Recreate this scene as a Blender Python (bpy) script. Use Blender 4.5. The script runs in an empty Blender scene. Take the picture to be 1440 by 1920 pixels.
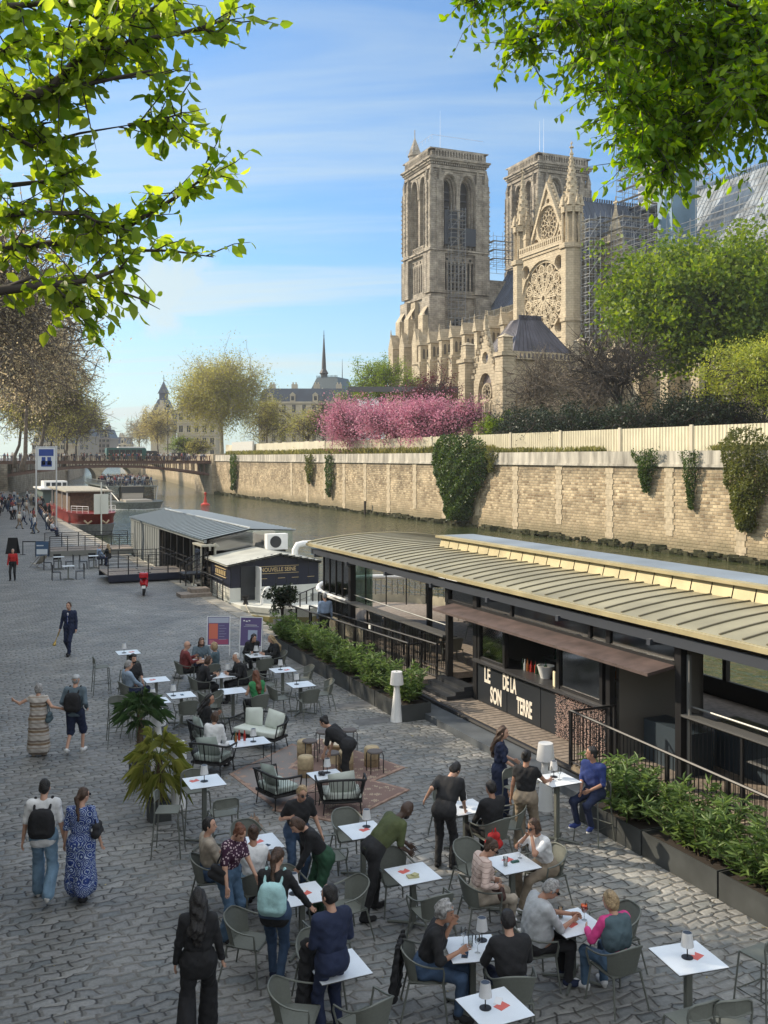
import bpy, bmesh, math, random
import numpy as np
from mathutils import Vector, Matrix, Euler
R = math.radians
random.seed(7); RNG = np.random.default_rng(7)
S = bpy.context.scene; COL = S.collection
# ---------------------------------------------------------------- camera, sky, sun, exposure
CAMZ = 6.65; F = 1840.0; HOR = 858.0
cd = bpy.data.cameras.new('camera'); cam = bpy.data.objects.new('camera', cd); COL.objects.link(cam)
cam.location = (0, 0, CAMZ); cam.rotation_euler = (R(90), 0, 0)
cd.sensor_fit = 'VERTICAL'; cd.sensor_height = 36; cd.lens = 36 * F / 1920; cd.shift_y = -(960 - HOR) / 1920
cd.clip_start = .1; cd.clip_end = 6000; S.camera = cam
SUN_AZ, SUN_EL = -70.0, 31.0          # azimuth clockwise from +Y
S.view_settings.view_transform = 'Standard'; S.view_settings.look = 'None'
S.view_settings.exposure = 1.0; S.view_settings.gamma = 1
w = bpy.data.worlds.new('World'); S.world = w; w.use_nodes = True
nt = w.node_tree; nt.nodes.clear(); N = nt.nodes.new; L = nt.links.new
sky = N('ShaderNodeTexSky'); sky.sky_type = 'NISHITA'; sky.sun_disc = False
sky.sun_elevation = R(SUN_EL); sky.sun_rotation = R(SUN_AZ); sky.altitude = 50; sky.air_density = 1.15; sky.dust_density = .6; sky.ozone_density = 2.2
tc = N('ShaderNodeTexCoord'); sx = N('ShaderNodeSeparateXYZ'); L(tc.outputs['Generated'], sx.inputs[0])
def mth(op, a, b=None, c=None, clamp=False, tree=None):
    n = (tree or nt).nodes.new('ShaderNodeMath'); n.operation = op; n.use_clamp = clamp
    for i, q in enumerate((a, b, c)):
        if q is None: continue
        if isinstance(q, (int, float)): n.inputs[i].default_value = q
        else: (tree or nt).links.new(q, n.inputs[i])
    return n.outputs[0]
zz = mth('MAXIMUM', sx.outputs[2], 0.0); den = mth('ADD', zz, .22)
cb = N('ShaderNodeCombineXYZ'); L(mth('DIVIDE', sx.outputs[0], den), cb.inputs[0]); L(mth('DIVIDE', sx.outputs[1], den), cb.inputs[1])
def cloud(rot, sc, scale, detail, lo, hi, seed, dist=.6):
    mp = N('ShaderNodeMapping'); L(cb.outputs[0], mp.inputs[0]); mp.inputs['Rotation'].default_value = (0, 0, R(rot)); mp.inputs['Scale'].default_value = sc; mp.inputs['Location'].default_value = (seed, seed * .7, 0)
    no = N('ShaderNodeTexNoise'); L(mp.outputs[0], no.inputs[0]); no.inputs['Scale'].default_value = scale; no.inputs['Detail'].default_value = detail; no.inputs['Distortion'].default_value = dist; no.inputs['Roughness'].default_value = .58
    mr = N('ShaderNodeMapRange'); L(no.outputs[0], mr.inputs[0]); mr.inputs[1].default_value = lo; mr.inputs[2].default_value = hi; mr.interpolation_type = 'SMOOTHSTEP'
    return mr.outputs[0]
c1 = cloud(14, (.5, 3.2, 1), 1.15, 7, .36, .70, 3.1)
c2 = cloud(14, (.35, 4.5, 1), 2.6, 6, .50, .85, 8.3)
# more cloud low and to the left
low = N('ShaderNodeMapRange'); L(sx.outputs[2], low.inputs[0]); low.inputs[1].default_value = .42; low.inputs[2].default_value = .02
lft = N('ShaderNodeMapRange'); L(sx.outputs[0], lft.inputs[0]); lft.inputs[1].default_value = .28; lft.inputs[2].default_value = -.2
cv = mth('MULTIPLY', mth('ADD', mth('MULTIPLY', c1, .75), mth('MULTIPLY', c2, .4)), mth('ADD', mth('MULTIPLY', mth('MULTIPLY', low.outputs[0], lft.outputs[0]), .95), .42), clamp=True)
# one cumulus puff low on the left
dv = N('ShaderNodeVectorMath'); dv.operation = 'DISTANCE'; dv.inputs[1].default_value = (-.225, .965, .165); 
mpp = N('ShaderNodeVectorMath'); mpp.operation = 'MULTIPLY'; L(tc.outputs['Generated'], mpp.inputs[0]); mpp.inputs[1].default_value = (1, 1, 1.5)
dv.inputs[1].default_value = (-.225, .965, .2475); L(mpp.outputs[0], dv.inputs[0])
pn = N('ShaderNodeTexNoise'); L(tc.outputs['Generated'], pn.inputs[0]); pn.inputs['Scale'].default_value = 22; pn.inputs['Detail'].default_value = 8; pn.inputs['Roughness'].default_value = .62
pd = mth('ADD', dv.outputs['Value'], mth('MULTIPLY', mth('SUBTRACT', pn.outputs[0], .5), .16))
pm = N('ShaderNodeMapRange'); L(pd, pm.inputs[0]); pm.inputs[1].default_value = .085; pm.inputs[2].default_value = .02; pm.interpolation_type = 'SMOOTHSTEP'
cv = mth('MAXIMUM', cv, mth('MULTIPLY', pm.outputs[0], .8))
# pale band near the horizon
hb = N('ShaderNodeMapRange'); L(sx.outputs[2], hb.inputs[0]); hb.inputs[1].default_value = .30; hb.inputs[2].default_value = -.02; hb.interpolation_type = 'SMOOTHSTEP'
cv = mth('MAXIMUM', cv, mth('MULTIPLY', mth('MULTIPLY', hb.outputs[0], hb.outputs[0]), .55))
tint = N('ShaderNodeMix'); tint.data_type = 'RGBA'; tint.blend_type = 'MULTIPLY'; tint.inputs[0].default_value = 1; L(sky.outputs[0], tint.inputs[6]); tint.inputs[7].default_value = (.43, .64, .82, 1)
mx = N('ShaderNodeMix'); mx.data_type = 'RGBA'; L(cv, mx.inputs[0]); L(tint.outputs[2], mx.inputs[6]); mx.inputs[7].default_value = (3.1, 3.55, 3.5, 1)
# unseen bright clouds added overhead and behind the camera to lift the shade
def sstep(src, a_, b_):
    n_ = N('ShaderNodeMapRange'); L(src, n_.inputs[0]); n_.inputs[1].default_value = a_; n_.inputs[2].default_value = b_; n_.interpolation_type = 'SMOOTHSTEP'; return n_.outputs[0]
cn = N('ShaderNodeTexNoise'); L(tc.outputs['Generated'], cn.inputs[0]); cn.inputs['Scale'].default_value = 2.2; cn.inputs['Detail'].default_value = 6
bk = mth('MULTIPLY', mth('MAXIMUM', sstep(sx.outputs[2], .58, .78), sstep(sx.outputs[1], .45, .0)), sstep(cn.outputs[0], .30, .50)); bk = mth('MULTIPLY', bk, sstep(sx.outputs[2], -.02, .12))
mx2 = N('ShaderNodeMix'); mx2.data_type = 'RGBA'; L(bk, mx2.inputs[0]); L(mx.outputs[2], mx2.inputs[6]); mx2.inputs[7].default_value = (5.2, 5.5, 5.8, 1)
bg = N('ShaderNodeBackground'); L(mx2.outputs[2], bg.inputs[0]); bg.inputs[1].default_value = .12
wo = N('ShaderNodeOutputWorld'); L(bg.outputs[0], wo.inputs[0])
sd = bpy.data.lights.new('sun', 'SUN'); sun = bpy.data.objects.new('sun', sd); COL.objects.link(sun)
sd.energy = 3.1; sd.angle = R(.53); sd.color = (1, .86, .66)
a = R(SUN_AZ); e = R(SUN_EL); sdir = Vector((math.sin(a) * math.cos(e), math.cos(a) * math.cos(e), math.sin(e)))
sun.rotation_euler = sdir.to_track_quat('Z', 'Y').to_euler(); sun.location = (-40, 20, 60)
S.cycles.max_bounces = 6; S.cycles.transparent_max_bounces = 12; S.cycles.caustics_reflective = False; S.cycles.caustics_refractive = False

# ---------------------------------------------------------------- frames
RA = 24.5; cR, sR = math.cos(R(RA)), math.sin(R(RA))
def P(u, v, z=0.0):                      # a spot of the photograph at height z -> world
    k = (CAMZ - z) / (v - HOR); return Vector(((u - 720) * k, F * k, z))
def Q(u, v, Y): return Vector(((u - 720) * Y / F, Y, CAMZ + (HOR - v) * Y / F))
def W(n, s, z=0.0): return Vector((cR * n - sR * s, sR * n + cR * s, z))     # river frame: n across, s along
FAR, NEAR, LEFT, RIGHT = R(RA), R(RA + 180), R(RA + 90), R(RA - 90)

# ---------------------------------------------------------------- mesh building
class MB:
    def __init__(s): s.v = []; s.f = []; s.mi = []
    def add(s, v, f, mi=0):
        b = len(s.v); s.v += [tuple(q) for q in v]; s.f += [tuple(b + i for i in q) for q in f]; s.mi += [mi] * len(f); return s
    def box(s, x0, x1, y0, y1, z0, z1, mi=0):
        v = [(x, y, z) for z in (z0, z1) for y in (y0, y1) for x in (x0, x1)]
        return s.add(v, [(0, 2, 3, 1), (4, 5, 7, 6), (0, 1, 5, 4), (2, 6, 7, 3), (0, 4, 6, 2), (1, 3, 7, 5)], mi)
    def cbox(s, c, d, rz=0, mi=0, rx=0):
        m = Matrix.Translation(c) @ Matrix.Rotation(rz, 4, 'Z') @ Matrix.Rotation(rx, 4, 'X')
        v = [m @ Vector((x * d[0] / 2, y * d[1] / 2, z * d[2] / 2)) for z in (-1, 1) for y in (-1, 1) for x in (-1, 1)]
        return s.add(v, [(0, 2, 3, 1), (4, 5, 7, 6), (0, 1, 5, 4), (2, 6, 7, 3), (0, 4, 6, 2), (1, 3, 7, 5)], mi)
    def tube(s, pts, r, n=6, mi=0, cap=True, closed=False):
        pts = [Vector(p) for p in pts]; m = len(pts); rr = r if isinstance(r, (list, tuple)) else [r] * m
        v = []; prev = None
        for i, p in enumerate(pts):
            if closed: t = pts[(i + 1) % m] - pts[i - 1]
            else: t = pts[min(i + 1, m - 1)] - pts[max(i - 1, 0)]
            if t.length < 1e-9: t = Vector((0, 0, 1))
            t.normalize()
            if prev is None:
                a = Vector((0, 0, 1)) if abs(t.z) < .9 else Vector((1, 0, 0)); x = t.cross(a).normalized()
            else: x = (prev - t * prev.dot(t)).normalized()
            prev = x; y = t.cross(x)
            for k in range(n):
                g = 2 * math.pi * k / n; v.append(p + (x * math.cos(g) + y * math.sin(g)) * rr[i])
        f = []
        for i in range(m if closed else m - 1):
            j = (i + 1) % m
            for k in range(n): f.append((i * n + k, i * n + (k + 1) % n, j * n + (k + 1) % n, j * n + k))
        if cap and not closed: f += [tuple(range(n))[::-1], tuple((m - 1) * n + k for k in range(n))]
        return s.add(v, f, mi)
    def lathe(s, c, prof, n=16, mi=0, cap=True):
        v = []; f = []
        for (r, z) in prof:
            for k in range(n):
                g = 2 * math.pi * k / n; v.append((c[0] + r * math.cos(g), c[1] + r * math.sin(g), c[2] + z))
        for i in range(len(prof) - 1):
            for k in range(n): f.append((i * n + k, i * n + (k + 1) % n, (i + 1) * n + (k + 1) % n, (i + 1) * n + k))
        if cap: f += [tuple(range(n))[::-1], tuple((len(prof) - 1) * n + k for k in range(n))]
        return s.add(v, f, mi)
    def prism(s, poly, z0, z1, mi=0):
        n = len(poly); v = [(p[0], p[1], z0) for p in poly] + [(p[0], p[1], z1) for p in poly]
        return s.add(v, [tuple(range(n))[::-1], tuple(range(n, 2 * n))] + [(i, (i + 1) % n, n + (i + 1) % n, n + i) for i in range(n)], mi)
    def grid(s, fn, nu, nv, mi=0, thick=0):
        v = [fn(i / (nu - 1), j / (nv - 1)) for j in range(nv) for i in range(nu)]
        return s.add(v, [(j * nu + i, j * nu + i + 1, (j + 1) * nu + i + 1, (j + 1) * nu + i) for j in range(nv - 1) for i in range(nu - 1)], mi)
    def pyr(s, c, d, h, mi=0):          # pyramid: base centre, base size, height
        x, y, z = c; a, b = d[0] / 2, d[1] / 2
        return s.add([(x - a, y - b, z), (x + a, y - b, z), (x + a, y + b, z), (x - a, y + b, z), (x, y, z + h)], [(0, 1, 4), (1, 2, 4), (2, 3, 4), (3, 0, 4), (3, 2, 1, 0)], mi)
    def plate(s, fn, outline, holes, d, mi=0):     # flat shape with holes, thickness d, mapped by fn(a, b, depth)
        cu = bpy.data.curves.new('c', 'CURVE'); cu.dimensions = '2D'; cu.fill_mode = 'BOTH'; cu.extrude = d / 2
        for pl in [outline] + list(holes):
            sp = cu.splines.new('POLY'); sp.points.add(len(pl) - 1); sp.use_cyclic_u = True
            for i, q in enumerate(pl): sp.points[i].co = (q[0], q[1], 0, 1)
        ob = bpy.data.objects.new('c', cu); me = bpy.data.meshes.new_from_object(ob)
        s.add([fn(*v.co) for v in me.vertices], [tuple(p.vertices) for p in me.polygons], mi)
        bpy.data.objects.remove(ob); bpy.data.curves.remove(cu); bpy.data.meshes.remove(me); return s
    def xf(s, m, start=0):
        for i in range(start, len(s.v)): s.v[i] = tuple(m @ Vector(s.v[i]))
        return s
    def mesh(s, name, mats, smooth=None, fix=True):
        me = bpy.data.meshes.new(name); me.from_pydata(s.v, [], s.f)
        for m in (mats if isinstance(mats, (list, tuple)) else [mats]): me.materials.append(m)
        if any(s.mi): me.polygons.foreach_set('material_index', s.mi)
        if fix:
            b = bmesh.new(); b.from_mesh(me); bmesh.ops.recalc_face_normals(b, faces=b.faces); b.to_mesh(me); b.free()
        if smooth is not None:
            me.polygons.foreach_set('use_smooth', [True] * len(me.polygons)); 
            if smooth < 170: me.set_sharp_from_angle(angle=R(smooth))
        me.update(); return me
def obj(name, mb, mats, parent=None, smooth=None, loc=None, rz=None, fix=True):
    me = mb if isinstance(mb, bpy.types.Mesh) else mb.mesh(name, mats, smooth, fix)
    o = bpy.data.objects.new(name, me); COL.objects.link(o)
    if parent: o.parent = parent
    if loc is not None: o.location = loc
    if rz is not None: o.rotation_euler.z = rz
    return o
def tag(o, label, cat, group=None, kind=None):
    o['label'] = label; o['category'] = cat
    if group: o['group'] = group
    if kind: o['kind'] = kind
    return o
def thing(name, label, cat, loc=(0, 0, 0), rz=0, group=None):
    o = bpy.data.objects.new(name, None); COL.objects.link(o); o.location = loc; o.rotation_euler.z = rz; o.empty_display_size = .2
    return tag(o, label, cat, group)
KIDS = {}
def dup(root, loc, rz, label=None, scale=None, group=None):
    def cp(o, par):
        c = o.copy(); COL.objects.link(c)
        if par: c.parent = par
        for ch in o.children: cp(ch, c)
        return c
    r = cp(root, None); r.location = loc; r.rotation_euler = (0, 0, rz)
    if scale: r.scale = (scale,) * 3
    if label: r['label'] = label
    if group: r['group'] = group
    return r
USED = set()
def place(proto, loc, rz, label, scale=None, group=None):      # first use moves the prototype itself
    if proto.name not in USED:
        USED.add(proto.name); proto.location = loc; proto.rotation_euler = (0, 0, rz); proto['label'] = label
        if scale: proto.scale = (scale,) * 3
        if group: proto['group'] = group
        return proto
    return dup(proto, loc, rz, label, scale, group)
def struct(name, mb, mats, smooth=None, **k):
    o = obj(name, mb, mats, None, smooth, **k); o['kind'] = 'structure'; return o

# ---------------------------------------------------------------- materials
MC = {}
def M(name, col, rough=.6, metal=0, var=0, scale=4, bump=0, bscale=40, spec=.5, trans=0, obcol=False, tint=None, streak=False):
    if name in MC: return MC[name]
    m = bpy.data.materials.new(name); m.use_nodes = True; t = m.node_tree; b = t.nodes['Principled BSDF']; MC[name] = m
    b.inputs['Roughness'].default_value = rough; b.inputs['Metallic'].default_value = metal; b.inputs['Specular IOR Level'].default_value = spec
    c4 = (*col, 1); b.inputs['Base Color'].default_value = c4; m.diffuse_color = c4
    nd = t.nodes.new; lk = t.links.new
    co = nd('ShaderNodeTexCoord').outputs['Object']
    if obcol:
        oi = nd('ShaderNodeObjectInfo'); lk(oi.outputs['Color'], b.inputs['Base Color'])
    elif var:
        no = nd('ShaderNodeTexNoise'); no.inputs['Scale'].default_value = scale; no.inputs['Detail'].default_value = 5
        if streak:
            mp = nd('ShaderNodeMapping'); mp.inputs['Scale'].default_value = (1, 1, .18); lk(co, mp.inputs[0]); lk(mp.outputs[0], no.inputs[0])
        else: lk(co, no.inputs[0])
        rp = nd('ShaderNodeValToRGB'); lk(no.outputs[0], rp.inputs[0]); tn = tint or col
        rp.color_ramp.elements[0].position = .3; rp.color_ramp.elements[1].position = .72
        rp.color_ramp.elements[0].color = (*[x * (1 - var) for x in tn], 1); rp.color_ramp.elements[1].color = (*[min(1, x * (1 + var)) for x in col], 1)
        lk(rp.outputs[0], b.inputs['Base Color'])
    if bump:
        n2 = nd('ShaderNodeTexNoise'); n2.inputs['Scale'].default_value = bscale; n2.inputs['Detail'].default_value = 4; lk(co, n2.inputs[0])
        bp = nd('ShaderNodeBump'); bp.inputs['Strength'].default_value = 1; bp.inputs['Distance'].default_value = bump; lk(n2.outputs[0], bp.inputs['Height']); lk(bp.outputs[0], b.inputs['Normal'])
    if trans:
        tr = nd('ShaderNodeBsdfTranslucent'); ms = nd('ShaderNodeMixShader'); ms.inputs[0].default_value = trans
        src = b.inputs['Base Color'].links[0].from_socket if b.inputs['Base Color'].links else None
        if src: lk(src, tr.inputs[0])
        else: tr.inputs[0].default_value = c4
        lk(b.outputs[0], ms.inputs[1]); lk(tr.outputs[0], ms.inputs[2]); lk(ms.outputs[0], t.nodes['Material Output'].inputs[0])
    return m
def leafmat(name, c1, c2, trans=.45, yel=None):
    if name in MC: return MC[name]
    m = bpy.data.materials.new(name); m.use_nodes = True; t = m.node_tree; MC[name] = m; t.nodes.clear(); nd = t.nodes.new; lk = t.links.new
    g = nd('ShaderNodeNewGeometry'); rp = nd('ShaderNodeValToRGB'); lk(g.outputs['Random Per Island'], rp.inputs[0])
    rp.color_ramp.elements[0].color = (*c1, 1); rp.color_ramp.elements[1].color = (*c2, 1)
    co = nd('ShaderNodeTexCoord'); no = nd('ShaderNodeTexNoise'); no.inputs['Scale'].default_value = .6; no.inputs['Detail'].default_value = 3; lk(co.outputs['Object'], no.inputs[0])
    mr = nd('ShaderNodeMapRange'); mr.inputs[1].default_value = .3; mr.inputs[2].default_value = .7; mr.inputs[3].default_value = .75; mr.inputs[4].default_value = 1.25; lk(no.outputs[0], mr.inputs[0])
    hs = nd('ShaderNodeHueSaturation'); lk(rp.outputs[0], hs.inputs['Color']); lk(mr.outputs[0], hs.inputs['Value'])
    d = nd('ShaderNodeBsdfPrincipled'); d.inputs['Roughness'].default_value = .45; d.inputs['Specular IOR Level'].default_value = .35; lk(hs.outputs[0], d.inputs['Base Color'])
    tr = nd('ShaderNodeBsdfTranslucent'); h2 = nd('ShaderNodeHueSaturation'); h2.inputs['Value'].default_value = 1.9; h2.inputs['Saturation'].default_value = 1.1; h2.inputs['Hue'].default_value = .488; lk(hs.outputs[0], h2.inputs['Color']); lk(h2.outputs[0], tr.inputs[0])
    ms = nd('ShaderNodeMixShader'); ms.inputs[0].default_value = trans; lk(d.outputs[0], ms.inputs[1]); lk(tr.outputs[0], ms.inputs[2])
    o = nd('ShaderNodeOutputMaterial'); lk(ms.outputs[0], o.inputs[0]); return m
def glassmat(name, col, mixt=.6, rough=.03):
    if name in MC: return MC[name]
    m = bpy.data.materials.new(name); m.use_nodes = True; t = m.node_tree; MC[name] = m; t.nodes.clear(); nd = t.nodes.new; lk = t.links.new
    g = nd('ShaderNodeBsdfGlossy'); g.inputs['Roughness'].default_value = rough; tr = nd('ShaderNodeBsdfTransparent'); tr.inputs[0].default_value = (*col, 1)
    fr = nd('ShaderNodeFresnel'); fr.inputs[0].default_value = 1.5; ad = nd('ShaderNodeMath'); ad.operation = 'ADD'; ad.inputs[1].default_value = 1 - mixt; ad.use_clamp = True; lk(fr.outputs[0], ad.inputs[0])
    ms = nd('ShaderNodeMixShader'); lk(ad.outputs[0], ms.inputs[0]); lk(tr.outputs[0], ms.inputs[1]); lk(g.outputs[0], ms.inputs[2])
    o = nd('ShaderNodeOutputMaterial'); lk(ms.outputs[0], o.inputs[0]); return m
def brickmat(name, c1, c2, mortar, bw, bh, msize=.01, rot=None, var=.35, warp=0, bump=.02, rough=.85, wz=True, offs=.5, dirt=None, plane='xz'):
    """coursed stone / setts; plane picks which object axes run along and up the courses"""
    m = bpy.data.materials.new(name); m.use_nodes = True; t = m.node_tree; b = t.nodes['Principled BSDF']; nd = t.nodes.new; lk = t.links.new; MC[name] = m
    b.inputs['Roughness'].default_value = rough; b.inputs['Specular IOR Level'].default_value = .3
    co = nd('ShaderNodeTexCoord').outputs['Object']
    sp = nd('ShaderNodeSeparateXYZ'); lk(co, sp.inputs[0]); cbn = nd('ShaderNodeCombineXYZ')
    if plane == 'xz':       # any upright face: run along x+y
        ad = nd('ShaderNodeMath'); ad.operation = 'ADD'; lk(sp.outputs[0], ad.inputs[0]); lk(sp.outputs[1], ad.inputs[1]); lk(ad.outputs[0], cbn.inputs[0]); lk(sp.outputs[2], cbn.inputs[1])
    else: lk(sp.outputs[0], cbn.inputs[0]); lk(sp.outputs[1], cbn.inputs[1])
    vec = cbn.outputs[0]
    if warp:
        wn = nd('ShaderNodeTexNoise'); wn.inputs['Scale'].default_value = 2.2 if plane == 'xy' else .8; wn.inputs['Detail'].default_value = 4; wn.inputs['Roughness'].default_value = .65; lk(co, wn.inputs[0])
        sb = nd('ShaderNodeVectorMath'); sb.operation = 'SUBTRACT'; lk(wn.outputs['Color'], sb.inputs[0]); sb.inputs[1].default_value = (.5, .5, .5)
        sc = nd('ShaderNodeVectorMath'); sc.operation = 'SCALE'; lk(sb.outputs[0], sc.inputs[0]); sc.inputs['Scale'].default_value = warp
        a2 = nd('ShaderNodeVectorMath'); a2.operation = 'ADD'; lk(vec, a2.inputs[0]); lk(sc.outputs[0], a2.inputs[1]); vec = a2.outputs[0]
    br = nd('ShaderNodeTexBrick'); lk(vec, br.inputs[0]); br.inputs['Color1'].default_value = (*c1, 1); br.inputs['Color2'].default_value = (*c2, 1); br.inputs['Mortar'].default_value = (*mortar, 1)
    br.inputs['Scale'].default_value = 1; br.inputs['Brick Width'].default_value = bw; br.inputs['Row Height'].default_value = bh; br.inputs['Mortar Size'].default_value = msize; br.inputs['Mortar Smooth'].default_value = .6; br.offset = offs
    no = nd('ShaderNodeTexNoise'); no.inputs['Scale'].default_value = .5 if plane == 'xz' else .35; no.inputs['Detail'].default_value = 7; no.inputs['Roughness'].default_value = .65; lk(co, no.inputs[0])
    mr = nd('ShaderNodeMapRange'); mr.inputs[1].default_value = .3; mr.inputs[2].default_value = .7; mr.inputs[3].default_value = 1 - var; mr.inputs[4].default_value = 1 + var * .6; lk(no.outputs[0], mr.inputs[0])
    ml = nd('ShaderNodeMix'); ml.data_type = 'RGBA'; ml.blend_type = 'MULTIPLY'; ml.inputs[0].default_value = 1; lk(br.outputs[0], ml.inputs[6])
    cg = nd('ShaderNodeCombineColor'); [lk(mr.outputs[0], cg.inputs[i]) for i in range(3)]; lk(cg.outputs[0], ml.inputs[7])
    outc = ml.outputs[2]
    if dirt:                # (z0, z1, colour): a stain that starts at a height, broken up by noise
        for (z0, z1, dc, amt) in dirt:
            ns = nd('ShaderNodeTexNoise'); ns.inputs['Scale'].default_value = .9; ns.inputs['Detail'].default_value = 6; mp = nd('ShaderNodeMapping'); mp.inputs['Scale'].default_value = (1, 1, .3); lk(co, mp.inputs[0]); lk(mp.outputs[0], ns.inputs[0])
            ds = nd('ShaderNodeMath'); ds.operation = 'MULTIPLY_ADD'; lk(ns.outputs[0], ds.inputs[0]); ds.inputs[1].default_value = (z1 - z0) * 2.2; lk(sp.outputs[2], ds.inputs[2])
            d2 = nd('ShaderNodeMapRange'); lk(ds.outputs[0], d2.inputs[0]); d2.inputs[1].default_value = z0 + (z1 - z0) * 1.1; d2.inputs[2].default_value = z1 + (z1 - z0) * 1.1; d2.inputs[3].default_value = 0; d2.inputs[4].default_value = amt
            mm = nd('ShaderNodeMix'); mm.data_type = 'RGBA'; lk(d2.outputs[0], mm.inputs[0]); lk(outc, mm.inputs[6]); mm.inputs[7].default_value = (*dc, 1); outc = mm.outputs[2]
    lk(outc, b.inputs['Base Color'])
    fn = nd('ShaderNodeTexNoise'); fn.inputs['Scale'].default_value = 14 if plane == 'xy' else 3; fn.inputs['Detail'].default_value = 5; lk(co, fn.inputs[0])
    h = nd('ShaderNodeMath'); h.operation = 'MULTIPLY_ADD'; lk(fn.outputs[0], h.inputs[0]); h.inputs[1].default_value = .5
    inv = nd('ShaderNodeMath'); inv.operation = 'SUBTRACT'; inv.inputs[0].default_value = 1; lk(br.outputs['Fac'], inv.inputs[1]); lk(inv.outputs[0], h.inputs[2])
    bp = nd('ShaderNodeBump'); bp.inputs['Strength'].default_value = 1; bp.inputs['Distance'].default_value = bump; lk(h.outputs[0], bp.inputs['Height']); lk(bp.outputs[0], b.inputs['Normal'])
    return m
BLACK = M('black_metal', (.018, .018, .02), .45, .3)
GREYM = M('sage_metal', (.17, .18, .155), .5, .2)
WHITE = M('white_paint', (.78, .78, .76), .5, var=.06, scale=3)
WTOP = M('marble_top', (.72, .76, .80), .3, var=.08, scale=3)
STONE = brickmat('pale_limestone', (.53, .45, .32), (.43, .36, .255), (.34, .27, .18), 1.1, .45, .025, var=.32, bump=.05)
STONEG = brickmat('weathered_limestone', (.42, .37, .295), (.33, .29, .235), (.19, .17, .14), 1.1, .45, .035, var=.55, bump=.06)
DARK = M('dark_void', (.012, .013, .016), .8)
WOOD = M('deck_wood', (.24, .20, .165), .75, var=.3, scale=8)

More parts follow.
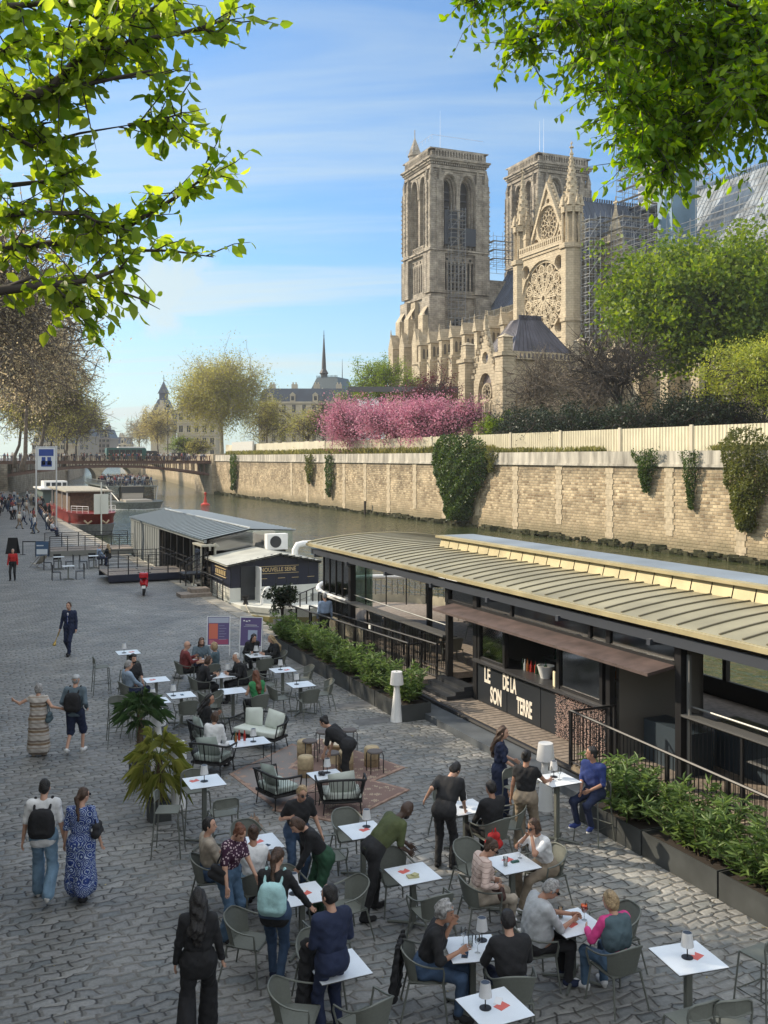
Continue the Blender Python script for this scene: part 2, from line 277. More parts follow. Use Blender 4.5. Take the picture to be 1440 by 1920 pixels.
def settmat(name, sx_, sy_, cols, mortar, dom=.024):
    m = bpy.data.materials.new(name); m.use_nodes = True; t = m.node_tree; b = t.nodes['Principled BSDF']; nd = t.nodes.new; lk = t.links.new; b.inputs['Specular IOR Level'].default_value = .35
    co = nd('ShaderNodeTexCoord').outputs['Object']; wn = nd('ShaderNodeTexNoise'); wn.inputs['Scale'].default_value = .8; wn.inputs['Detail'].default_value = 3; lk(co, wn.inputs[0])
    sb = nd('ShaderNodeVectorMath'); sb.operation = 'SUBTRACT'; lk(wn.outputs['Color'], sb.inputs[0]); sb.inputs[1].default_value = (.5, .5, .5); sc = nd('ShaderNodeVectorMath'); sc.operation = 'SCALE'; lk(sb.outputs[0], sc.inputs[0]); sc.inputs['Scale'].default_value = .34
    a2 = nd('ShaderNodeVectorMath'); a2.operation = 'ADD'; lk(co, a2.inputs[0]); lk(sc.outputs[0], a2.inputs[1]); sp = nd('ShaderNodeSeparateXYZ'); lk(a2.outputs[0], sp.inputs[0])
    y = mth('DIVIDE', sp.outputs[1], sy_, tree=t); row = mth('FLOOR', y, tree=t); x = mth('ADD', mth('DIVIDE', sp.outputs[0], sx_, tree=t), mth('MULTIPLY', mth('MODULO', row, 2, tree=t), .5, tree=t), tree=t)
    cbn = nd('ShaderNodeCombineXYZ'); lk(x, cbn.inputs[0]); lk(y, cbn.inputs[1]); v1 = nd('ShaderNodeTexVoronoi'); v1.voronoi_dimensions = '2D'; v1.feature = 'DISTANCE_TO_EDGE'; v1.inputs['Scale'].default_value = 1; v1.inputs['Randomness'].default_value = .40; lk(cbn.outputs[0], v1.inputs[0])
    v2 = nd('ShaderNodeTexVoronoi'); v2.voronoi_dimensions = '2D'; v2.inputs['Scale'].default_value = 1; v2.inputs['Randomness'].default_value = .40; lk(cbn.outputs[0], v2.inputs[0]); sc2 = nd('ShaderNodeSeparateColor'); lk(v2.outputs['Color'], sc2.inputs[0])
    rp = nd('ShaderNodeValToRGB'); lk(sc2.outputs[0], rp.inputs[0]); e_ = rp.color_ramp.elements; e_[0].color = (*cols[0], 1); e_[1].color = (*cols[-1], 1)
    for i, c in enumerate(cols[1:-1]): q = e_.new((i + 1) / (len(cols) - 1)); q.color = (*c, 1)
    n1 = nd('ShaderNodeTexNoise'); n1.inputs['Scale'].default_value = .33; n1.inputs['Detail'].default_value = 7; n1.inputs['Roughness'].default_value = .7; lk(co, n1.inputs[0]); n2 = nd('ShaderNodeTexNoise'); n2.inputs['Scale'].default_value = 22; n2.inputs['Detail'].default_value = 6; lk(co, n2.inputs[0])
    v = mth('MULTIPLY', mth('MULTIPLY_ADD', n1.outputs[0], 1.9, .08, tree=t), mth('MULTIPLY_ADD', n2.outputs[0], .8, .6, tree=t), tree=t)
    cg = nd('ShaderNodeCombineColor'); [lk(v, cg.inputs[i]) for i in range(3)]; ml = nd('ShaderNodeMix'); ml.data_type = 'RGBA'; ml.blend_type = 'MULTIPLY'; ml.inputs[0].default_value = 1; lk(rp.outputs[0], ml.inputs[6]); lk(cg.outputs[0], ml.inputs[7])
    ed = mth('ADD', v1.outputs['Distance'], mth('MULTIPLY', mth('SUBTRACT', n2.outputs[0], .5, tree=t), .045, tree=t), tree=t)
    mr = nd('ShaderNodeMapRange'); lk(ed, mr.inputs[0]); mr.inputs[1].default_value = .01; mr.inputs[2].default_value = .075; mr.interpolation_type = 'SMOOTHSTEP'; mx_ = nd('ShaderNodeMix'); mx_.data_type = 'RGBA'; lk(mr.outputs[0], mx_.inputs[0]); mrt = nd('ShaderNodeMix'); mrt.data_type = 'RGBA'; n3 = nd('ShaderNodeTexNoise'); n3.inputs['Scale'].default_value = 1.1; n3.inputs['Detail'].default_value = 4; lk(co, n3.inputs[0]); m3 = nd('ShaderNodeMapRange'); lk(n3.outputs[0], m3.inputs[0]); m3.inputs[1].default_value = .42; m3.inputs[2].default_value = .62; lk(m3.outputs[0], mrt.inputs[0]); mrt.inputs[6].default_value = (*[c_ * .35 for c_ in mortar], 1); mrt.inputs[7].default_value = (*[c_ * 1.9 for c_ in mortar], 1); lk(mrt.outputs[2], mx_.inputs[6]); lk(ml.outputs[2], mx_.inputs[7]); lk(mx_.outputs[2], b.inputs['Base Color'])
    dm = nd('ShaderNodeMapRange'); lk(ed, dm.inputs[0]); dm.inputs[1].default_value = 0; dm.inputs[2].default_value = .22; dm.interpolation_type = 'SMOOTHSTEP'
    h = mth('ADD', mth('ADD', dm.outputs[0], mth('MULTIPLY', sc2.outputs[1], .35, tree=t), tree=t), mth('MULTIPLY', n2.outputs[0], .30, tree=t), tree=t)
    bp = nd('ShaderNodeBump'); bp.inputs['Strength'].default_value = 1; bp.inputs['Distance'].default_value = dom; lk(h, bp.inputs['Height']); lk(bp.outputs[0], b.inputs['Normal']); rr = nd('ShaderNodeMapRange'); lk(n1.outputs[0], rr.inputs[0]); rr.inputs[3].default_value = .42; rr.inputs[4].default_value = .72; lk(rr.outputs[0], b.inputs['Roughness']); return m
# ================================================================ SETTING (river frame: x across, y along)
RZ = R(RA)
SETTS = settmat('granite_setts', .30, .205, [(.155, .165, .165), (.235, .23, .22), (.19, .19, .18), (.27, .265, .25)], (.085, .078, .068))
PAVE = M('quay_edge_stone', (.27, .25, .21), .8, var=.3, scale=2, bump=.02, bscale=9)
LB = [(12, -80), (12, 100), (13, 214), (40, 345), (60, 457), (120, 900)]
RB = [(55, -80), (55, 214), (72, 345), (84, 457), (150, 900)]
RW = [(-.4, -80), (-.4, 60), (3, 100), (7.5, 150), (9.5, 213)]
def poly_obj(name, pts, z, m, kind=True):
    b = MB(); b.add([(p[0], p[1], z) for p in pts], [tuple(range(len(pts)))]); return struct(name, b, m, rz=RZ)
q = MB(); 
for i in range(4):
    a0, a1 = RW[i], RW[i + 1]
    e0 = 11.4; q.add([(a0[0], a0[1], 0), (e0, a0[1], 0), (e0, a1[1], 0), (a1[0], a1[1], 0)], [(0, 1, 2, 3)])
struct('quay_paving', q, SETTS, rz=RZ)
b = MB()
for k in range(64): b.box(11.4, 12.05, -20 + k * 3.6, -20 + k * 3.6 + 3.57, -1.8, .004 + .012 * ((k * 7) % 3))
struct('quay_edge', b, PAVE, rz=RZ)
b = MB(); b.add([(-900, -80, 5.05), (-.9, -80, 5.05), (-.9, 60, 5.05), (2.5, 100, 5.05), (7, 150, 5.05), (9, 213, 5.8), (12.5, 216, 5.9), (39.5, 345, 6), (59.5, 457, 6), (119, 900, 6), (-900, 1200, 6)], [tuple(range(11))])
struct('upper_quay_ground', b, M('asphalt', (.06, .06, .062), .9, var=.2), rz=RZ)
rubble = brickmat('river_wall_stone', (.60, .48, .31), (.24, .17, .10), (.44, .37, .26), .56, .27, .045, var=.5, warp=.10, bump=.06,
                  dirt=[(.45, -.45, (.05, .055, .025), 1.0), (2.6, .2, (.46, .37, .24), .5), (4.6, 6.0, (.17, .14, .10), .55)])
ashlar = M('wall_ashlar', (.47, .39, .27), .85, var=.25, scale=2.5, bump=.03, bscale=8)
coping = M('wall_coping_stone', (.40, .37, .31), .85, var=.5, scale=1.4, streak=True, bump=.02, bscale=12)
def wallrun(pts, th, z0, z1, mb, side=1):
    for i in range(len(pts) - 1):
        (x0, y0), (x1, y1) = pts[i], pts[i + 1]; t = Vector((x1 - x0, y1 - y0, 0)); nn = Vector((t.y, -t.x, 0)).normalized() * th * side
        mb.prism([(x0, y0), (x1, y1), (x1 + nn.x, y1 + nn.y), (x0 + nn.x, y0 + nn.y)], z0, z1)
# far river wall
rw = thing('river_wall', 'long sunlit rubble stone embankment wall with pale coping across the river', 'wall', (0, 0, 0), RZ)
b = MB(); b.box(55, 57, -60, 214, -2.5, 5.9); obj('wall_face', b, rubble, rw)
b = MB()
for k in range(46):
    y = -60 + k * 6; g = random.uniform(-.008, .008); b.box(54.86 + g, 57, y, y + 5.985, 6.12, 7.2 + g)
b.box(54.78, 57, -60, 214, 5.9, 6.12); obj('coping', b, coping, rw)
for k in range(-2, 15):
    yc = 56 + (k - 1) * 7.9
    b = MB(); z = -1.0 if k % 2 else .2
    j = 0
    while z < 5.7:
        h = .48; wd = .58 if j % 2 else .42
        b.box(54.95 - .008 * (j % 2), 55.1, yc - wd, yc + wd, z, min(z + h - .015, 5.89)); z += h; j += 1
    obj('stone_chain', b, ashlar, rw)
b = MB()
for k in range(900):
    y = random.uniform(-10, 213); b.cbox((54.9 - random.random() * .25, y, -1.2 + random.uniform(-.1, .42)), (random.uniform(.2, .6), random.uniform(.3, .9), random.uniform(.15, .5)), random.random())
tag(obj('waterline_weed', b, M('weed', (.05, .05, .02), .9, var=.5, scale=6), None, rz=RZ), 'dark mossy weed crust along the foot of the far river wall', 'weed', kind='stuff')
# mooring rings + ladder recess
b = MB()
for (s_, z_) in ((53.2, 1.0),):
    for dd in (-.22, .22): b.tube([(54.9, s_ + dd + .2 * math.cos(q_), z_ + .2 * math.sin(q_)) for q_ in np.linspace(0, 6.28, 14)[:-1]], .03, 5, closed=True)
obj('mooring_ring', b, BLACK, rw)
# continuing banks beyond the bridge
b = MB(); wallrun(RB[1:], 3, -2.5, 7.0, b, 1); tag(obj('far_bank_wall', b, rubble, rz=RZ), 'sunlit stone bank wall continuing beyond the iron bridge', 'wall')
b = MB(); wallrun(LB[1:], -3, -2.5, -.01, b, 1); wallrun(LB[2:], -3, -.01, 5.9, b, 1); tag(obj('left_bank_wall', b, STONEG, rz=RZ), 'shaded stone bank wall on the left beyond the iron bridge', 'wall')
b = MB(); wallrun([(x, y) for x, y in RW], -.5, 0, 4.9, b); wallrun(RW, -.42, 4.9, 6.0, b)
tag(obj('retaining_wall', b, STONEG, rz=RZ), 'tall stone retaining wall between the lower quay and the street above', 'wall')
# land across
b = MB(); b.add([(56.9, -400, 7.0), (3000, -400, 7.0), (3000, 3000, 7.0), (152, 3000, 7.0), (152, 900, 7.0), (86, 457, 7.0), (74, 345, 7.0), (56.9, 214, 7.0)], [tuple(range(8))])
struct('island_ground', b, M('garden_ground', (.10, .10, .05), .95, var=.4, scale=.3), rz=RZ)
b = MB(); b.add([(-3000, -3000, -2.6), (4000, -3000, -2.6), (4000, 4000, -2.6), (-3000, 4000, -2.6)], [(0, 1, 2, 3)])
struct('river_bed', b, M('mud', (.05, .05, .03), .9), rz=RZ)
b = MB(); b.add([(-3000, 900, 5.5), (4000, 900, 5.5), (4000, 5000, 5.5), (-3000, 5000, 5.5)], [(0, 1, 2, 3)])
struct('distant_ground', b, M('far_ground', (.12, .12, .08), .95), rz=RZ)
# water
wm = bpy.data.materials.new('river_water'); wm.use_nodes = True; t = wm.node_tree; bs = t.nodes['Principled BSDF']
bs.inputs['Base Color'].default_value = (.04, .052, .02, 1); bs.inputs['Roughness'].default_value = .06; bs.inputs['IOR'].default_value = 1.33; bs.inputs['Specular IOR Level'].default_value = .5
co = t.nodes.new('ShaderNodeTexCoord'); hs = None
for (sc, st, dt, di) in (((.45, .28, 1), .9, 4, 1.2), ((2.2, 1.3, 1), .8, 4, .8), ((.12, .06, 1), .8, 2, .5)):
    mp = t.nodes.new('ShaderNodeMapping'); mp.inputs['Scale'].default_value = sc; t.links.new(co.outputs['Object'], mp.inputs[0])
    no = t.nodes.new('ShaderNodeTexNoise'); no.inputs['Scale'].default_value = 1; no.inputs['Detail'].default_value = dt; no.inputs['Distortion'].default_value = di; t.links.new(mp.outputs[0], no.inputs[0])
    o_ = mth('MULTIPLY', no.outputs[0], st, tree=t); hs = o_ if hs is None else mth('ADD', hs, o_, tree=t)
bp = t.nodes.new('ShaderNodeBump'); bp.inputs['Distance'].default_value = .24; bp.inputs['Strength'].default_value = 1; t.links.new(hs, bp.inputs['Height']); t.links.new(bp.outputs[0], bs.inputs['Normal'])
b = MB(); b.add([(8, -200, -1.2), (58, -200, -1.2), (57, 214, -1.2), (75, 345, -1.2), (88, 457, -1.2), (155, 905, -1.2), (115, 905, -1.2), (55, 457, -1.2), (35, 345, -1.2), (8, 214, -1.2)], [tuple(range(10))])
struct('river_water', b, wm, rz=RZ)

# ---------------------------------------------------------------- iron bridge
br = thing('iron_bridge', 'brown iron arch footbridge crowded with people spanning the river', 'bridge', (0, 0, 0), RZ)
rust = M('brown_iron', (.12, .062, .045), .55, var=.25, scale=2)
def archz(n): t_ = (n - 33.5) / 21.5; return 4.55 - 2.0 * t_ * t_
for sy in (211.0, 215.5, 220):
    b = MB(); ns = np.linspace(12, 55, 30)
    for i in range(29): 
        z0, z1 = archz(ns[i]), archz(ns[i + 1]); x0, x1 = ns[i], ns[i + 1]
        b.add([(x0, sy, z0), (x1, sy, z1), (x1, sy, z1 + .55), (x0, sy, z0 + .55), (x0, sy + .25, z0), (x1, sy + .25, z1), (x1, sy + .25, z1 + .55), (x0, sy + .25, z0 + .55)], [(0, 1, 2, 3), (4, 7, 6, 5), (0, 4, 5, 1), (3, 2, 6, 7)])
    for x in np.linspace(12.6, 54.4, 32):
        if archz(x) + .55 < 5.2: b.box(x - .09, x + .09, sy + .02, sy + .22, archz(x) + .5, 5.35)
    obj('arch_rib', b, rust, br)
b = MB(); b.box(8, 57, 210.7, 222.5, 5.35, 5.95); obj('deck', b, rust, br)
b = MB()
b.box(8, 57, 210.5, 210.68, 5.9, 6.0)
for x in np.arange(8, 57, .42): b.box(x - .04, x + .04, 210.72, 210.8, 5.95, 6.95)
for x in np.arange(8, 57, 2.1): b.box(x - .09, x + .09, 210.7, 210.86, 5.95, 7.02)
b.box(8, 57, 210.72, 210.84, 6.95, 7.05); obj('railing', b, rust, br)
b = MB(); b.box(54.2, 58, 208.6, 224, -2.4, 5.3); b.box(54.5, 58, 209, 223.6, 5.3, 7.4); obj('abutment', b, STONE, br)
b = MB(); b.box(7, 12.8, 209, 224, -2.4, 5.3); obj('abutment', b, STONEG, br)
# stone bridge beyond
b = MB(); b.plate(lambda a_, z_, d_: (a_, 345 + d_, z_), [(36, -2), (75, -2), (75, 6.6), (36, 6.6)],
    [[(x0 + .8, -1.9)] + [(x0 + 6 + 5.2 * math.cos(g), -.3 + 4.6 * math.sin(g)) for g in np.linspace(math.pi, 0, 12)] + [(x0 + 11.2, -1.9)] for x0 in (37.5, 49.5, 61.5)], 10)
tag(obj('stone_bridge', b, STONE, rz=RZ), 'low stone arch bridge seen far off beneath the iron bridge', 'bridge')
# hoarding fence on the island
hf = thing('hoarding_fence', 'long cream corrugated site fence running along the top of the far wall', 'fence', (0, 0, 0), RZ)
creamm = M('cream_sheet', (.62, .56, .40), .6, var=.1, scale=.7)
b = MB(); y = 40.0; v = []; i = 0
while y < 150:
    v.append((57.6 + (.06 if i % 4 in (1, 2) else 0), y)); y += .09 if i % 2 == 0 else .11; i += 1
b.add([(x, y, z) for z in (7.0, 9.3) for x, y in v], [(k, k + 1, len(v) + k + 1, len(v) + k) for k in range(len(v) - 1)])
b.box(57.66, 57.72, 40, 150, 7, 9.28); obj('corrugated_sheet', b, creamm, hf)
b = MB()
for y in np.arange(150, 208, 2.4): b.box(57.6, 57.72, y, y + 2.34, 7, 9.4 + .05 * math.sin(y * 9))
obj('flat_panel', b, M('cream_panel', (.58, .53, .40), .6, var=.12, scale=.4), hf)
for y in np.arange(45, 150, 9.5): b = MB(); b.box(57.5, 57.64, y, y + .35, 7, 9.42); obj('fence_post', b, M('cream_post', (.5, .45, .34), .6), hf)
b = MB(); b.box(57.0, 57.4, 188, 203, 7.2, 9.9); tag(obj('site_cabin', b, M('grey_cabin', (.55, .54, .50), .5, var=.1), rz=RZ), 'pale grey site cabin beside the right end of the iron bridge', 'cabin')

# ================================================================ CATHEDRAL (x east, y north, own frame)
KA = R(-67.0); cath = thing('cathedral', 'great gothic stone cathedral with two towers and a rose window under repair', 'cathedral', (10.76, 220, 0), KA)
G0 = 7.0
def E_(x): return lambda a_, b_, d_: (x + d_, a_, b_)          # wall facing east at x
def S_(y): return lambda a_, b_, d_: (a_, y + d_, b_)          # wall facing south at y
def lancet(c, w, z0, zs, za, n=7):
    r = [(c - w / 2, z0)]; 
    for i in range(n): t_ = i / (n - 1); r.append((c - w / 2 + w / 2 * (1 - math.cos(t_ * math.pi / 2)) ** 1.15 if False else c - w / 2 * math.cos(t_ * math.pi / 2) ** .8, zs + (za - zs) * math.sin(t_ * math.pi / 2) ** 1.0))
    r += [(2 * c - x, z) for x, z in r[::-1][1:]]
    return r
def rect(a0, a1, b0, b1): return [(a0, b0), (a1, b0), (a1, b1), (a0, b1)]
def circ(c, r, n=14, z=0, ph=0): return [(c[0] + r * math.cos(2 * math.pi * k / n + ph), c[1] + r * math.sin(2 * math.pi * k / n + ph)) for k in range(n)]
def pinnacle(mb, x, y, z, w, h, cro=True):
    mb.box(x - w / 2, x + w / 2, y - w / 2, y + w / 2, z, z + h * .35); mb.box(x - w * .6, x + w * .6, y - w * .6, y + w * .6, z + h * .35, z + h * .39)
    mb.pyr((x, y, z + h * .39), (w * .95, w * .95), h * .58)
    if cro:
        for k in range(1, 6):
            f_ = 1 - k / 6.5
            for sx_, sy_ in ((1, 1), (-1, 1), (1, -1), (-1, -1)): mb.cbox((x + sx_ * w * .5 * f_, y + sy_ * w * .5 * f_, z + h * (.39 + .58 * k / 6.5)), (w * .2,) * 3, .7)
    mb.cbox((x, y, z + h * .98), (w * .3, w * .3, w * .3), .7)
def balustrade(mb, fn, a0, a1, z, h, d=.3, step=.8):
    mb.plate(fn, rect(a0, a1, z, z + h), [lancet((a0 + (k + .5) * step), step * .55, z + .15 * h, z + h * .6, z + h * .82, 4) for k in range(int((a1 - a0) / step))], d)
def tower(x0, x1, y0, y1, dz, name):
    T = MB(); D = MB(); Lv = MB(); PN = []
    zb, zc, zg, zt, ztop = 43.7, 52.6, 54.2, 72.0 + dz, 76.0 + dz
    cx, cy = (x0 + x1) / 2, (y0 + y1) / 2
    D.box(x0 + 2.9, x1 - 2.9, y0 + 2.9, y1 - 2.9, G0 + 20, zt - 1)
    # belfry: stepped reveals of paired openings
    for k in range(3):
        w_ = 3.7 - .62 * k; za = 70.6 + dz - .45 * k
        for fn in (E_(x1 - .4 - .8 * k), E_(x0 + .4 + .8 * k)):
            T.plate(fn, rect(y0 + .4, y1 - .4, zg, zt), [lancet(cy - 2.3, w_, zg + .2, 66.5 + dz, za), lancet(cy + 2.3, w_, zg + .2, 66.5 + dz, za)], .8)
        for fn in (S_(y0 + .4 + .8 * k), S_(y1 - .4 - .8 * k)):
            T.plate(fn, rect(x0 + .4, x1 - .4, zg, zt), [lancet(cx - 2.3, w_, zg + .2, 66.5 + dz, za), lancet(cx + 2.3, w_, zg + .2, 66.5 + dz, za)], .8)
    for z in np.arange(zg + 1, 68 + dz, 1.7):
        Lv.box(x1 - 2.95, x1 - 2.4, cy - 3.4, cy + 3.4, z, z + .25); Lv.box(cx - 3.4, cx + 3.4, y0 + 2.4, y0 + 2.95, z, z + .25)
    # gallery of slender arches
    for (fn, a0, a1) in ((E_(x1 - .1), y0, y1), (S_(y0 + .1), x0, x1), (E_(x0 + .1), y0, y1), (S_(y1 - .1), x0, x1)):
        T.plate(fn, rect(a0, a1, zb, zc), [lancet(a0 + 3.3 + i * .98, .62, zb + .8, zc - 2.6, zc - 1.7, 5) for i in range(int((a1 - a0 - 6) / .98) + 1)] + [circ((a0 + 3.8 + i * 1.96, zc - 1.1), .34, 8) for i in range(int((a1 - a0 - 7) / 1.96) + 1)], .35)
        T.plate(fn, rect(a0 - .6, a1 + .6, zg - .6, zg + 1.0), [lancet(a0 + .2 + i * .9, .5, zg - .35, zg + .4, zg + .75, 4) for i in range(int((a1 - a0) / .9))], .28)
    T.box(x0 + .6, x1 - .6, y0 + .6, y1 - .6, zb - .2, zb + .5)
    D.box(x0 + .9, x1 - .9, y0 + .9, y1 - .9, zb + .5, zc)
    T.box(x0 - .7, x1 + .7, y0 - .7, y1 + .7, zc, zc + .55); T.box(x0 - 1.0, x1 + 1.0, y0 - 1.0, y1 + 1.0, zc + .55, zg - .62)
    # base block with windows
    T.box(x0, x1, y0, y1, G0 - 1, zb - .8); T.box(x0 - .5, x1 + .5, y0 - .5, y1 + .5, zb - .8, zb - .2)
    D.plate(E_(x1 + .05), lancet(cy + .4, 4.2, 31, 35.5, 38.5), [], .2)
    # corner buttresses
    for (bx, sx_) in ((x0, -1), (x1, 1)):
        for (by, sy_) in ((y0, -1), (y1, 1)):
            for (wid, pr, z0_, z1_) in ((3.2, .75, zg - .5, 69.0 + dz), (3.5, .95, zb, zc), (3.9, 1.25, 30, zb - .85), (4.2, 2.1, G0 - 1, 30)):
                xa, xb = sorted((bx + sx_ * pr, bx - sx_ * (wid - pr))); ya, yb = sorted((by + sy_ * pr, by - sy_ * (wid - pr)))
                T.box(xa, xb, ya, yb, z0_, z1_)
            # thin shafts on the edges
            for (ox, oy) in ((.8, .8), (.8, -2.4), (-2.4, .8), (.8, -.8), (-.8, .8)):
                T.tube([(bx + sx_ * ox, by + sy_ * oy, zg), (bx + sx_ * ox, by + sy_ * oy, 68.6 + dz)], .17, 6)
                T.tube([(bx + sx_ * (ox * 1.1), by + sy_ * (oy * 1.1), zb), (bx + sx_ * ox * 1.1, by + sy_ * oy * 1.1, zc)], .18, 6)
                for z in np.arange(zg + 1, 68, 1.1): T.cbox((bx + sx_ * (ox + .12), by + sy_ * (oy + .12), z), (.3, .3, .28), .6)
            px_, py_ = bx + sx_ * -.5, by + sy_ * -.5
            for (ox, oy) in ((.3, .3), (.35, -1.8), (-1.8, .35)): B = MB(); pinnacle(B, bx + sx_ * ox, by + sy_ * oy, 68.6 + dz, .95, 4.2); PN.append(B)
            # sloping offset heads on lower buttress
            xa, xb = sorted((bx + sx_ * 2.1, bx - sx_ * 2.1)); ya, yb = sorted((by + sy_ * 2.1, by - sy_ * 2.1))
            T.pyr(((xa + xb) / 2, (ya + yb) / 2, 30), (xb - xa, yb - ya), 5)
    # arch hood mouldings
    for (fn, c_) in ((E_(x1 + .05), cy), (S_(y0 - .05), cx)):
        for o_ in (-2.3, 2.3):
            o1 = lancet(c_ + o_, 4.35, 66, 67 + dz, 71.5 + dz); o2 = lancet(c_ + o_, 3.75, 66, 67 + dz, 70.8 + dz)
            T.plate(fn, o1 + o2[::-1], [], .3)
    # cornices + balustrade
    for (g, z0_, z1_) in ((.15, zt - .9, zt - .3), (.5, zt - .3, zt + .3), (.2, zt + .3, zt + 1.1), (.9, zt + 1.1, zt + 1.6), (1.2, zt + 1.6, zt + 2.0)): T.box(x0 - g, x1 + g, y0 - g, y1 + g, z0_, z1_)
    for k in range(26):
        a_ = -.3 + k * (x1 - x0 + .6) / 25; T.cbox((x0 + a_, y0 - .45, zt + .8), (.25, .5, .55)); T.cbox((x1 + .45, y0 + a_ * (y1 - y0) / (x1 - x0), zt + .8), (.5, .25, .55))
    c4 = 2.0; zz_ = zt + 2.0
    for (fn, a0, a1) in ((E_(x1 + .7), y0 + c4, y1 - c4), (S_(y0 - .7), x0 + c4, x1 - c4), (E_(x0 - .7), y0 + c4, y1 - c4), (S_(y1 + .7), x0 + c4, x1 - c4)): balustrade(T, fn, a0 - 1.5, a1 + 1.5, zz_, 1.9, .25, .7)
    T.box(x0 + .3, x1 - .3, y0 + .3, y1 - .3, zz_ - .1, zz_ + .5); T.box(x0 - .8, x1 + .8, y0 - .8, y1 + .8, zz_ + 1.9, zz_ + 2.1)
    T.box(x0 - .3, x1 + .3, y0 - .3, y1 + .3, zz_ + .05, zz_ + 1.5)
    # gargoyles
    for z_, g in ((zt + 1.3, .9), (zc + .3, .8)):
        for (gx, gy, dx, dy) in [(x1 + g, y0 + a_, 1, 0) for a_ in (.5, 4.5, 8.5, 12.5)] + [(x0 + a_, y0 - g, 0, -1) for a_ in (.5, 4.5, 8.5, 12.5)]:
            T.tube([(gx - dx * .3, gy - dy * .3, z_), (gx + dx * 1.0, gy + dy * 1.0, z_ + .15)], [.2, .1], 5)
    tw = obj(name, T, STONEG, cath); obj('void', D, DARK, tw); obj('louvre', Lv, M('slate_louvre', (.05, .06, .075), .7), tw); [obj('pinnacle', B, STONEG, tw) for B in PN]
    return tw
t1 = tower(-13.6, 0, 0, 13.2, 0, 'south_tower')
B = MB(); B.lathe((-12.2, 1.4, 76), [(1.5, 0), (1.5, 1.6), (1.8, 1.7), (0.05, 6.2)], 8); B.tube([(-12.2, 1.4, 82), (-12.2, 1.4, 84)], .1, 5); obj('stair_turret', B, STONEG, t1)
B = MB()
for (yy, z0_, z1_) in ((4.3, 54.6, 62.3), (9.0, 54.6, 58.6)): B.box(.2, 1.0, yy - 1.6, yy + 1.6, z0_, z1_)
obj('dust_screen', B, M('screen_cloth', (.03, .04, .055), .8), t1)
t2 = tower(-13.6, 0, 28.0, 41.2, 2.2, 'north_tower')
B = MB()
for (x, y, z, h) in ((-6, 5, 78, 9), (-6, 33, 80, 9), (-3, 30, 80, 7)): B.tube([(x, y, z), (x, y, z + h)], [.06, .02], 5)
for (x0, y0, z) in ((-13.6, 0, 78.1),):
    for k in range(9): B.tube([(x0 + 13.6 * k / 8, 0, z), (x0 + 13.6 * k / 8, 0, z + 1)], .04, 4)
    B.tube([(x0, 0, z + 1), (0, 0, z + 1), (0, 13, z + 1)], .04, 4)
obj('roof_mast', B, M('pale_steel', (.6, .62, .65), .4, .5), cath)
# west block between the towers, nave and its roof
NV = MB(); NV.box(-13, 0, 13.2, 28, G0, 47.5); NV.box(0, 62, 13.8, 27.2, G0, 38.5); obj('nave_wall', NV, STONEG, cath)
LEAD = M('lead_roof', (.065, .085, .125), .6, 0, var=.4, scale=.35, streak=True)
def gable_roof(x0, x1, yc, hw, ze, zr, axis='x', name='roof', seams=True):
    b = MB()
    if axis == 'x': v = [(x0, yc - hw, ze), (x1, yc - hw, ze), (x1, yc, zr), (x0, yc, zr), (x1, yc + hw, ze), (x0, yc + hw, ze)]
    else: v = [(yc - hw, x0, ze), (yc - hw, x1, ze), (yc, x1, zr), (yc, x0, zr), (yc + hw, x1, ze), (yc + hw, x0, ze)]
    b.add(v, [(0, 1, 2, 3), (3, 2, 4, 5), (0, 3, 5), (1, 4, 2), (0, 5, 4, 1)])
    if seams:
        n = int((x1 - x0) / 1.0)
        for k in range(n + 1):
            p = x0 + (x1 - x0) * k / n
            for sg in (-1, 1):
                if axis == 'x': b.tube([(p, yc + sg * hw, ze + .05), (p, yc, zr + .05)], .07, 4)
                else: b.tube([(yc + sg * hw, p, ze + .05), (yc, p, zr + .05)], .07, 4)
        for k in range(n * 2):
            p = x0 + (x1 - x0) * (k + .5) / (2 * n); q_ = (p, yc, zr + .35) if axis == 'x' else (yc, p, zr + .35); b.cbox(q_, (.28, .28, .6), .78)
    return obj(name, b, LEAD, cath)
gable_roof(-2, 58, 20.5, 7.2, 38.5, 49.5)
NV = MB(); balustrade(NV, S_(13.2), 0, 44, 38.4, 1.5); NV.box(0, 44, 13.0, 13.6, 37.6, 38.4); NV.box(0, 44, 6, 13.8, G0, 24.5)
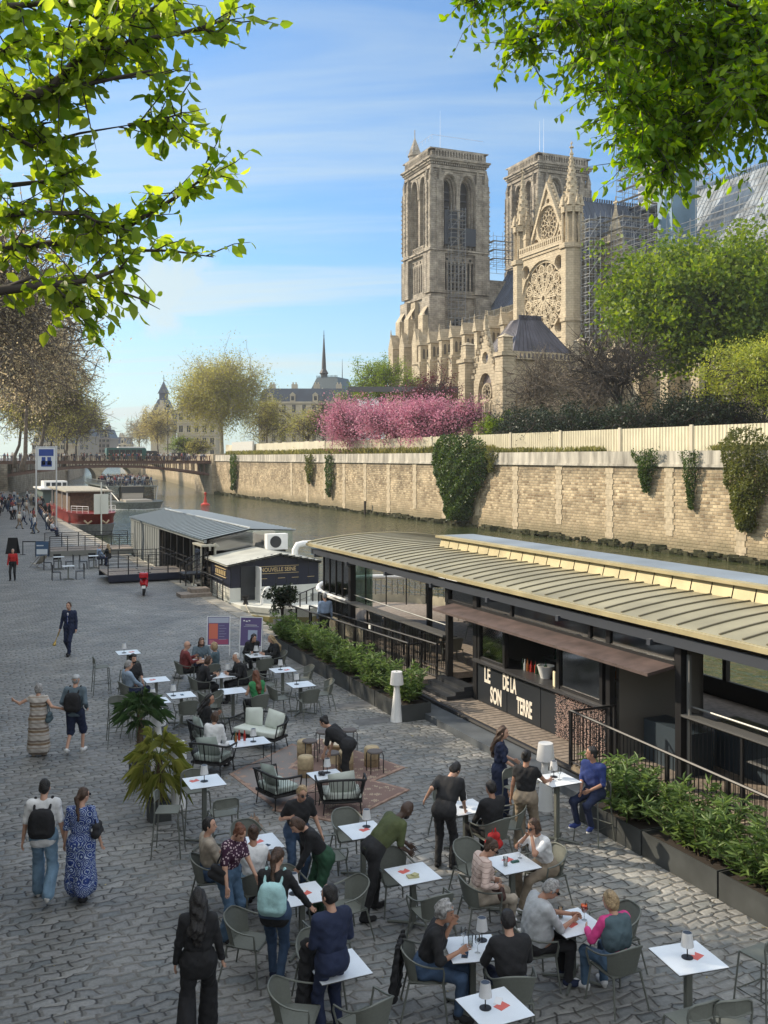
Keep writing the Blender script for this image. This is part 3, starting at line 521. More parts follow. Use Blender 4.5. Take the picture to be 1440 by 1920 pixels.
# outer aisle wall with buttress piers, each pier with its gabled head
NV.box(1, 44, -3.2, 6, G0, 27.2); NV.box(1, 44, -3.6, -3.1, 26.6, 27.3); balustrade(NV, S_(-3.4), 1, 43, 27.3, 1.3, .25, .9)
obj('aisle_wall', NV, STONE, cath)
for k in range(8):
    e_ = 3.8 + k * 5.15; b = MB()
    b.box(e_ - .85, e_ + .85, -6.2, -3.15, G0, 14); b.box(e_ - .78, e_ + .78, -5.7, -3.15, 14, 21.5); b.box(e_ - .72, e_ + .72, -5.2, -3.15, 21.5, 27.6); b.box(e_ - .62, e_ + .62, -4.9, -.6, 27.6, 31.2)
    for (z_, y0_, y1_) in ((14, -6.2, -5.7), (21.5, -5.7, -5.2)): b.add([(e_ - .85, y0_, z_), (e_ + .85, y0_, z_), (e_ + .85, y1_, z_ + 1.6), (e_ - .85, y1_, z_ + 1.6)], [(0, 1, 2, 3)])
    b.add([(e_ - .85, -5.2, 31.2), (e_ + .85, -5.2, 31.2), (e_, -5.2, 33.6), (e_ - .85, -.4, 31.2), (e_ + .85, -.4, 31.2), (e_, -.4, 33.6)], [(0, 1, 2), (3, 5, 4), (0, 2, 5, 3), (1, 4, 5, 2), (0, 3, 4, 1)])
    b.tube([(e_ - .4, -6.6, 26.8), (e_ - .4, -4.8, 27)], [.12, .25], 5); b.tube([(e_, -5.1, 33.2), (e_, -5.1, 34.6)], [.22, .05], 5)
    for i in range(8):    # flying arch up to the nave
        a0, a1 = i / 8, (i + 1) / 8; f0 = lambda q_: 30.5 + 7.5 * q_ - 1.5 * math.sin(q_ * 3.14) 
        b.add([(e_ - .35, -.6 + 14.4 * a0, f0(a0)), (e_ + .35, -.6 + 14.4 * a0, f0(a0)), (e_ + .35, -.6 + 14.4 * a1, f0(a1)), (e_ - .35, -.6 + 14.4 * a1, f0(a1))] + [(sx_ * .35 + e_, -.6 + 14.4 * q_, 31.6 + 7.6 * q_) for sx_, q_ in ((-1, a0), (1, a0), (1, a1), (-1, a1))], [(0, 1, 2, 3), (4, 7, 6, 5), (0, 4, 5, 1), (1, 5, 6, 2), (2, 6, 7, 3), (3, 7, 4, 0)])
    o = obj('buttress_pier', b, STONE, cath)
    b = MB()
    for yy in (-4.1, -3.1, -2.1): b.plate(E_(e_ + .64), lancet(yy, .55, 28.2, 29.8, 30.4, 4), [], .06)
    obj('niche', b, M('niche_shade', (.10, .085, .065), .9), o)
    if k < 7:
        b = MB(); b.plate(S_(-3.28), lancet(e_ + 2.6, 2.3, 13, 21.5, 24.5), [lancet(e_ + 2.6 + s_ * .52, .75, 13.3, 20.3, 21.2, 5) for s_ in (-1, 1)] + [circ((e_ + 2.6, 22.4), .55, 10)], .3); obj('aisle_window', b, STONE, cath)
        b = MB(); b.plate(S_(-3.22), lancet(e_ + 2.6, 2.2, 13, 21.5, 24.4), [], .05); obj('window_glass', b, M('leaded_glass', (.05, .05, .055), .3, var=.3, scale=3), cath)
# tower south side: tall stepped buttresses
for (e_, pr) in ((-13.2, 5.2), (-8.3, 4.6), (-.6, 4.9)):
    b = MB(); b.box(e_ - 1.5, e_ + 1.5, -pr, 0, G0, 22); b.box(e_ - 1.3, e_ + 1.3, -pr + .8, 0, 22, 32)
    b.add([(e_ - 1.5, -pr + .8, 32), (e_ + 1.5, -pr + .8, 32), (e_, -pr + .8, 35.4), (e_ - 1.5, -.4, 32), (e_ + 1.5, -.4, 32), (e_, -.4, 35.4)], [(0, 1, 2), (3, 5, 4), (0, 2, 5, 3), (1, 4, 5, 2), (0, 3, 4, 1)])
    b.tube([(e_, -pr + .9, 35), (e_, -pr + .9, 36.6)], [.25, .06], 5); obj('buttress_pier', b, STONE, cath)
    b = MB(); b.box(e_ - 1.2, e_ + 1.2, -2.6, 0, 32, 38.5); b.add([(e_ - 1.2, -2.6, 38.5), (e_ + 1.2, -2.6, 38.5), (e_ + 1.2, 0, 42.5), (e_ - 1.2, 0, 42.5)], [(0, 1, 2, 3)]); b.box(e_ - 1.15, e_ + 1.15, -.9, 0, 38, 42.5); obj('upper_buttress', b, STONE, cath)
# ---- south transept: x 43.5..57.5 facade plane y=-2.4
TC = 50.6; FY = -2.4
def rose(mb, fn, c, r, n, d, petals):
    for (r0, r1) in petals['rings']:
        mb.plate(fn, circ(c, r1, 48), [circ(c, r0, 48)], d)
    for k in range(n):
        g = 2 * math.pi * k / n + petals.get('ph', 0)
        pts = [(c[0] + q_ * math.cos(g), c[1] + q_ * math.sin(g)) for q_ in (petals['rings'][0][1] * .9, r * petals['r1'])]
        wd = r * .016; dx, dy = -math.sin(g) * wd, math.cos(g) * wd
        mb.plate(fn, [(pts[0][0] + dx, pts[0][1] + dy), (pts[0][0] - dx, pts[0][1] - dy), (pts[1][0] - dx, pts[1][1] - dy), (pts[1][0] + dx, pts[1][1] + dy)], [], d * .8)
        g2 = g + math.pi / n
        rad = petals['r1'] * r * math.sin(math.pi / n) * .98
        cc = (c[0] + petals['r1'] * r * math.cos(g2), c[1] + petals['r1'] * r * math.sin(g2)); mb.plate(fn, circ(cc, rad * 1.06, 14), [circ(cc, rad * .82, 14)], d * .8)
        for f_ in (.5,):
            g3 = g2; rr = r * .80; cc = (c[0] + rr * math.cos(g), c[1] + rr * math.sin(g)); rad3 = r * .12 * 12 / n; mb.plate(fn, circ(cc, rad3 * 1.15, 12), [circ(cc, rad3 * .8, 12)], d * .8)
        wd = r * .012
        for gg in (g2,):
            dx, dy = -math.sin(gg) * wd, math.cos(gg) * wd; q0, q1 = petals['r1'] * r + rad, r * .97
            mb.plate(fn, [(c[0] + q0 * math.cos(gg) + dx, c[1] + q0 * math.sin(gg) + dy), (c[0] + q0 * math.cos(gg) - dx, c[1] + q0 * math.sin(gg) - dy), (c[0] + q1 * math.cos(gg) - dx, c[1] + q1 * math.sin(gg) - dy), (c[0] + q1 * math.cos(gg) + dx, c[1] + q1 * math.sin(gg) + dy)], [], d * .8)
        cc = (c[0] + r * .92 * math.cos(g2 + math.pi / n * .5), c[1] + r * .92 * math.sin(g2 + math.pi / n * .5)); 
BR = brickmat('bright_limestone', (.57, .48, .335), (.48, .40, .28), (.32, .26, .18), .9, .4, .02, var=.2, bump=.04)
GL = M('rose_glass', (.085, .07, .06), .3, var=.5, scale=1.6)
tf = MB(); rc = (TC, 34.6); RR = 6.5
tf.plate(S_(FY), rect(TC - 7.4, TC + 7.4, G0, 43.2), [circ(rc, RR, 48), lancet(TC - 2.6, 2.2, 12, 20, 22.5), lancet(TC + 2.6, 2.2, 12, 20, 22.5)] + [circ((TC + sx_ * 5.35, rc[1] + sz_ * 5.35), 1.15, 12) for sx_ in (-1, 1) for sz_ in (-1, 1)], 1.0)
tf.box(TC - 7.4, TC + 7.4, FY - .9, FY + 1, 42.3, 42.8); tf.box(TC - 7.6, TC + 7.6, FY - 1.1, FY + 1, 42.8, 43.3)
tf.plate(S_(FY - .6), rect(TC - 7.2, TC + 7.2, 27.2, 42.2), [circ(rc, RR + .15, 48)] + [circ((TC + sx_ * 5.35, rc[1] + sz_ * 5.35), 1.3, 12) for sx_ in (-1, 1) for sz_ in (-1, 1)], .25)
balustrade(tf, S_(FY - 1.0), TC - 7.4, TC + 7.4, 43.3, 1.2, .2, .62)
# gable with its own small rose
GZ = 44.3; gc = (TC, 47.8)
gy = FY + 1.0
tf.plate(S_(gy), [(TC - 6.2, 43.3), (TC + 6.2, 43.3), (TC + .25, 54.4), (TC - .25, 54.4)], [circ(gc, 3.1, 32), circ((TC - 3.9, 45.1), .75, 10), circ((TC + 3.9, 45.1), .75, 10), circ((TC, 51.75), .5, 10)], .9)
for sg in (-1, 1):
    tf.add([(TC + sg * 6.5, gy - .8, 43.5), (TC + sg * 6.5, gy + .8, 43.5), (TC, gy + .8, 55.2), (TC, gy - .8, 55.2), (TC + sg * 5.9, gy - .8, 43.5), (TC + sg * 5.9, gy + .8, 43.5), (TC, gy + .8, 54.1), (TC, gy - .8, 54.1)], [(0, 1, 2, 3), (4, 7, 6, 5), (0, 3, 7, 4), (1, 5, 6, 2)])
    for k in range(14):
        q_ = (k + .5) / 14; tf.cbox((TC + sg * 6.65 * (1 - q_), gy, 43.6 + 11.8 * q_), (.42, .5, .55), .5)
tf.plate(S_(gy - .5), circ(gc, 3.55, 40), [circ(gc, 3.15, 40)], .3)
tfo = obj('transept_front', tf, BR, cath)
b = MB(); rose(b, S_(FY - .15), rc, RR, 24, .5, {'rings': [(.45, .75), (RR * .955, RR * 1.01), (RR * .30, RR * .325)], 'r1': .58}); rose(b, S_(FY - .12), rc, RR, 12, .55, {'rings': [(.5, .9)], 'r1': .58, 'ph': .13}); obj('rose_window', b, BR, tfo)
b = MB(); rose(b, S_(gy - .1), gc, 3.1, 12, .4, {'rings': [(.25, .45), (2.95, 3.15)], 'r1': .62}); b.plate(S_(gy + .3), circ(gc, 3.2, 30), [], .1, 1); obj('gable_rose', b, [BR, GL], tfo)
b = MB(); b.plate(S_(FY + .35), rect(TC - 7, TC + 7, 27, 42), [], .1); b.plate(S_(FY + .3), rect(TC - 5, TC + 5, 12, 23), [], .1)
for z_ in (45.1, ): b.plate(S_(gy + .35), rect(TC - 5, TC + 5, 44, 46.2), [], .05)
obj('window_glass', b, GL, tfo)
def turret(x, y, name='turret'):
    b = MB(); b.prism(circ((x, y), 1.75, 8, ph=.39), G0, 41.8); b.prism(circ((x, y), 2.0, 8, ph=.39), 29.5, 30.1); b.prism(circ((x, y), 2.1, 8, ph=.39), 41.8, 42.6); b.prism(circ((x, y), 1.0, 8, ph=.39), 42.6, 49)
    for k in range(8):
        g = .39 + 2 * math.pi * k / 8; b.tube([(x + 1.5 * math.cos(g), y + 1.5 * math.sin(g), 42.6), (x + 1.5 * math.cos(g), y + 1.5 * math.sin(g), 49)], .2, 6)
        g += .39; b.cbox((x + 1.55 * math.cos(g), y + 1.55 * math.sin(g), 48.2), (.5, .9, .9), g); b.pyr((x + 1.7 * math.cos(g), y + 1.7 * math.sin(g), 48.9), (.7, .7), 2.1)
    b.prism(circ((x, y), 1.8, 8, ph=.39), 48.6, 49.2); b.lathe((x, y, 49.2), [(1.4, 0), (1.05, 1.9), (.12, 9.4), (.05, 10.8)], 8)
    for k in range(12):
        for j in range(4): g = .39 + math.pi / 2 * j + .78 * (k % 2); r_ = 1.3 * (1 - k / 12.5); b.cbox((x + r_ * math.cos(g), y + r_ * math.sin(g), 50.1 + k * .7), (.3, .3, .3), g)
    b.cbox((x, y, 58.9), (.75, .2, .2), 0); b.cbox((x, y, 58.9), (.2, .75, .2), 0); b.cbox((x, y, 59.6), (.5, .18, .18), 0)
    obj(name, b, BR, cath)
turret(TC - 7.9, FY + .2); turret(TC + 7.9, FY + .2)
b = MB()
for (px_, py_, z_, h_) in ((TC - 6.2, FY, 43, 9), (TC + 6.0, FY, 43, 9), (TC - 6.6, FY + 2.5, 44, 12), (TC + 6.6, FY + 3, 43, 8), (TC, gy, 54.8, 1.6)): b = MB(); pinnacle(b, px_, py_, z_, 1.0 if h_ > 4 else .6, h_); obj('pinnacle', b, BR, cath)
b = MB(); b.box(TC - 6.9, TC + 6.9, FY + .5, 20, G0, 40); b.box(TC - 7.2, TC + 7.2, 1, 20, 39.4, 40); balustrade(b, E_(TC + 7.1), 0, 14, 40, 1.4)
for yy in (3, 8.5, 14): b.box(TC + 6.9, TC + 9.0, yy - .8, yy + .8, G0, 34); b.pyr((TC + 7.9, yy, 34), (2, 1.7), 3)
obj('transept_wall', b, STONEG, cath)
b = MB()
for yy in (5.7, 11.2): b.plate(E_(TC + 6.98), lancet(yy, 3, 27, 34, 37.5), [], .08)
obj('window_glass', b, M('leaded_glass', (.05, .05, .055)), cath)
gable_roof(FY + 1.5, 33, TC, 6.8, 40, 52.6, 'y')
# choir further east and its roof
b = MB(); b.box(58, 100, 13.8, 27.2, G0, 38.5); b.box(58, 98, 1, 13.8, G0, 24.5); b.box(58, 96, -3, 1, G0, 17.5); balustrade(b, S_(-3.2), 58, 96, 17.5, 1.2, .25, .8); b.lathe((100, 20.5, G0), [(7, 0), (7, 31)], 14)
for k in range(6): b.box(60 + k * 6.4, 61.6 + k * 6.4, -5.5, -3, G0, 22); b.pyr((60.8 + k * 6.4, -4.2, 22), (1.8, 2.5), 3.5)
obj('choir_wall', b, STONE, cath)
LEAD = M('lead_bright', (.20, .235, .27), .5, 0, var=.5, scale=.5, streak=True); gable_roof(58, 102, 20.5, 7.6, 39, 52.8, name='roof')
# small stair turret head beside the transept
b = MB(); b.prism(circ((TC + 11, 4.5), 2.6, 8, ph=.39), G0, 42.0); b.prism(circ((TC + 11, 4.5), 3.0, 8, ph=.39), 41.2, 42); balustrade(b, S_(1.2), TC + 8, TC + 14, 42, 1.2, .2, .6); b.lathe((TC + 11, 4.5, 42), [(2.2, 0), (.25, 6.5), (.3, 6.6), (.1, 8.6)], 4); b.cbox((TC + 11, 4.5, 49.6), (1, .3, .3)); obj('stair_turret', b, STONE, cath)
# ---- sacristy with dark hipped roof
b = MB(); sx0, sx1, sy0, sy1 = 60.2, 72.0, -22.8, -9.6
b.box(sx0 + .6, sx1 - .6, sy0 + .6, sy1, G0, 21.3)
for (x, y) in ((sx0, sy0), (sx1, sy0), (sx1, sy1)):
    b.box(x - 1.3, x + 1.3, y - 1.3, y + 1.3, G0, 12); b.box(x - 1.1, x + 1.1, y - 1.1, y + 1.1, 12, 21.6); b.box(x - 1.35, x + 1.35, y - 1.35, y + 1.35, 21.6, 22.2)
    b.box(x - .8, x + .8, y - .8, y + .8, 22.2, 24.4); b.pyr((x, y, 24.4), (1.9, 1.9), .6)
mid = (sx0 + sx1) / 2
b.plate(S_(sy0 + .2), [(mid - 3.6, G0), (mid + 3.6, G0), (mid + 3.6, 19), (mid, 26.5), (mid - 3.6, 19)], [lancet(mid, 4.6, 9.5, 15.5, 19.6), circ((mid, 21.9), .95, 14)], .7)
for sg in (-1, 1):
    for k in range(8): b.cbox((mid + sg * 3.7 * (1 - k / 8), sy0 - .2, 19.2 + 7.4 * k / 8), (.4, .5, .5), .6)
b.plate(S_(sy0 + .3), circ((mid, 16.6), 1.5, 24), [circ((mid, 16.6), 1.25, 24)], .4)
for k in range(8): g = k * math.pi / 4; b.plate(S_(sy0 + .3), circ((mid + .85 * math.cos(g), 16.6 + .85 * math.sin(g)), .38, 10), [circ((mid + .85 * math.cos(g), 16.6 + .85 * math.sin(g)), .28, 10)], .3)
for xx in (-1.5, 0, 1.5): b.box(mid + xx - .12, mid + xx + .12, sy0 + .2, sy0 + .5, 9.5, 15.2)
b.plate(S_(sy0 + .3), rect(mid - 2.4, mid + 2.4, 13.6, 15.6), [lancet(mid + xx, 1.1, 13.65, 14.4, 15.2, 5) for xx in (-1.6, -.35 + .35, 1.6)], .3)
pinnacle(b, mid, sy0, 26.2, .6, 3); balustrade(b, E_(sx1 - .2), sy0 + 1, sy1 - 1, 21.3, 1.2, .2, .7); balustrade(b, S_(sy0 + .3), sx0 + 1, mid - 3, 21.3, 1.2, .2, .7)
for yy in np.linspace(sy0 + 3.5, sy1 - 3.5, 3): b.plate(E_(sx1 - .45), lancet(yy, 2.6, 10, 15, 17.6), [lancet(yy - .55, .8, 10.2, 14.6, 15.6, 5), lancet(yy + .55, .8, 10.2, 14.6, 15.6, 5)], .3)
sac = obj('sacristy', b, STONE, cath)
b = MB(); b.plate(S_(sy0 + .56), rect(mid - 2.4, mid + 2.4, 9.5, 19.3), [], .06); obj('window_glass', b, M('tall_window_glass', (.16, .12, .11), .3, var=.3, scale=2), sac)
b = MB(); x0, x1, y0, y1 = sx0 + .4, sx1 - .4, sy0 + 1.4, sy1; t0, t1_, u0, u1 = mid - 1.2, mid + 1.2, sy0 + 5.2, sy1 - 4.2
b.add([(x0, y0, 21.4), (x1, y0, 21.4), (x1, y1, 21.4), (x0, y1, 21.4), (t0, u0, 28.0), (t1_, u0, 28.0), (t1_, u1, 28.0), (t0, u1, 28.0)], [(0, 1, 5, 4), (1, 2, 6, 5), (2, 3, 7, 6), (3, 0, 4, 7), (4, 5, 6, 7)])
for k in range(13):
    q_ = k / 12; b.tube([(x0 + (x1 - x0) * q_, y0 - .02, 21.4), (t0 + (t1_ - t0) * q_, u0 - .02, 28.0)], .06, 4); b.tube([(x1 + .02, y0 + (y1 - y0) * q_, 21.4), (t1_ + .02, u0 + (u1 - u0) * q_, 28.0)], .06, 4)
    b.cbox((t1_, u0 + (u1 - u0) * q_, 28.3), (.2, .25, .7), .7)
obj('hipped_roof', b, M('dark_lead', (.07, .065, .08), .45, .2, var=.45, scale=.8, streak=True), sac)
# ---- scaffolding
SC = M('scaffold_steel', (.27, .28, .29), .5, .4); SB = M('scaffold_board', (.42, .40, .36), .7)
def scaffold(label, x0, x1, y0, y1, z0, z1, st=2.1, lift=2.0, boards=True, skip=0, par=None, r=.05, mat=None):
    b = MB(); nx = max(1, round((x1 - x0) / st)); ny = max(1, round((y1 - y0) / st)); nz = int((z1 - z0) / lift); rnd = random.Random(int(x0 * 7 + z1))
    X = np.linspace(x0, x1, nx + 1); Y_ = np.linspace(y0, y1, ny + 1)
    edge = [(x, y) for x in X for y in Y_ if x in (X[0], X[-1]) or y in (Y_[0], Y_[-1])]
    for x, y in edge: b.tube([(x, y, z0), (x, y, z1 + rnd.uniform(0, 1.5))], r, 4, cap=False)
    for k in range(nz + 1):
        for dz_ in (0, 1.0):
            z = z0 + k * lift + dz_
            if z > z1: continue
            b.tube([(x0, y0, z), (x1, y0, z), (x1, y1, z), (x0, y1, z)], r * .9, 4, closed=True)
    for k in range(nz):
        for i in range(nx):
            if (i + k) % 2 == skip: b.tube([(X[i], y0, z0 + k * lift), (X[i + 1], y0, z0 + (k + 1) * lift)], r * .8, 4, cap=False)
        for i in range(ny):
            if (i + k) % 2 == skip: b.tube([(x1, Y_[i], z0 + k * lift), (x1, Y_[i + 1], z0 + (k + 1) * lift)], r * .8, 4, cap=False)
    th = thing('scaffolding', label, 'scaffolding', (10.76, 220, 0), KA); obj('tube_frame', b, mat or SC, th)
    if boards:
        b = MB(); wd = min(1.0, x1 - x0)
        for k in range(1, nz + 1):
            z = z0 + k * lift; b.box(x0 + .1, x1 - .1, y0 + .05, min(y0 + 1.0, y1), z, z + .06)
            if y1 - y0 > 1.5: b.box(x1 - wd, x1 - .05, y0 + .05, y1 - .1, z + .005, z + .055)
        obj('platform_board', b, SB, th)
    return th
scaffold('tall narrow stair scaffold climbing the face of the nearer tower', .9, 2.4, 3.6, 7.2, 30, 62, 1.5)
scaffold('low wide scaffold on the aisle roof at the foot of the nearer tower', 2.5, 14, 4.5, 8, 29, 37, 2.2)
scaffold('slim bright scaffold tower against the right corner of the rose window front', TC + 9.8, TC + 12.2, -1.6, .6, G0 + 6, 46, 1.2, 1.5, mat=M('scaffold_bright', (.42, .43, .43), .5, .3))
scaffold('broad scaffold wrapped around the transept side below the slate roof', TC + 10.8, TC + 17, 1.5, 10, 26, 46, 1.6, 1.8)
scaffold('narrow scaffold strip on the transept roof edge', TC + 5.4, TC + 7.4, 4, 16, 40, 48, 1.6, 1.6)
scaffold('scaffold deck on the roof between the two towers', -4, 3, 14, 26, 50, 57.5, 2.4)
scaffold('scaffold cage on top of the choir roof beside the spire works', 38, 47, 26, 38, 52, 64, 2.2)
sp = scaffold('soaring scaffold tower around the spire works half hidden by leaves', 47.5, 56.5, 15, 26, 40, 92, 1.8, 2.0)
b = MB(); b.box(50, 57.6, 18, 26.5, 52, 92); obj('white_sheeting', b, M('tarp', (.50, .56, .62), .6, var=.15, scale=.4), sp)
b = MB(); b.box(66.8, 70.5, 9, 14, 34, 56); tag(obj('lift_shaft', b, M('blue_tarp', (.13, .22, .30), .6, var=.2, scale=.3), loc=(10.76, 220, 0), rz=KA), 'blue grey sheeted hoist tower beside the choir roof', 'hoist')
scaffold('dense scaffold veil in front of the choir roof on the far right', 76, 98, 9, 12, 25, 50, 3.2, 3.0, boards=False, mat=M('scaffold_bright', (.42, .43, .43), .5, .3))
scaffold('lower scaffold grid standing over the choir aisle at the far right', 70, 98, -2, 0, 18, 40, 2.6, boards=False)
b = MB(); b.tube([(44, 30, 62), (44, 30, 69)], .12, 4); b.tube([(43, 30, 69), (46.5, 30, 67.5)], .12, 4); b.box(45.2, 46, 29.8, 30.2, 65, 67); tag(obj('hoist_arm', b, BLACK, loc=(10.76, 220, 0), rz=KA), 'small dark hoist arm standing on the rooftop scaffold', 'hoist')
# ================================================================ FOLIAGE
def npmesh(name, v, f, mat, smooth=False):
    """v (N,3), f (M,k) all same k"""
    me = bpy.data.meshes.new(name); n, k = f.shape
    me.vertices.add(len(v)); me.vertices.foreach_set('co', np.asarray(v, np.float32).ravel())
    me.loops.add(n * k); me.loops.foreach_set('vertex_index', f.astype(np.int32).ravel())
    me.polygons.add(n); me.polygons.foreach_set('loop_start', (np.arange(n) * k).astype(np.int32))
    me.update(calc_edges=True)
    if smooth: me.polygons.foreach_set('use_smooth', np.ones(n, bool))
    me.materials.append(mat); return me
def unit(a): return a / np.maximum(np.linalg.norm(a, axis=1, keepdims=True), 1e-9)
def leafmesh(name, C, D, size, mat, wr=.42, rng=RNG, detailed=False, droop=0):
    """C leaf bases, D leaf directions, size lengths"""
    n = len(C); D = unit(D + rng.normal(0, .01, D.shape)); D[:, 2] -= droop; D = unit(D)
    U = unit(rng.normal(0, 1, (n, 3))); Wd = unit(np.cross(D, U)); Nn = np.cross(Wd, D); s = size[:, None]
    if not detailed:
        v = np.stack([C, C + D * s * .5 + Wd * s * wr * .5, C + D * s, C + D * s * .5 - Wd * s * wr * .5], 1).reshape(-1, 3)
        f = np.arange(4 * n).reshape(n, 4); return npmesh(name, v, f, mat)
    cup = Nn * s * .08
    v = np.stack([C, C + D * s * .32 + Wd * s * wr * .5 + cup, C + D * s * .7 + Wd * s * wr * .40 + cup, C + D * s - cup, C + D * s * .7 - Wd * s * wr * .40 + cup, C + D * s * .32 - Wd * s * wr * .5 + cup, C + D * s * .5], 1).reshape(-1, 3)
    b = np.arange(n)[:, None] * 7
    f = np.concatenate([b + np.array([[0, 1, 6]]), b + np.array([[1, 2, 6]]), b + np.array([[2, 3, 6]]), b + np.array([[3, 4, 6]]), b + np.array([[4, 5, 6]]), b + np.array([[5, 0, 6]])])
    return npmesh(name, v, f, mat)
def bez(p0, p1, sag, n, rnd, wob=.06):
    p0, p1 = Vector(p0), Vector(p1); L_ = (p1 - p0).length; c = (p0 + p1) / 2 + Vector((0, 0, sag * L_)); out = []
    for i in range(n):
        t_ = i / (n - 1); q_ = p0 * (1 - t_) ** 2 + c * 2 * t_ * (1 - t_) + p1 * t_ * t_
        if 0 < i < n - 1: q_ = q_ + Vector((rnd.gauss(0, wob), rnd.gauss(0, wob), rnd.gauss(0, wob))) * L_ * .35
        out.append(q_)
    return out
BARK = M('bark', (.13, .105, .08), .9, var=.35, scale=3, bump=.03, bscale=8)
BARKD = M('dark_bark', (.05, .04, .032), .9, var=.3, scale=3)
BARKP = M('pale_bark', (.30, .27, .19), .85, var=.35, scale=2)
def tree(name, label, loc, H, rx, rz_, cz, nl, ls, lm, bark=BARK, seed=1, limbs=8, subs=6, twigs=5, tr=.35, lean=(0, 0), group=None, spread=.9, base_r=1.6, wr=.5, ry=None, droop=.1, cat='tree', gap=0.0, twr=.03, shell=.45, part='crown'):
    rnd = random.Random(seed); rng = np.random.default_rng(seed); ry = ry or rx
    b = MB(); th = thing(name, label, cat, loc, 0, group)
    top = Vector((lean[0], lean[1], cz)); tp = bez((0, 0, -.3), top, 0, 6, rnd, .05); b.tube(tp, [tr * (1.25 if i == 0 else 1 - .11 * i) for i in range(6)], 8)
    tips = []
    for i in range(limbs):
        g = 2.4 * i + rnd.uniform(-.3, .3); el = rnd.uniform(-.35, 1.0) if i else 1.2
        end = top + Vector((rx * .62 * math.cos(g) * math.cos(el), ry * .62 * math.sin(g) * math.cos(el), rz_ * .62 * math.sin(el)))
        st = tp[3] + (tp[5] - tp[3]) * rnd.random(); br_ = bez(st, end, .10, 5, rnd); b.tube(br_, [tr * .48, tr * .4, tr * .32, tr * .24, tr * .15], 5)
        for j in range(subs):
            d = Vector((rnd.gauss(0, 1), rnd.gauss(0, 1), rnd.gauss(.1, .85))).normalized()
            q_ = rnd.uniform(shell, 1) ** .6; e2 = top + Vector((rx * d.x, ry * d.y, rz_ * d.z)) * q_
            e2 = e2 * .62 + end * .38 + Vector((rx * math.cos(g), ry * math.sin(g), 0)) * .12
            s2 = br_[2 + j % 3]; b2 = bez(s2, e2, .06, 4, rnd); b.tube(b2, [tr * .2, tr * .14, tr * .1, tr * .05], 4, cap=False)
            for k in range(twigs):
                e3 = e2 + Vector((rnd.gauss(0, 1), rnd.gauss(0, 1), rnd.gauss(.25, .9))) * rx * .19
                b3 = bez(b2[1 + k % 3], e3, .05, 4, rnd, .1); b.tube(b3, [twr * 1.6, twr * 1.2, twr, twr * .6], 3, cap=False); tips += [(b3[2], e3)]
    obj('trunk', b, bark, th, smooth=180, fix=False)
    if nl:
        T0 = np.array([t_[0] for t_ in tips]); T1 = np.array([t_[1] for t_ in tips]); w_ = rng.random(len(tips)) ** 1.2 + gap * .0
        idx = rng.choice(len(tips), nl, p=w_ / w_.sum()); q_ = rng.random((nl, 1)) * 1.15
        C = T0[idx] * (1 - q_) + T1[idx] * q_ + rng.normal(0, 1, (nl, 3)) * rx * .075 * spread
        D = rng.normal(0, 1, (nl, 3)) + (T1 - T0)[idx] * .3; D[:, 2] += .15
        me = leafmesh(part, C, D, ls * rng.uniform(.6, 1.3, nl), lm, wr, rng, droop=droop); o = obj(part, me, None, th)
    return th
LG = leafmat('leaf_fresh', (.06, .12, .012), (.19, .25, .03), .45)
LB_ = leafmat('leaf_bud', (.27, .22, .13), (.44, .38, .24), .5)
LGO = leafmat('leaf_gold', (.20, .20, .05), (.36, .34, .10), .4)
LY = leafmat('leaf_lime', (.17, .22, .03), (.36, .38, .07), .4)
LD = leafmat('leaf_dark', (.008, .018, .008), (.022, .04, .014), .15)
LP = leafmat('blossom_pink', (.33, .11, .165), (.53, .27, .33), .3)
LPD = leafmat('leaf_plum', (.06, .015, .02), (.12, .03, .035), .25)
LN = leafmat('leaf_near', (.09, .17, .018), (.30, .38, .05), .62)
LNR = leafmat('leaf_near_right', (.07, .17, .01), (.22, .33, .022), .6)
def gz(u, v, Y, z0=7.0): q_ = Q(u, v, Y); return q_
def G(u, Y, z=7.0): return Vector(((u - 720) * Y / F, Y, z))
# island trees
tree('green_tree', 'big fresh green spreading tree in front of the choir right of the scaffolding', G(1320, 112), 26, 11.4, 9.0, 15.6, 78000, .50, LG, BARKD, 3, limbs=16, subs=11, twigs=7, tr=.5, shell=.5, spread=.85, wr=.75)
tree('lime_tree', 'yellow green drooping tree at the right edge above the cream fence', G(1432, 92), 12, 6.2, 4.6, 6.4, 16000, .28, LY, BARKD, 5, limbs=9, subs=7, tr=.25, droop=.5)
tree('bare_tree', 'dark leafless leaning tree in front of the sacristy side', G(1175, 100), 13, 6.2, 6.0, 8.0, 500, .12, LB_, BARKD, 8, limbs=11, subs=9, twigs=8, tr=.34, lean=(-1.2, 0), twr=.028)
tree('bare_tree', 'grey twiggy leafless tree right in front of the sacristy wall', G(1015, 128), 14, 5.6, 7.0, 8.5, 2200, .10, LB_, BARK, 12, limbs=11, subs=9, twigs=9, tr=.2, twr=.03)
tree('bare_tree', 'thin bare tree between the sacristy and the green tree', G(1100, 118), 12, 5, 5.5, 7.5, 1200, .1, LB_, BARK, 14, limbs=10, subs=8, twigs=8, tr=.2, twr=.028)
tree('leafy_tree', 'fresh green tree left of the nearer tower base', G(712, 190, 6.5), 20, 7.2, 6.4, 13.4, 16000, .32, LG, BARKD, 21, limbs=9, subs=7, tr=.3, twr=.04)
tree('leafy_tree', 'small green tree against the foot of the nearer tower', G(770, 185, 6.5), 16, 4, 5, 11.5, 2600, .3, LG, BARKD, 22, tr=.2)
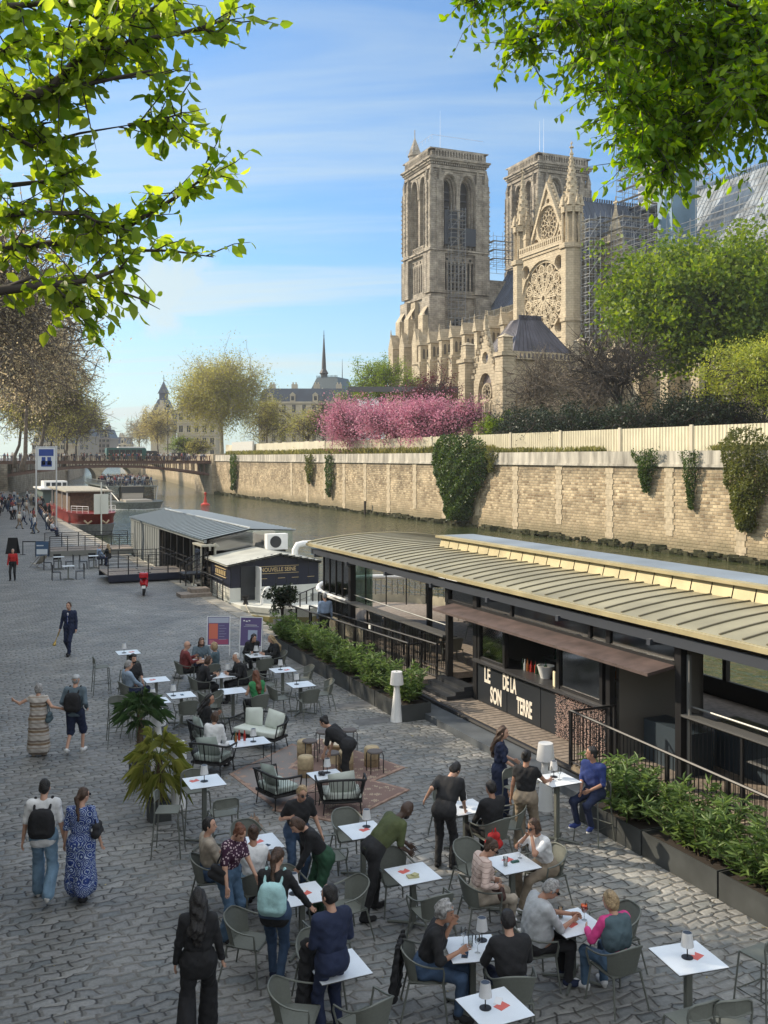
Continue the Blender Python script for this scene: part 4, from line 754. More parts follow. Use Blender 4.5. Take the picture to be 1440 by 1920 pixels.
for i, (u, Y, r_, h, lab) in enumerate(((668, 150, 6.2, 5.4, 'leftmost pink cherry tree in full blossom above the far wall'), (742, 140, 6.2, 5.2, 'broad pink cherry tree in the middle of the blossoming row'), (805, 132, 5.0, 5.0, 'pink cherry tree right of the row centre'), (858, 128, 3.6, 5.0, 'thin pale pink cherry tree beside the sacristy window'))):
    tree('cherry_tree', lab, G(u, Y), h + 3.4, r_, 3.5, h - 1.0, 15000 if i < 3 else 4500, .24, LP, BARKD, 30 + i, limbs=10, subs=7, twigs=6, tr=.2, group='pink cherry trees in blossom', wr=.8, shell=.3, spread=1.6)
tree('plum_tree', 'dark purple leaved tree behind the pink cherries', G(812, 150), 12, 5.5, 3.6, 8.6, 5000, .3, LPD, BARKD, 40)
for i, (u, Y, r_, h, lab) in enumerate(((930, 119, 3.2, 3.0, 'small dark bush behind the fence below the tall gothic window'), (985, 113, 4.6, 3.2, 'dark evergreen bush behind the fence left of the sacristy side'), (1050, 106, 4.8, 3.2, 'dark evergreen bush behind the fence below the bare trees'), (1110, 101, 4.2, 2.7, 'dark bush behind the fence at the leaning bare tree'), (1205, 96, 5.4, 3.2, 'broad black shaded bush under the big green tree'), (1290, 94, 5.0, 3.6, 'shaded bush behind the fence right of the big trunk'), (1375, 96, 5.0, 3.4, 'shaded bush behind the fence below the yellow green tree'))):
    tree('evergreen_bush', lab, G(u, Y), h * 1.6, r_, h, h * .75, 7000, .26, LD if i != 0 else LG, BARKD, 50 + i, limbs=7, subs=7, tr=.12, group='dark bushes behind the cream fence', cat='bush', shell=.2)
tree('blossoming_shrub', 'pale green white flecked shrub left of the pink cherries', G(578, 178), 9, 6, 4.5, 4.6, 5000, .26, LGO, BARK, 61, cat='shrub')
tree('budding_shrub', 'grey brown budding shrub behind the left fence', G(630, 175), 9, 5.5, 5, 6.5, 2500, .16, LB_, BARK, 62, limbs=9, subs=8, twigs=8, cat='shrub', twr=.035)
tree('budding_tree', 'large round olive gold budding tree beside the bridge end', G(415, 225, 6.0), 30, 11.4, 12.6, 13.6, 46000, .38, LGO, BARKP, 70, limbs=15, subs=10, twigs=9, tr=.5, twr=.05, shell=.3, spread=1.5)
tree('budding_tree', 'smaller olive budding tree right of the large round one', G(500, 240, 6), 20, 8, 8, 9, 13000, .28, LGO, BARK, 71, limbs=9, subs=7, twigs=7, tr=.3, twr=.05)
tree('golden_tree', 'golden budding tree beyond the left part of the bridge', G(296, 330, 5.8), 20, 8.5, 7.8, 10.5, 13000, .38, leafmat('leaf_amber', (.30, .26, .09), (.42, .37, .14), .4), BARK, 72, limbs=9, subs=7, twigs=6, tr=.3, twr=.07)
tree('golden_tree', 'pale thin budding tree left of the golden one', G(262, 360, 5.8), 20, 8, 9, 10, 3000, .3, LB_, BARKP, 73, limbs=9, subs=8, twigs=7, tr=.3, twr=.07)
tree('dark_shrub', 'low dark green shrub at the right end of the bridge', G(345, 232, 6), 7, 4.0, 3.2, 3.0, 2500, .3, LG, BARKD, 74, cat='shrub')
tree('dark_shrub', 'low olive shrub behind the right end of the bridge railing', G(372, 228, 6), 7, 3.6, 3, 2.6, 2200, .3, LGO, BARKD, 75, cat='shrub')
# far left row
for i, (u, Y, r_, cz, nl, bk, lab) in enumerate(((-58, 70, 8.2, 12.5, 13000, BARK, 'nearest twiggy budding tree at the left edge above the banner'), (-20, 105, 9.5, 13, 18000, BARK, 'broad brown budding tree second from the front on the left'), (40, 140, 9.5, 14.5, 18000, BARK, 'tall brown budding tree third from the front on the left'), (28, 180, 9, 10, 13000, BARK, 'olive budding tree behind the crowd on the left quay'), (72, 160, 8.5, 12, 12000, BARK, 'pale budding tree filling the row just left of the banner'), (118, 205, 8, 9, 9000, BARK, 'low budding tree directly behind the banner'), (92, 235, 9.5, 10, 3500, BARKD, 'spreading bare tree rising left of the far buildings'), (140, 290, 9, 12, 2500, BARKD, 'thin dark bare tree just right of the banner'))):
    tree('plane_tree', lab, G(u, Y, 5.0 if i else 5.0), 24, r_, r_ * .95, cz, nl, .17 + .0008 * Y, LB_ if i < 3 else LGO, bk, 80 + i, limbs=12, subs=9, twigs=9, tr=.36, twr=.028 + .00013 * Y, group='plane trees along the left street', shell=.3, lean=(1.5, 0))
# street trees beside the terrace, outside the frame on the left: their crowns shade the quay
tp_ = tree('street_tree', 'leafy street tree on the upper quay beside the terrace', W(-5.0, 21, 5.05), 14, 5.4, 3.5, 4.9, 8000, .40, LG, BARK, 91, limbs=9, subs=8, twigs=4, tr=.3)
for i, s_ in enumerate((29.5, 38, 46, 54, 62, 70, 78, 87)):
    dup(tp_, W(-5.0 - (i % 2) * .8, s_, 5.05), i * 1.3, 'leafy street tree on the upper quay beside the terrace', scale=(.92 if i == 0 else 1.0 + .04 * (i % 3)), group='street trees above the terrace')
tp_['group'] = 'street trees above the terrace'; tp_.scale = (.84,) * 3
# ---- overhanging branches close to the camera
def branch_tree(label, root, paths, lm, ls, per, seed, tw=26, rng_spread=.42, bark=BARKD, droop=.2, wr=.5, dmul=1.0):
    rnd = random.Random(seed); rng = np.random.default_rng(seed); b = MB(); th = thing('overhanging_tree', label, 'tree', root[0]); inv = Vector(root[0])
    b.tube([Vector(p) - inv for p in root], [.34, .28, .22, .16][:len(root)], 8); bases = []; dirs = []
    for (pts, r0, dens) in paths:
        pts = [Vector(p) - inv for p in pts]; n = len(pts); b.tube(pts, [r0 * (1 - .8 * i / (n - 1)) for i in range(n)], 5)
        L_ = sum((pts[i + 1] - pts[i]).length for i in range(n - 1)); cnt = int(L_ * tw * dens * dmul)
        for k in range(cnt):
            t_ = rnd.uniform(.04, 1) * (n - 1); i = min(int(t_), n - 2); p = pts[i].lerp(pts[i + 1], t_ - i); ax = (pts[i + 1] - pts[i]).normalized()
            d = (ax * rnd.uniform(.2, 1.0) + Vector((rnd.gauss(0, .7), rnd.gauss(0, .7), rnd.gauss(-.05, .6)))).normalized(); ln = rng_spread * rnd.uniform(.35, 1.3)
            tw_ = bez(p, p + d * ln, .03, 4, rnd, .1); b.tube(tw_, [.007, .006, .004, .002], 3, cap=False)
            for j in range(per):
                q_ = (j + 1) / per; a_ = tw_[min(int(q_ * 3), 2)].lerp(tw_[min(int(q_ * 3), 2) + 1], q_ * 3 - min(int(q_ * 3), 2)); bases.append(tuple(a_)); sd_ = Vector((rnd.gauss(0, 1), rnd.gauss(0, 1), rnd.gauss(-.2, .8))).normalized(); dirs.append(tuple(d * .5 + sd_))
    obj('branches', b, bark, th, smooth=180, fix=False)
    obj('leaves', leafmesh('leaves', np.array(bases), np.array(dirs), ls * rng.uniform(.55, 1.35, len(bases)), lm, wr, rng, True, droop), None, th)
    return th
def qp(l): return [Q(*p) for p in l]
branch_tree('leafy branches of a street tree hanging in from the upper left corner', [Vector((-4.6, 3.2, 5.05)), Vector((-4.3, 4.0, 8)), Vector((-3.6, 5.2, 10)), Q(-260, 60, 6.6)],
  [(qp([(-260, 60, 6.6), (-60, 210, 6.6), (90, 170, 6.5), (200, 60, 6.5), (300, 10, 6.4)]), .06, 1.25), (qp([(-60, 210, 6.6), (60, 180, 6.6), (190, 152, 6.5), (285, 132, 6.4)]), .035, .9),
   (qp([(-200, 260, 6.8), (-40, 220, 6.8), (120, 150, 6.8), (240, 80, 6.8), (350, 60, 6.9), (430, 35, 7)]), .04, .95), (qp([(-40, 220, 6.8), (60, 275, 6.8), (150, 250, 6.8), (240, 235, 6.9)]), .02, .25), (qp([(240, 235, 6.9), (290, 225, 6.9), (340, 215, 6.9)]), .014, 2.4),
   (qp([(-200, 420, 7.2), (-20, 470, 7.2), (110, 455, 7.1), (240, 425, 7), (330, 370, 7), (395, 325, 7)]), .04, 1.05), (qp([(110, 455, 7.1), (220, 470, 7.1), (320, 470, 7.1), (400, 482, 7)]), .02, .5),
   (qp([(-160, 560, 6.4), (0, 545, 6.4), (90, 535, 6.4), (170, 525, 6.5), (235, 500, 6.5)]), .045, .8), (qp([(0, 545, 6.4), (60, 520, 6.4), (120, 560, 6.5), (172, 590, 6.5)]), .02, .6),
   (qp([(-100, 330, 7), (0, 350, 7), (90, 340, 7), (140, 330, 7)]), .03, 1.3), (qp([(-80, 120, 7), (20, 90, 7), (120, 60, 7), (240, -10, 7)]), .03, 1.7), (qp([(-90, 20, 6.8), (40, 10, 6.8), (160, 0, 6.8), (330, -10, 6.9)]), .03, 1.7), (qp([(200, 150, 6.5), (290, 140, 6.5), (362, 120, 6.6)]), .01, .0),
   (qp([(220, 545, 6.6), (262, 560, 6.6), (300, 580, 6.6)]), .01, .0), (qp([(-80, 430, 6.6), (30, 400, 6.6), (150, 400, 6.7), (230, 440, 6.8)]), .03, 1.4), (qp([(-80, 250, 6.9), (10, 240, 6.9), (90, 230, 6.9)]), .03, 1.6)],
  LN, .108, 8, 5, tw=24, rng_spread=.36, droop=.35, wr=.55, dmul=.86)
pr = [(qp([(1700, -160, 11), (1500, 40, 11), (1330, 60, 11), (1150, 30, 11), (960, -10, 11)]), .07, 1.0), (qp([(1150, 30, 11), (1060, 50, 11), (1000, 70, 11), (965, 95, 11)]), .03, 1.1), (qp([(960, -20, 11), (905, -5, 11), (850, 12, 11)]), .02, .9)]
for (a_, c_) in (((1500, 40), (1200, 250)), ((1480, 60), (1250, 180)), ((1460, 90), (1330, 250)), ((1500, 60), (1420, 240)), ((1330, 60), (1130, 170)), ((1330, 60), (1160, 110)), ((1250, 40), (1050, 40)), ((1400, 20), (1200, -10)), ((1480, 120), (1260, 290)), ((1250, 180), (1150, 215)), ((1330, 200), (1230, 262)), ((1500, 0), (1350, -60)), ((1480, 140), (1380, 180)), ((1400, 60), (1300, 130)), ((1440, 40), (1240, 100)), ((1200, 40), (1110, 110)), ((1290, 100), (1210, 160)), ((1460, 30), (1400, 90)), ((1300, 230), (1240, 330)), ((1480, 90), (1445, 190)), ((1350, 100), (1320, 190)), ((1250, 230), (1200, 300))):
    Y_ = 10 + random.random() * 2.4; m_ = ((a_[0] + c_[0]) / 2, (a_[1] + c_[1]) / 2 - 22); pr.append((qp([(a_[0], a_[1], 11), (m_[0], m_[1], (11 + Y_) / 2), (c_[0], c_[1], Y_)]), .028, 1.75))
branch_tree('dense bright green canopy hanging in from the upper right corner', [Vector((7.5, 4.0, 0)), Vector((7.7, 5.5, 6)), Vector((7.9, 9, 12)), Q(1700, -160, 11)], pr, LNR, .115, 9, 9, tw=21, rng_spread=.6, droop=.45, wr=.45, dmul=1.75)
# ivy on the river wall
def ivy(label, s_, zt_, w_, h_, n, seed, prof, lm=LD, ls=.2, out=.6, tag_='ivy'):
    rng = np.random.default_rng(seed); t_ = rng.random(n) ** .8; wd = np.interp(t_, [p[0] for p in prof], [p[1] for p in prof]) * w_ / 2; a_ = rng.uniform(-1, 1, n)
    y = s_ + a_ * wd + rng.normal(0, .08, n); z = zt_ - t_ * h_ + rng.normal(0, .08, n); bulge = np.sqrt(np.clip(1 - a_ * a_, 0, 1)) * np.minimum(wd, out * 2) * .8
    x = 54.85 - bulge * (.75 + .3 * rng.random(n)) - .04 + .22 * np.sin(y * 2.3) * np.sin(z * 2.9) * (wd > .6)
    C = np.stack([x, y, z], 1); D = rng.normal(0, .6, (n, 3)); D[:, 2] -= .7; D[:, 0] -= .5
    th = thing('ivy', label, 'ivy', (0, 0, 0), RZ, 'ivy hanging on the river wall'); obj('leaves', leafmesh('leaves', C, D, ls * rng.uniform(.6, 1.3, n), lm, .8, rng), None, th)
    b = MB(); rnd = random.Random(seed)
    for k in range(5): y0 = s_ + rnd.uniform(-.3, .3) * w_ * .5; b.tube([(54.8, y0, zt_), (54.78, y0 + rnd.uniform(-.3, .3), zt_ - h_ * .5), (54.8, s_ + rnd.uniform(-.15, .15), zt_ - h_ * .9)], .03, 4)
    obj('stem', b, BARKD, th); return th
LI = leafmat('leaf_ivy', (.02, .05, .010), (.085, .13, .022), .25); LI2 = leafmat('leaf_ivy_olive', (.06, .075, .015), (.15, .16, .04), .3)
def sOnWall(u, n=54.9): t_ = (u - 720) / F; Y = n / (cR * t_ + sR); return -sR * t_ * Y + cR * Y
# wide prof: fraction down -> width
ivy('huge rounded ivy mass bulging over the far wall and tapering to the water', sOnWall(868) , 9.3, 12.6, 9.6, 24000, 1, [(0, .55), (.1, .9), (.3, 1.0), (.55, .8), (.8, .45), (1, .3)], LI, .24, 1.1)
ivy('tall olive ivy curtain at the right edge of the far wall', sOnWall(1405), 8.9, 5.4, 7.6, 8500, 2, [(0, .5), (.15, 1), (.5, .8), (.8, .45), (1, .2)], LI2, .18, .5)
ivy('ivy tuft curling over the coping right of the wall centre', sOnWall(1215), 7.4, 3.4, 3.6, 2600, 3, [(0, 1.2), (.25, .9), (.6, .4), (1, .15)], LI, .16, .3)
ivy('slim ivy strand between the two right hand ivy masses', sOnWall(1299), 7.2, 2.2, 4.6, 1900, 4, [(0, .9), (.3, .8), (.6, .4), (1, .15)], LI, .15, .3)
ivy('narrow dark ivy strip near the bridge end of the wall', sOnWall(441), 7.3, 5.0, 7.0, 1800, 5, [(0, 1), (.5, .9), (1, .3)], LI, .3, .3)
ivy('left one of the two thin ivy strands at the middle of the left wall', sOnWall(584), 7.2, 4.2, 4.6, 1300, 6, [(0, 1), (.5, .8), (1, .2)], LI2, .26, .3)
ivy('right one of the two thin ivy strands at the middle of the left wall', sOnWall(621), 7.2, 3.4, 6.4, 1500, 7, [(0, .9), (.6, .8), (1, .2)], LI, .26, .3)
ivy('small yellow green ivy sprig right of the huge rounded mass', sOnWall(925), 7.4, 2.6, 2.2, 900, 8, [(0, 1), (1, .3)], LI2, .16, .3)
rng = RNG; n = 15000; y = rng.uniform(45, 205, n); dens = (np.sin(y * .35) + np.sin(y * .13 + 2)) > .25; dens |= (y > 80)&(rng.random(n) < .5); y = y[dens]; n = len(y)
C = np.stack([rng.uniform(56.0, 57.4, n), y, np.full(n, 7.15)], 1); D = rng.normal(0, .35, (n, 3)); D[:, 2] = 1
go = obj('weeds', leafmesh('weeds', C, D, rng.uniform(.2, .75, n) * (1 + (C[:, 1] > 95)*.5), leafmat('weed_leaf', (.10, .11, .03), (.22, .21, .07), .3), .3, rng), None, rz=RZ); tag(go, 'scrubby weeds and grass growing along the top of the far wall', 'weeds', kind='stuff')

# ================================================================ FAR BUILDINGS
SLATE = M('slate_roof', (.05, .065, .09), .5, var=.2, scale=.3); FST = M('facade_stone', (.46, .40, .30), .8, var=.15, scale=.3); WIN = M('window_dark', (.03, .035, .04), .2)
def mansard(name, label, u0, u1, Y, z0, ze, zr, nw, floors, depth=14, skew=0, wall=FST, chim=3, roof=SLATE):
    a_, c_ = G(u0, Y, z0), G(u1, Y + skew, z0); d = (c_ - a_); wid = d.length; rz_ = math.atan2(d.y, d.x); th = thing(name, label, 'building', a_, rz_)
    b = MB(); b.box(0, wid, 0, depth, 0, ze - z0); b.box(-.4, wid + .4, -.4, depth, ze - z0 - .7, ze - z0)
    for k in range(1, floors): b.box(-.15, wid + .15, -.2, 0, k * (ze - z0) / floors - .2, k * (ze - z0) / floors + .1)
    obj('wall', b, wall, th)
    b = MB(); h = zr - ze; i_ = h * .35; v = [(0, 0, ze - z0), (wid, 0, ze - z0), (wid, depth, ze - z0), (0, depth, ze - z0), (i_, i_, zr - z0), (wid - i_, i_, zr - z0), (wid - i_, depth - i_, zr - z0), (i_, depth - i_, zr - z0)]
    b.add(v, [(0, 1, 5, 4), (1, 2, 6, 5), (2, 3, 7, 6), (3, 0, 4, 7), (4, 5, 6, 7)]); rf = obj('roof', b, roof, th)
    for k in range(chim): b = MB(); x = wid * (k + .5) / chim; b.box(x - 1, x + 1, depth * .45, depth * .6, ze - z0, zr - z0 + 1.8); b.box(x - .7, x - .3, depth * .48, depth * .56, zr - z0 + 1.8, zr - z0 + 2.5); b.box(x + .3, x + .7, depth * .48, depth * .56, zr - z0 + 1.8, zr - z0 + 2.5); obj('chimney', b, wall, rf)
    fh = (ze - z0) / floors
    for f_ in range(floors):
        for k in range(nw):
            x = wid * (k + .5) / nw; b = MB(); b.box(x - .55, x + .55, -.04, .05, f_ * fh + fh * .25, f_ * fh + fh * .78); o = obj('window', b, WIN, th)
            b = MB(); b.box(x - .75, x + .75, -.16, -.0, f_ * fh + fh * .16, f_ * fh + fh * .25); b.box(x - .05, x + .05, -.1, -.03, f_ * fh + fh * .25, f_ * fh + fh * .78); obj('sill', b, wall, o)
    for k in range(max(1, nw // 2)):
        x = wid * (k + .5) / max(1, nw // 2); b = MB(); b.box(x - .9, x + .9, -.1, 1.8, ze - z0, ze - z0 + 2.2); b.add([(x - 1.1, -.2, ze - z0 + 2.2), (x + 1.1, -.2, ze - z0 + 2.2), (x, -.2, ze - z0 + 3.2), (x - 1.1, 2, ze - z0 + 2.2), (x + 1.1, 2, ze - z0 + 2.2), (x, 2, ze - z0 + 3.2)], [(0, 1, 2), (3, 5, 4), (0, 2, 5, 3), (1, 4, 5, 2)]); o = obj('dormer', b, wall, rf)
        b = MB(); b.box(x - .5, x + .5, -.14, -.1, ze - z0 + .4, ze - z0 + 1.8); obj('window', b, WIN, o)
    return th
mansard('palace_building', 'long stone building with blue slate mansard roof left of the spire', 485, 655, 330, 6, 25.5, 30, 9, 4, chim=4)
mansard('quay_building', 'pale stone block standing between the golden and the large budding trees', 332, 405, 300, 6, 21, 25, 5, 4, chim=2)
mansard('far_house', 'dark grey roofed house block beyond the left end of the bridge', 118, 168, 420, 6, 16, 21, 5, 3, chim=3, wall=M('shade_stone', (.26, .24, .21), .8, var=.1))
mansard('far_house', 'taller dark mansard block right beside the bare trees', 160, 206, 440, 6, 15.5, 19.5, 6, 4, chim=2, wall=M('shade_stone2', (.24, .22, .20), .8, var=.1))
mansard('far_house', 'low distant tan building at the end of the river', 204, 238, 520, 6, 14, 17.5, 4, 3, chim=1)
mansard('far_house', 'low pale wall like building behind the banner', 60, 122, 330, 6, 11.5, 14, 7, 2, chim=2)
# pointed tower
th = thing('pointed_tower', 'slate topped pointed tower with a lantern above the golden trees', 'tower', G(307, 420, 6)); b = MB(); b.box(-4.5, 4.5, -4.5, 4.5, 0, 19); obj('wall', b, FST, th)
b = MB(); b.add([(-4.7, -4.7, 19), (4.7, -4.7, 19), (4.7, 4.7, 19), (-4.7, 4.7, 19), (-2, -2, 25.5), (2, -2, 25.5), (2, 2, 25.5), (-2, 2, 25.5)], [(0, 1, 5, 4), (1, 2, 6, 5), (2, 3, 7, 6), (3, 0, 4, 7), (4, 5, 6, 7)]); b.box(-1.6, 1.6, -1.6, 1.6, 25.5, 28); b.pyr((0, 0, 28), (4.2, 4.2), 5.5); b.tube([(0, 0, 33), (0, 0, 36)], .12, 5)
b.box(4, 7, -3, 3, 12, 21); b.pyr((8.5, 0, 13), (6, 6), 9); obj('roof', b, SLATE, th)
b = MB(); b.box(-1.3, 1.3, -4.95, -4.3, 19.2, 23); b.box(-.8, .8, -4.0, -3, 22.5, 25); obj('dormer', b, FST, th)
# chapel with needle spire
th = thing('chapel', 'chapel with steep slate roof and a dark needle spire', 'chapel', G(617, 360, 6), R(-20)); b = MB(); b.box(-6.5, 6.5, -5, 12, 0, 21.5); obj('wall', b, FST, th)
b = MB(); b.add([(-7, -5.5, 21.5), (7, -5.5, 21.5), (7, 12, 21.5), (-7, 12, 21.5), (-4, -2, 30), (4, -2, 30), (4, 9, 30), (-4, 9, 30)], [(0, 1, 5, 4), (1, 2, 6, 5), (2, 3, 7, 6), (3, 0, 4, 7), (4, 5, 6, 7)])
for k in range(16): b.cbox((-4 + k * .53, -2, 30.3), (.2, .2, .7))
obj('roof', b, M('slate_green', (.06, .085, .095), .5, var=.2), th)
b = MB(); b.box(-1, 1, -6, -3, 22, 24.5); b.lathe((0, -6, 24.5), [(1.1, 0), (.1, 1.3)], 8); obj('dormer', b, FST, th)
b = MB(); b.lathe((-3.8, 4, 27), [(1.5, 0), (1.3, 4.5), (1.8, 5), (.9, 6.5), (.75, 10), (.15, 19), (.08, 21)], 8); b.cbox((-3.8, 4, 46), (.9, .12, .12)); b.cbox((-3.8, 4, 44.5), (.7, .12, .12)); obj('spire', b, M('spire_dark', (.035, .032, .035), .6), th)
b = MB(); b.tube([(4, 3, 29), (4, 3, 37)], [.2, .05], 4); obj('finial', b, SLATE, th)
for (u, Y, z0, z1, lab) in ((450, 330, 20, 43, 'thin mast rising behind the large budding tree'), (655, 330, 28, 28.5, '')):
    if lab: b = MB(); b.tube([(0, 0, 0), (0, 0, z1 - z0)], [.25, .08], 4); b.cbox((0, 0, (z1 - z0) * .6), (1.2, .1, .1)); tag(obj('mast', b, SLATE, loc=G(u, Y, z0)), lab, 'mast')
b = MB(); b.box(0, 26, 0, .8, 0, .9); b.box(0, .4, 0, .8, -8, 0); b.box(25.5, 26, 0, .8, -8, 0)
for k in range(8): b.box(.4 + k * 3.14, .5 + k * 3.14, .1, .3, -8, 0)
tag(obj('entrance_canopy', b, M('canopy_grey', (.10, .10, .10), .6), loc=G(652, 172, 18.2)), 'long dark flat canopy structure behind the pink cherries', 'canopy')
# ================================================================ BOATS AND QUAYSIDE (river frame)
OFF = {}
def rthing(name, label, cat, n, s, z=0, group=None):
    t_ = thing(name, label, cat, W(n, s, z), RZ, group); OFF[t_.name] = (n, s, z); return t_
def ro(name, mb, mats, par, smooth=None, off=None):
    o_ = off or OFF[par.name]; mb.xf(Matrix.Translation((-o_[0], -o_[1], -o_[2]))); return obj(name, mb, mats, par, smooth)
def rail(mb, p0, p1, h=1.0, step=.12, post=1.5, top=.025, bar=.009, mid=0):
    p0, p1 = Vector(p0), Vector(p1); L_ = (p1 - p0).length; up = Vector((0, 0, h))
    mb.tube([p0 + up, p1 + up], top, 6)
    if mid:
        for k in range(1, mid + 1): mb.tube([p0 + up * k / (mid + 1), p1 + up * k / (mid + 1)], .012, 4)
    else:
        mb.tube([p0 + up * .08, p1 + up * .08], .014, 4)
        for k in range(1, int(L_ / step)): q_ = p0.lerp(p1, k * step / L_); mb.tube([q_ + up * .08, q_ + up], bar, 4, cap=False)
    n = max(1, round(L_ / post))
    for k in range(n + 1): q_ = p0.lerp(p1, k / n); mb.cbox(q_ + up * .5, (.05, .05, h), RZ * 0)
def text(body, size, place_, mat, par, name='lettering', ext=.006, bold=.0, sx=1.0, off=None):
    cu = bpy.data.curves.new('t', 'FONT'); cu.body = body; cu.size = size; cu.extrude = ext; cu.offset = bold; cu.align_x = 'CENTER'; cu.align_y = 'CENTER'
    ob = bpy.data.objects.new('t', cu); me = bpy.data.meshes.new_from_object(ob); bpy.data.objects.remove(ob)
    m = place_ @ Matrix.Diagonal((sx, 1, 1, 1)); 
    if off: m = Matrix.Translation((-off[0], -off[1], -off[2])) @ m
    me.transform(m); me.materials.clear(); me.materials.append(mat); me.name = name; return obj(name, me, None, par)
def facing(x, y, z, ax):       # text frame: ax = reading direction, up = z
    a_ = Vector(ax).normalized(); u_ = Vector((0, 0, 1)); n_ = a_.cross(u_); m = Matrix(((a_.x, u_.x, n_.x, x), (a_.y, u_.y, n_.y, y), (a_.z, u_.z, n_.z, z), (0, 0, 0, 1))); return m
GOLD = M('champagne_sheet', (.31, .282, .185), .5, .2, var=.25, scale=.8); GOLDB = M('gold_sheet', (.42, .36, .21), .5, .3, var=.2, scale=1.5)
GOLDD = M('bronze_seam', (.16, .14, .09), .5, .3); BLUEG = M('grey_flat_roof', (.20, .235, .27), .65, var=.22, scale=.5); CHAR = M('charcoal_panel', (.022, .026, .032), .45, var=.2, scale=2)
GREENG = glassmat('green_glass', (.50, .62, .58), .72, .08); CLEAR = glassmat('clear_glass', (.82, .86, .84), .93); SMOKE = glassmat('smoked_glass', (.35, .40, .40), .85, .08)
RUSTP = M('rusty_awning', (.09, .062, .056), .7, var=.4, scale=2.5); ALU = M('aluminium', (.24, .245, .24), .5, .4)
HULLW = M('hull_white', (.66, .66, .60), .5, var=.15, scale=1, streak=True); NAVY = M('navy_panel', (.012, .016, .035), .4, var=.2, scale=1)
# ---- restaurant barge
bg_ = rthing('restaurant_barge', 'long restaurant barge with ribbed gold vaulted roof and black bar front', 'barge', 15.6, 18, 0)
b = MB(); 
outl = [(12.95, -8), (19.2, -8), (19.2, 33)] + [(16.1 + 3.1 * math.cos(g), 33 + 4.6 * math.sin(g)) for g in np.linspace(0, math.pi, 14)][1:-1] + [(12.95, 33)]
b.prism(outl, -1.9, .12); ro('hull', b, M('hull_dark', (.03, .033, .035), .5, var=.3, scale=1), bg_)
b = MB(); b.prism([(x if x > 13.2 else 13.0, y) for x, y in outl if y > 23.9] + [(13.0, 24)] if False else [(13.0, 24.2), (19.1, 24.2), (19.1, 33)] + [(16.1 + 3.0 * math.cos(g), 33 + 4.5 * math.sin(g)) for g in np.linspace(0, math.pi, 14)][1:-1] + [(13.0, 33)], .45, .62)
b.box(13.0, 19.1, -7.8, 24.2, .122, .3)
b.box(12.0, 12.93, 16.7, 24.4, .14, .28)
ro('deck', b, WOOD, bg_)
b = MB()
for k in range(40): b.box(12.0 + .005, 12.92, 16.75 + k * .19, 16.75 + k * .19 + .012, .2, .284)
ro('deck_joint', b, DARK, bg_)
b = MB(); b.tube([(11.95, 14, .2), (11.95, 25, .2)], .07, 8); b.tube([(11.98, 14, .1), (11.98, 25, .02)], .05, 8); ro('mooring_pipe', b, BLACK, bg_)
# pale bow rim and bow hull band
b = MB(); pts = [(16.1 + 3.2 * math.cos(g), 33 + 4.7 * math.sin(g)) for g in np.linspace(0, math.pi, 24)]
b.tube([(x, y, 1.66) for x, y in pts] + [(12.92, 31.5, 1.66)], .09, 8); ro('bow_rim', b, WHITE, bg_)
b = MB()
b.add([(x, y, .1) for x, y in pts] + [(x, y, .95) for x, y in pts], [(k, k + 1, 24 + k + 1, 24 + k) for k in range(23)]); b.box(12.88, 12.95, 30, 33, .1, .95); ro('bow_band', b, M('cream_hull', (.60, .55, .42), .55, var=.25, scale=2), bg_)
b = MB()
for k in range(0, 23): b.tube([(*pts[k], .9), (*pts[k], 1.66)], .012, 4); b.tube([((pts[k][0] + pts[k + 1][0]) / 2, (pts[k][1] + pts[k + 1][1]) / 2, .9), ((pts[k][0] + pts[k + 1][0]) / 2, (pts[k][1] + pts[k + 1][1]) / 2, 1.66)], .012, 4)
ro('bow_railing', b, BLACK, bg_)
# roof vault
def vz(n): return 3.74 - .030 * (n - 15.5) ** 2
b = MB(); nn = np.linspace(12.6, 18.7, 16)
for (zo, rev) in ((0, 0), (-.09, 1)):
    b.add([(n, s, vz(n) + zo) for s in (-7, 34.4) for n in nn], [(i, i + 1, 16 + i + 1, 16 + i) for i in range(15)])
b.add([(n, 34.4, vz(n) + zo) for zo in (0, -.09) for n in nn], [(i, i + 1, 16 + i + 1, 16 + i) for i in range(15)])
b.add([(12.6, s, vz(12.6) + zo) for s in (-7, 34.4) for zo in (0, -.09)], [(0, 1, 3, 2)])
rf = ro('roof', b, GOLD, bg_); 
b = MB()
for k in range(75):
    s = 34.3 - k * .55; e_ = 15.02 if s < 28.7 else 18.7; m_ = [q_ for q_ in np.linspace(12.66, e_, 14)]
    v = []; 
    for q_ in m_: v += [(q_, s - .018, vz(q_) - .01), (q_, s + .018, vz(q_) - .01), (q_, s + .018, vz(q_) + .028), (q_, s - .018, vz(q_) + .028)]
    f = []
    for i in range(13):
        for j in range(4): f.append((4 * i + j, 4 * i + (j + 1) % 4, 4 * i + 4 + (j + 1) % 4, 4 * i + 4 + j))
    b.add(v, f + [(0, 1, 2, 3), (52, 55, 54, 53)])
sm = ro('standing_seams', b, GOLDD, rf, off=OFF[bg_.name])
b = MB(); b.box(12.52, 12.6, -7, 34.5, 3.38, 3.475); b.add([(n + o_, 34.52 + d_, vz(n) + zo) for d_ in (-.1, .02) for (zo, o_) in ((.04, 0), (-.14, 0)) for n in nn], [(i, i + 1, 16 + i + 1, 16 + i) for i in range(15)] + [(32 + i, 48 + i, 49 + i, 33 + i) for i in range(15)] + [(i, 32 + i, 33 + i, i + 1) for i in range(15)]); ro('gutter', b, GOLDB, rf, off=OFF[bg_.name])
b = MB(); b.box(12.66, 12.86, -7, 34.3, 3.08, 3.28); b.box(18.5, 18.7, -7, 34, 2.9, 3.2)
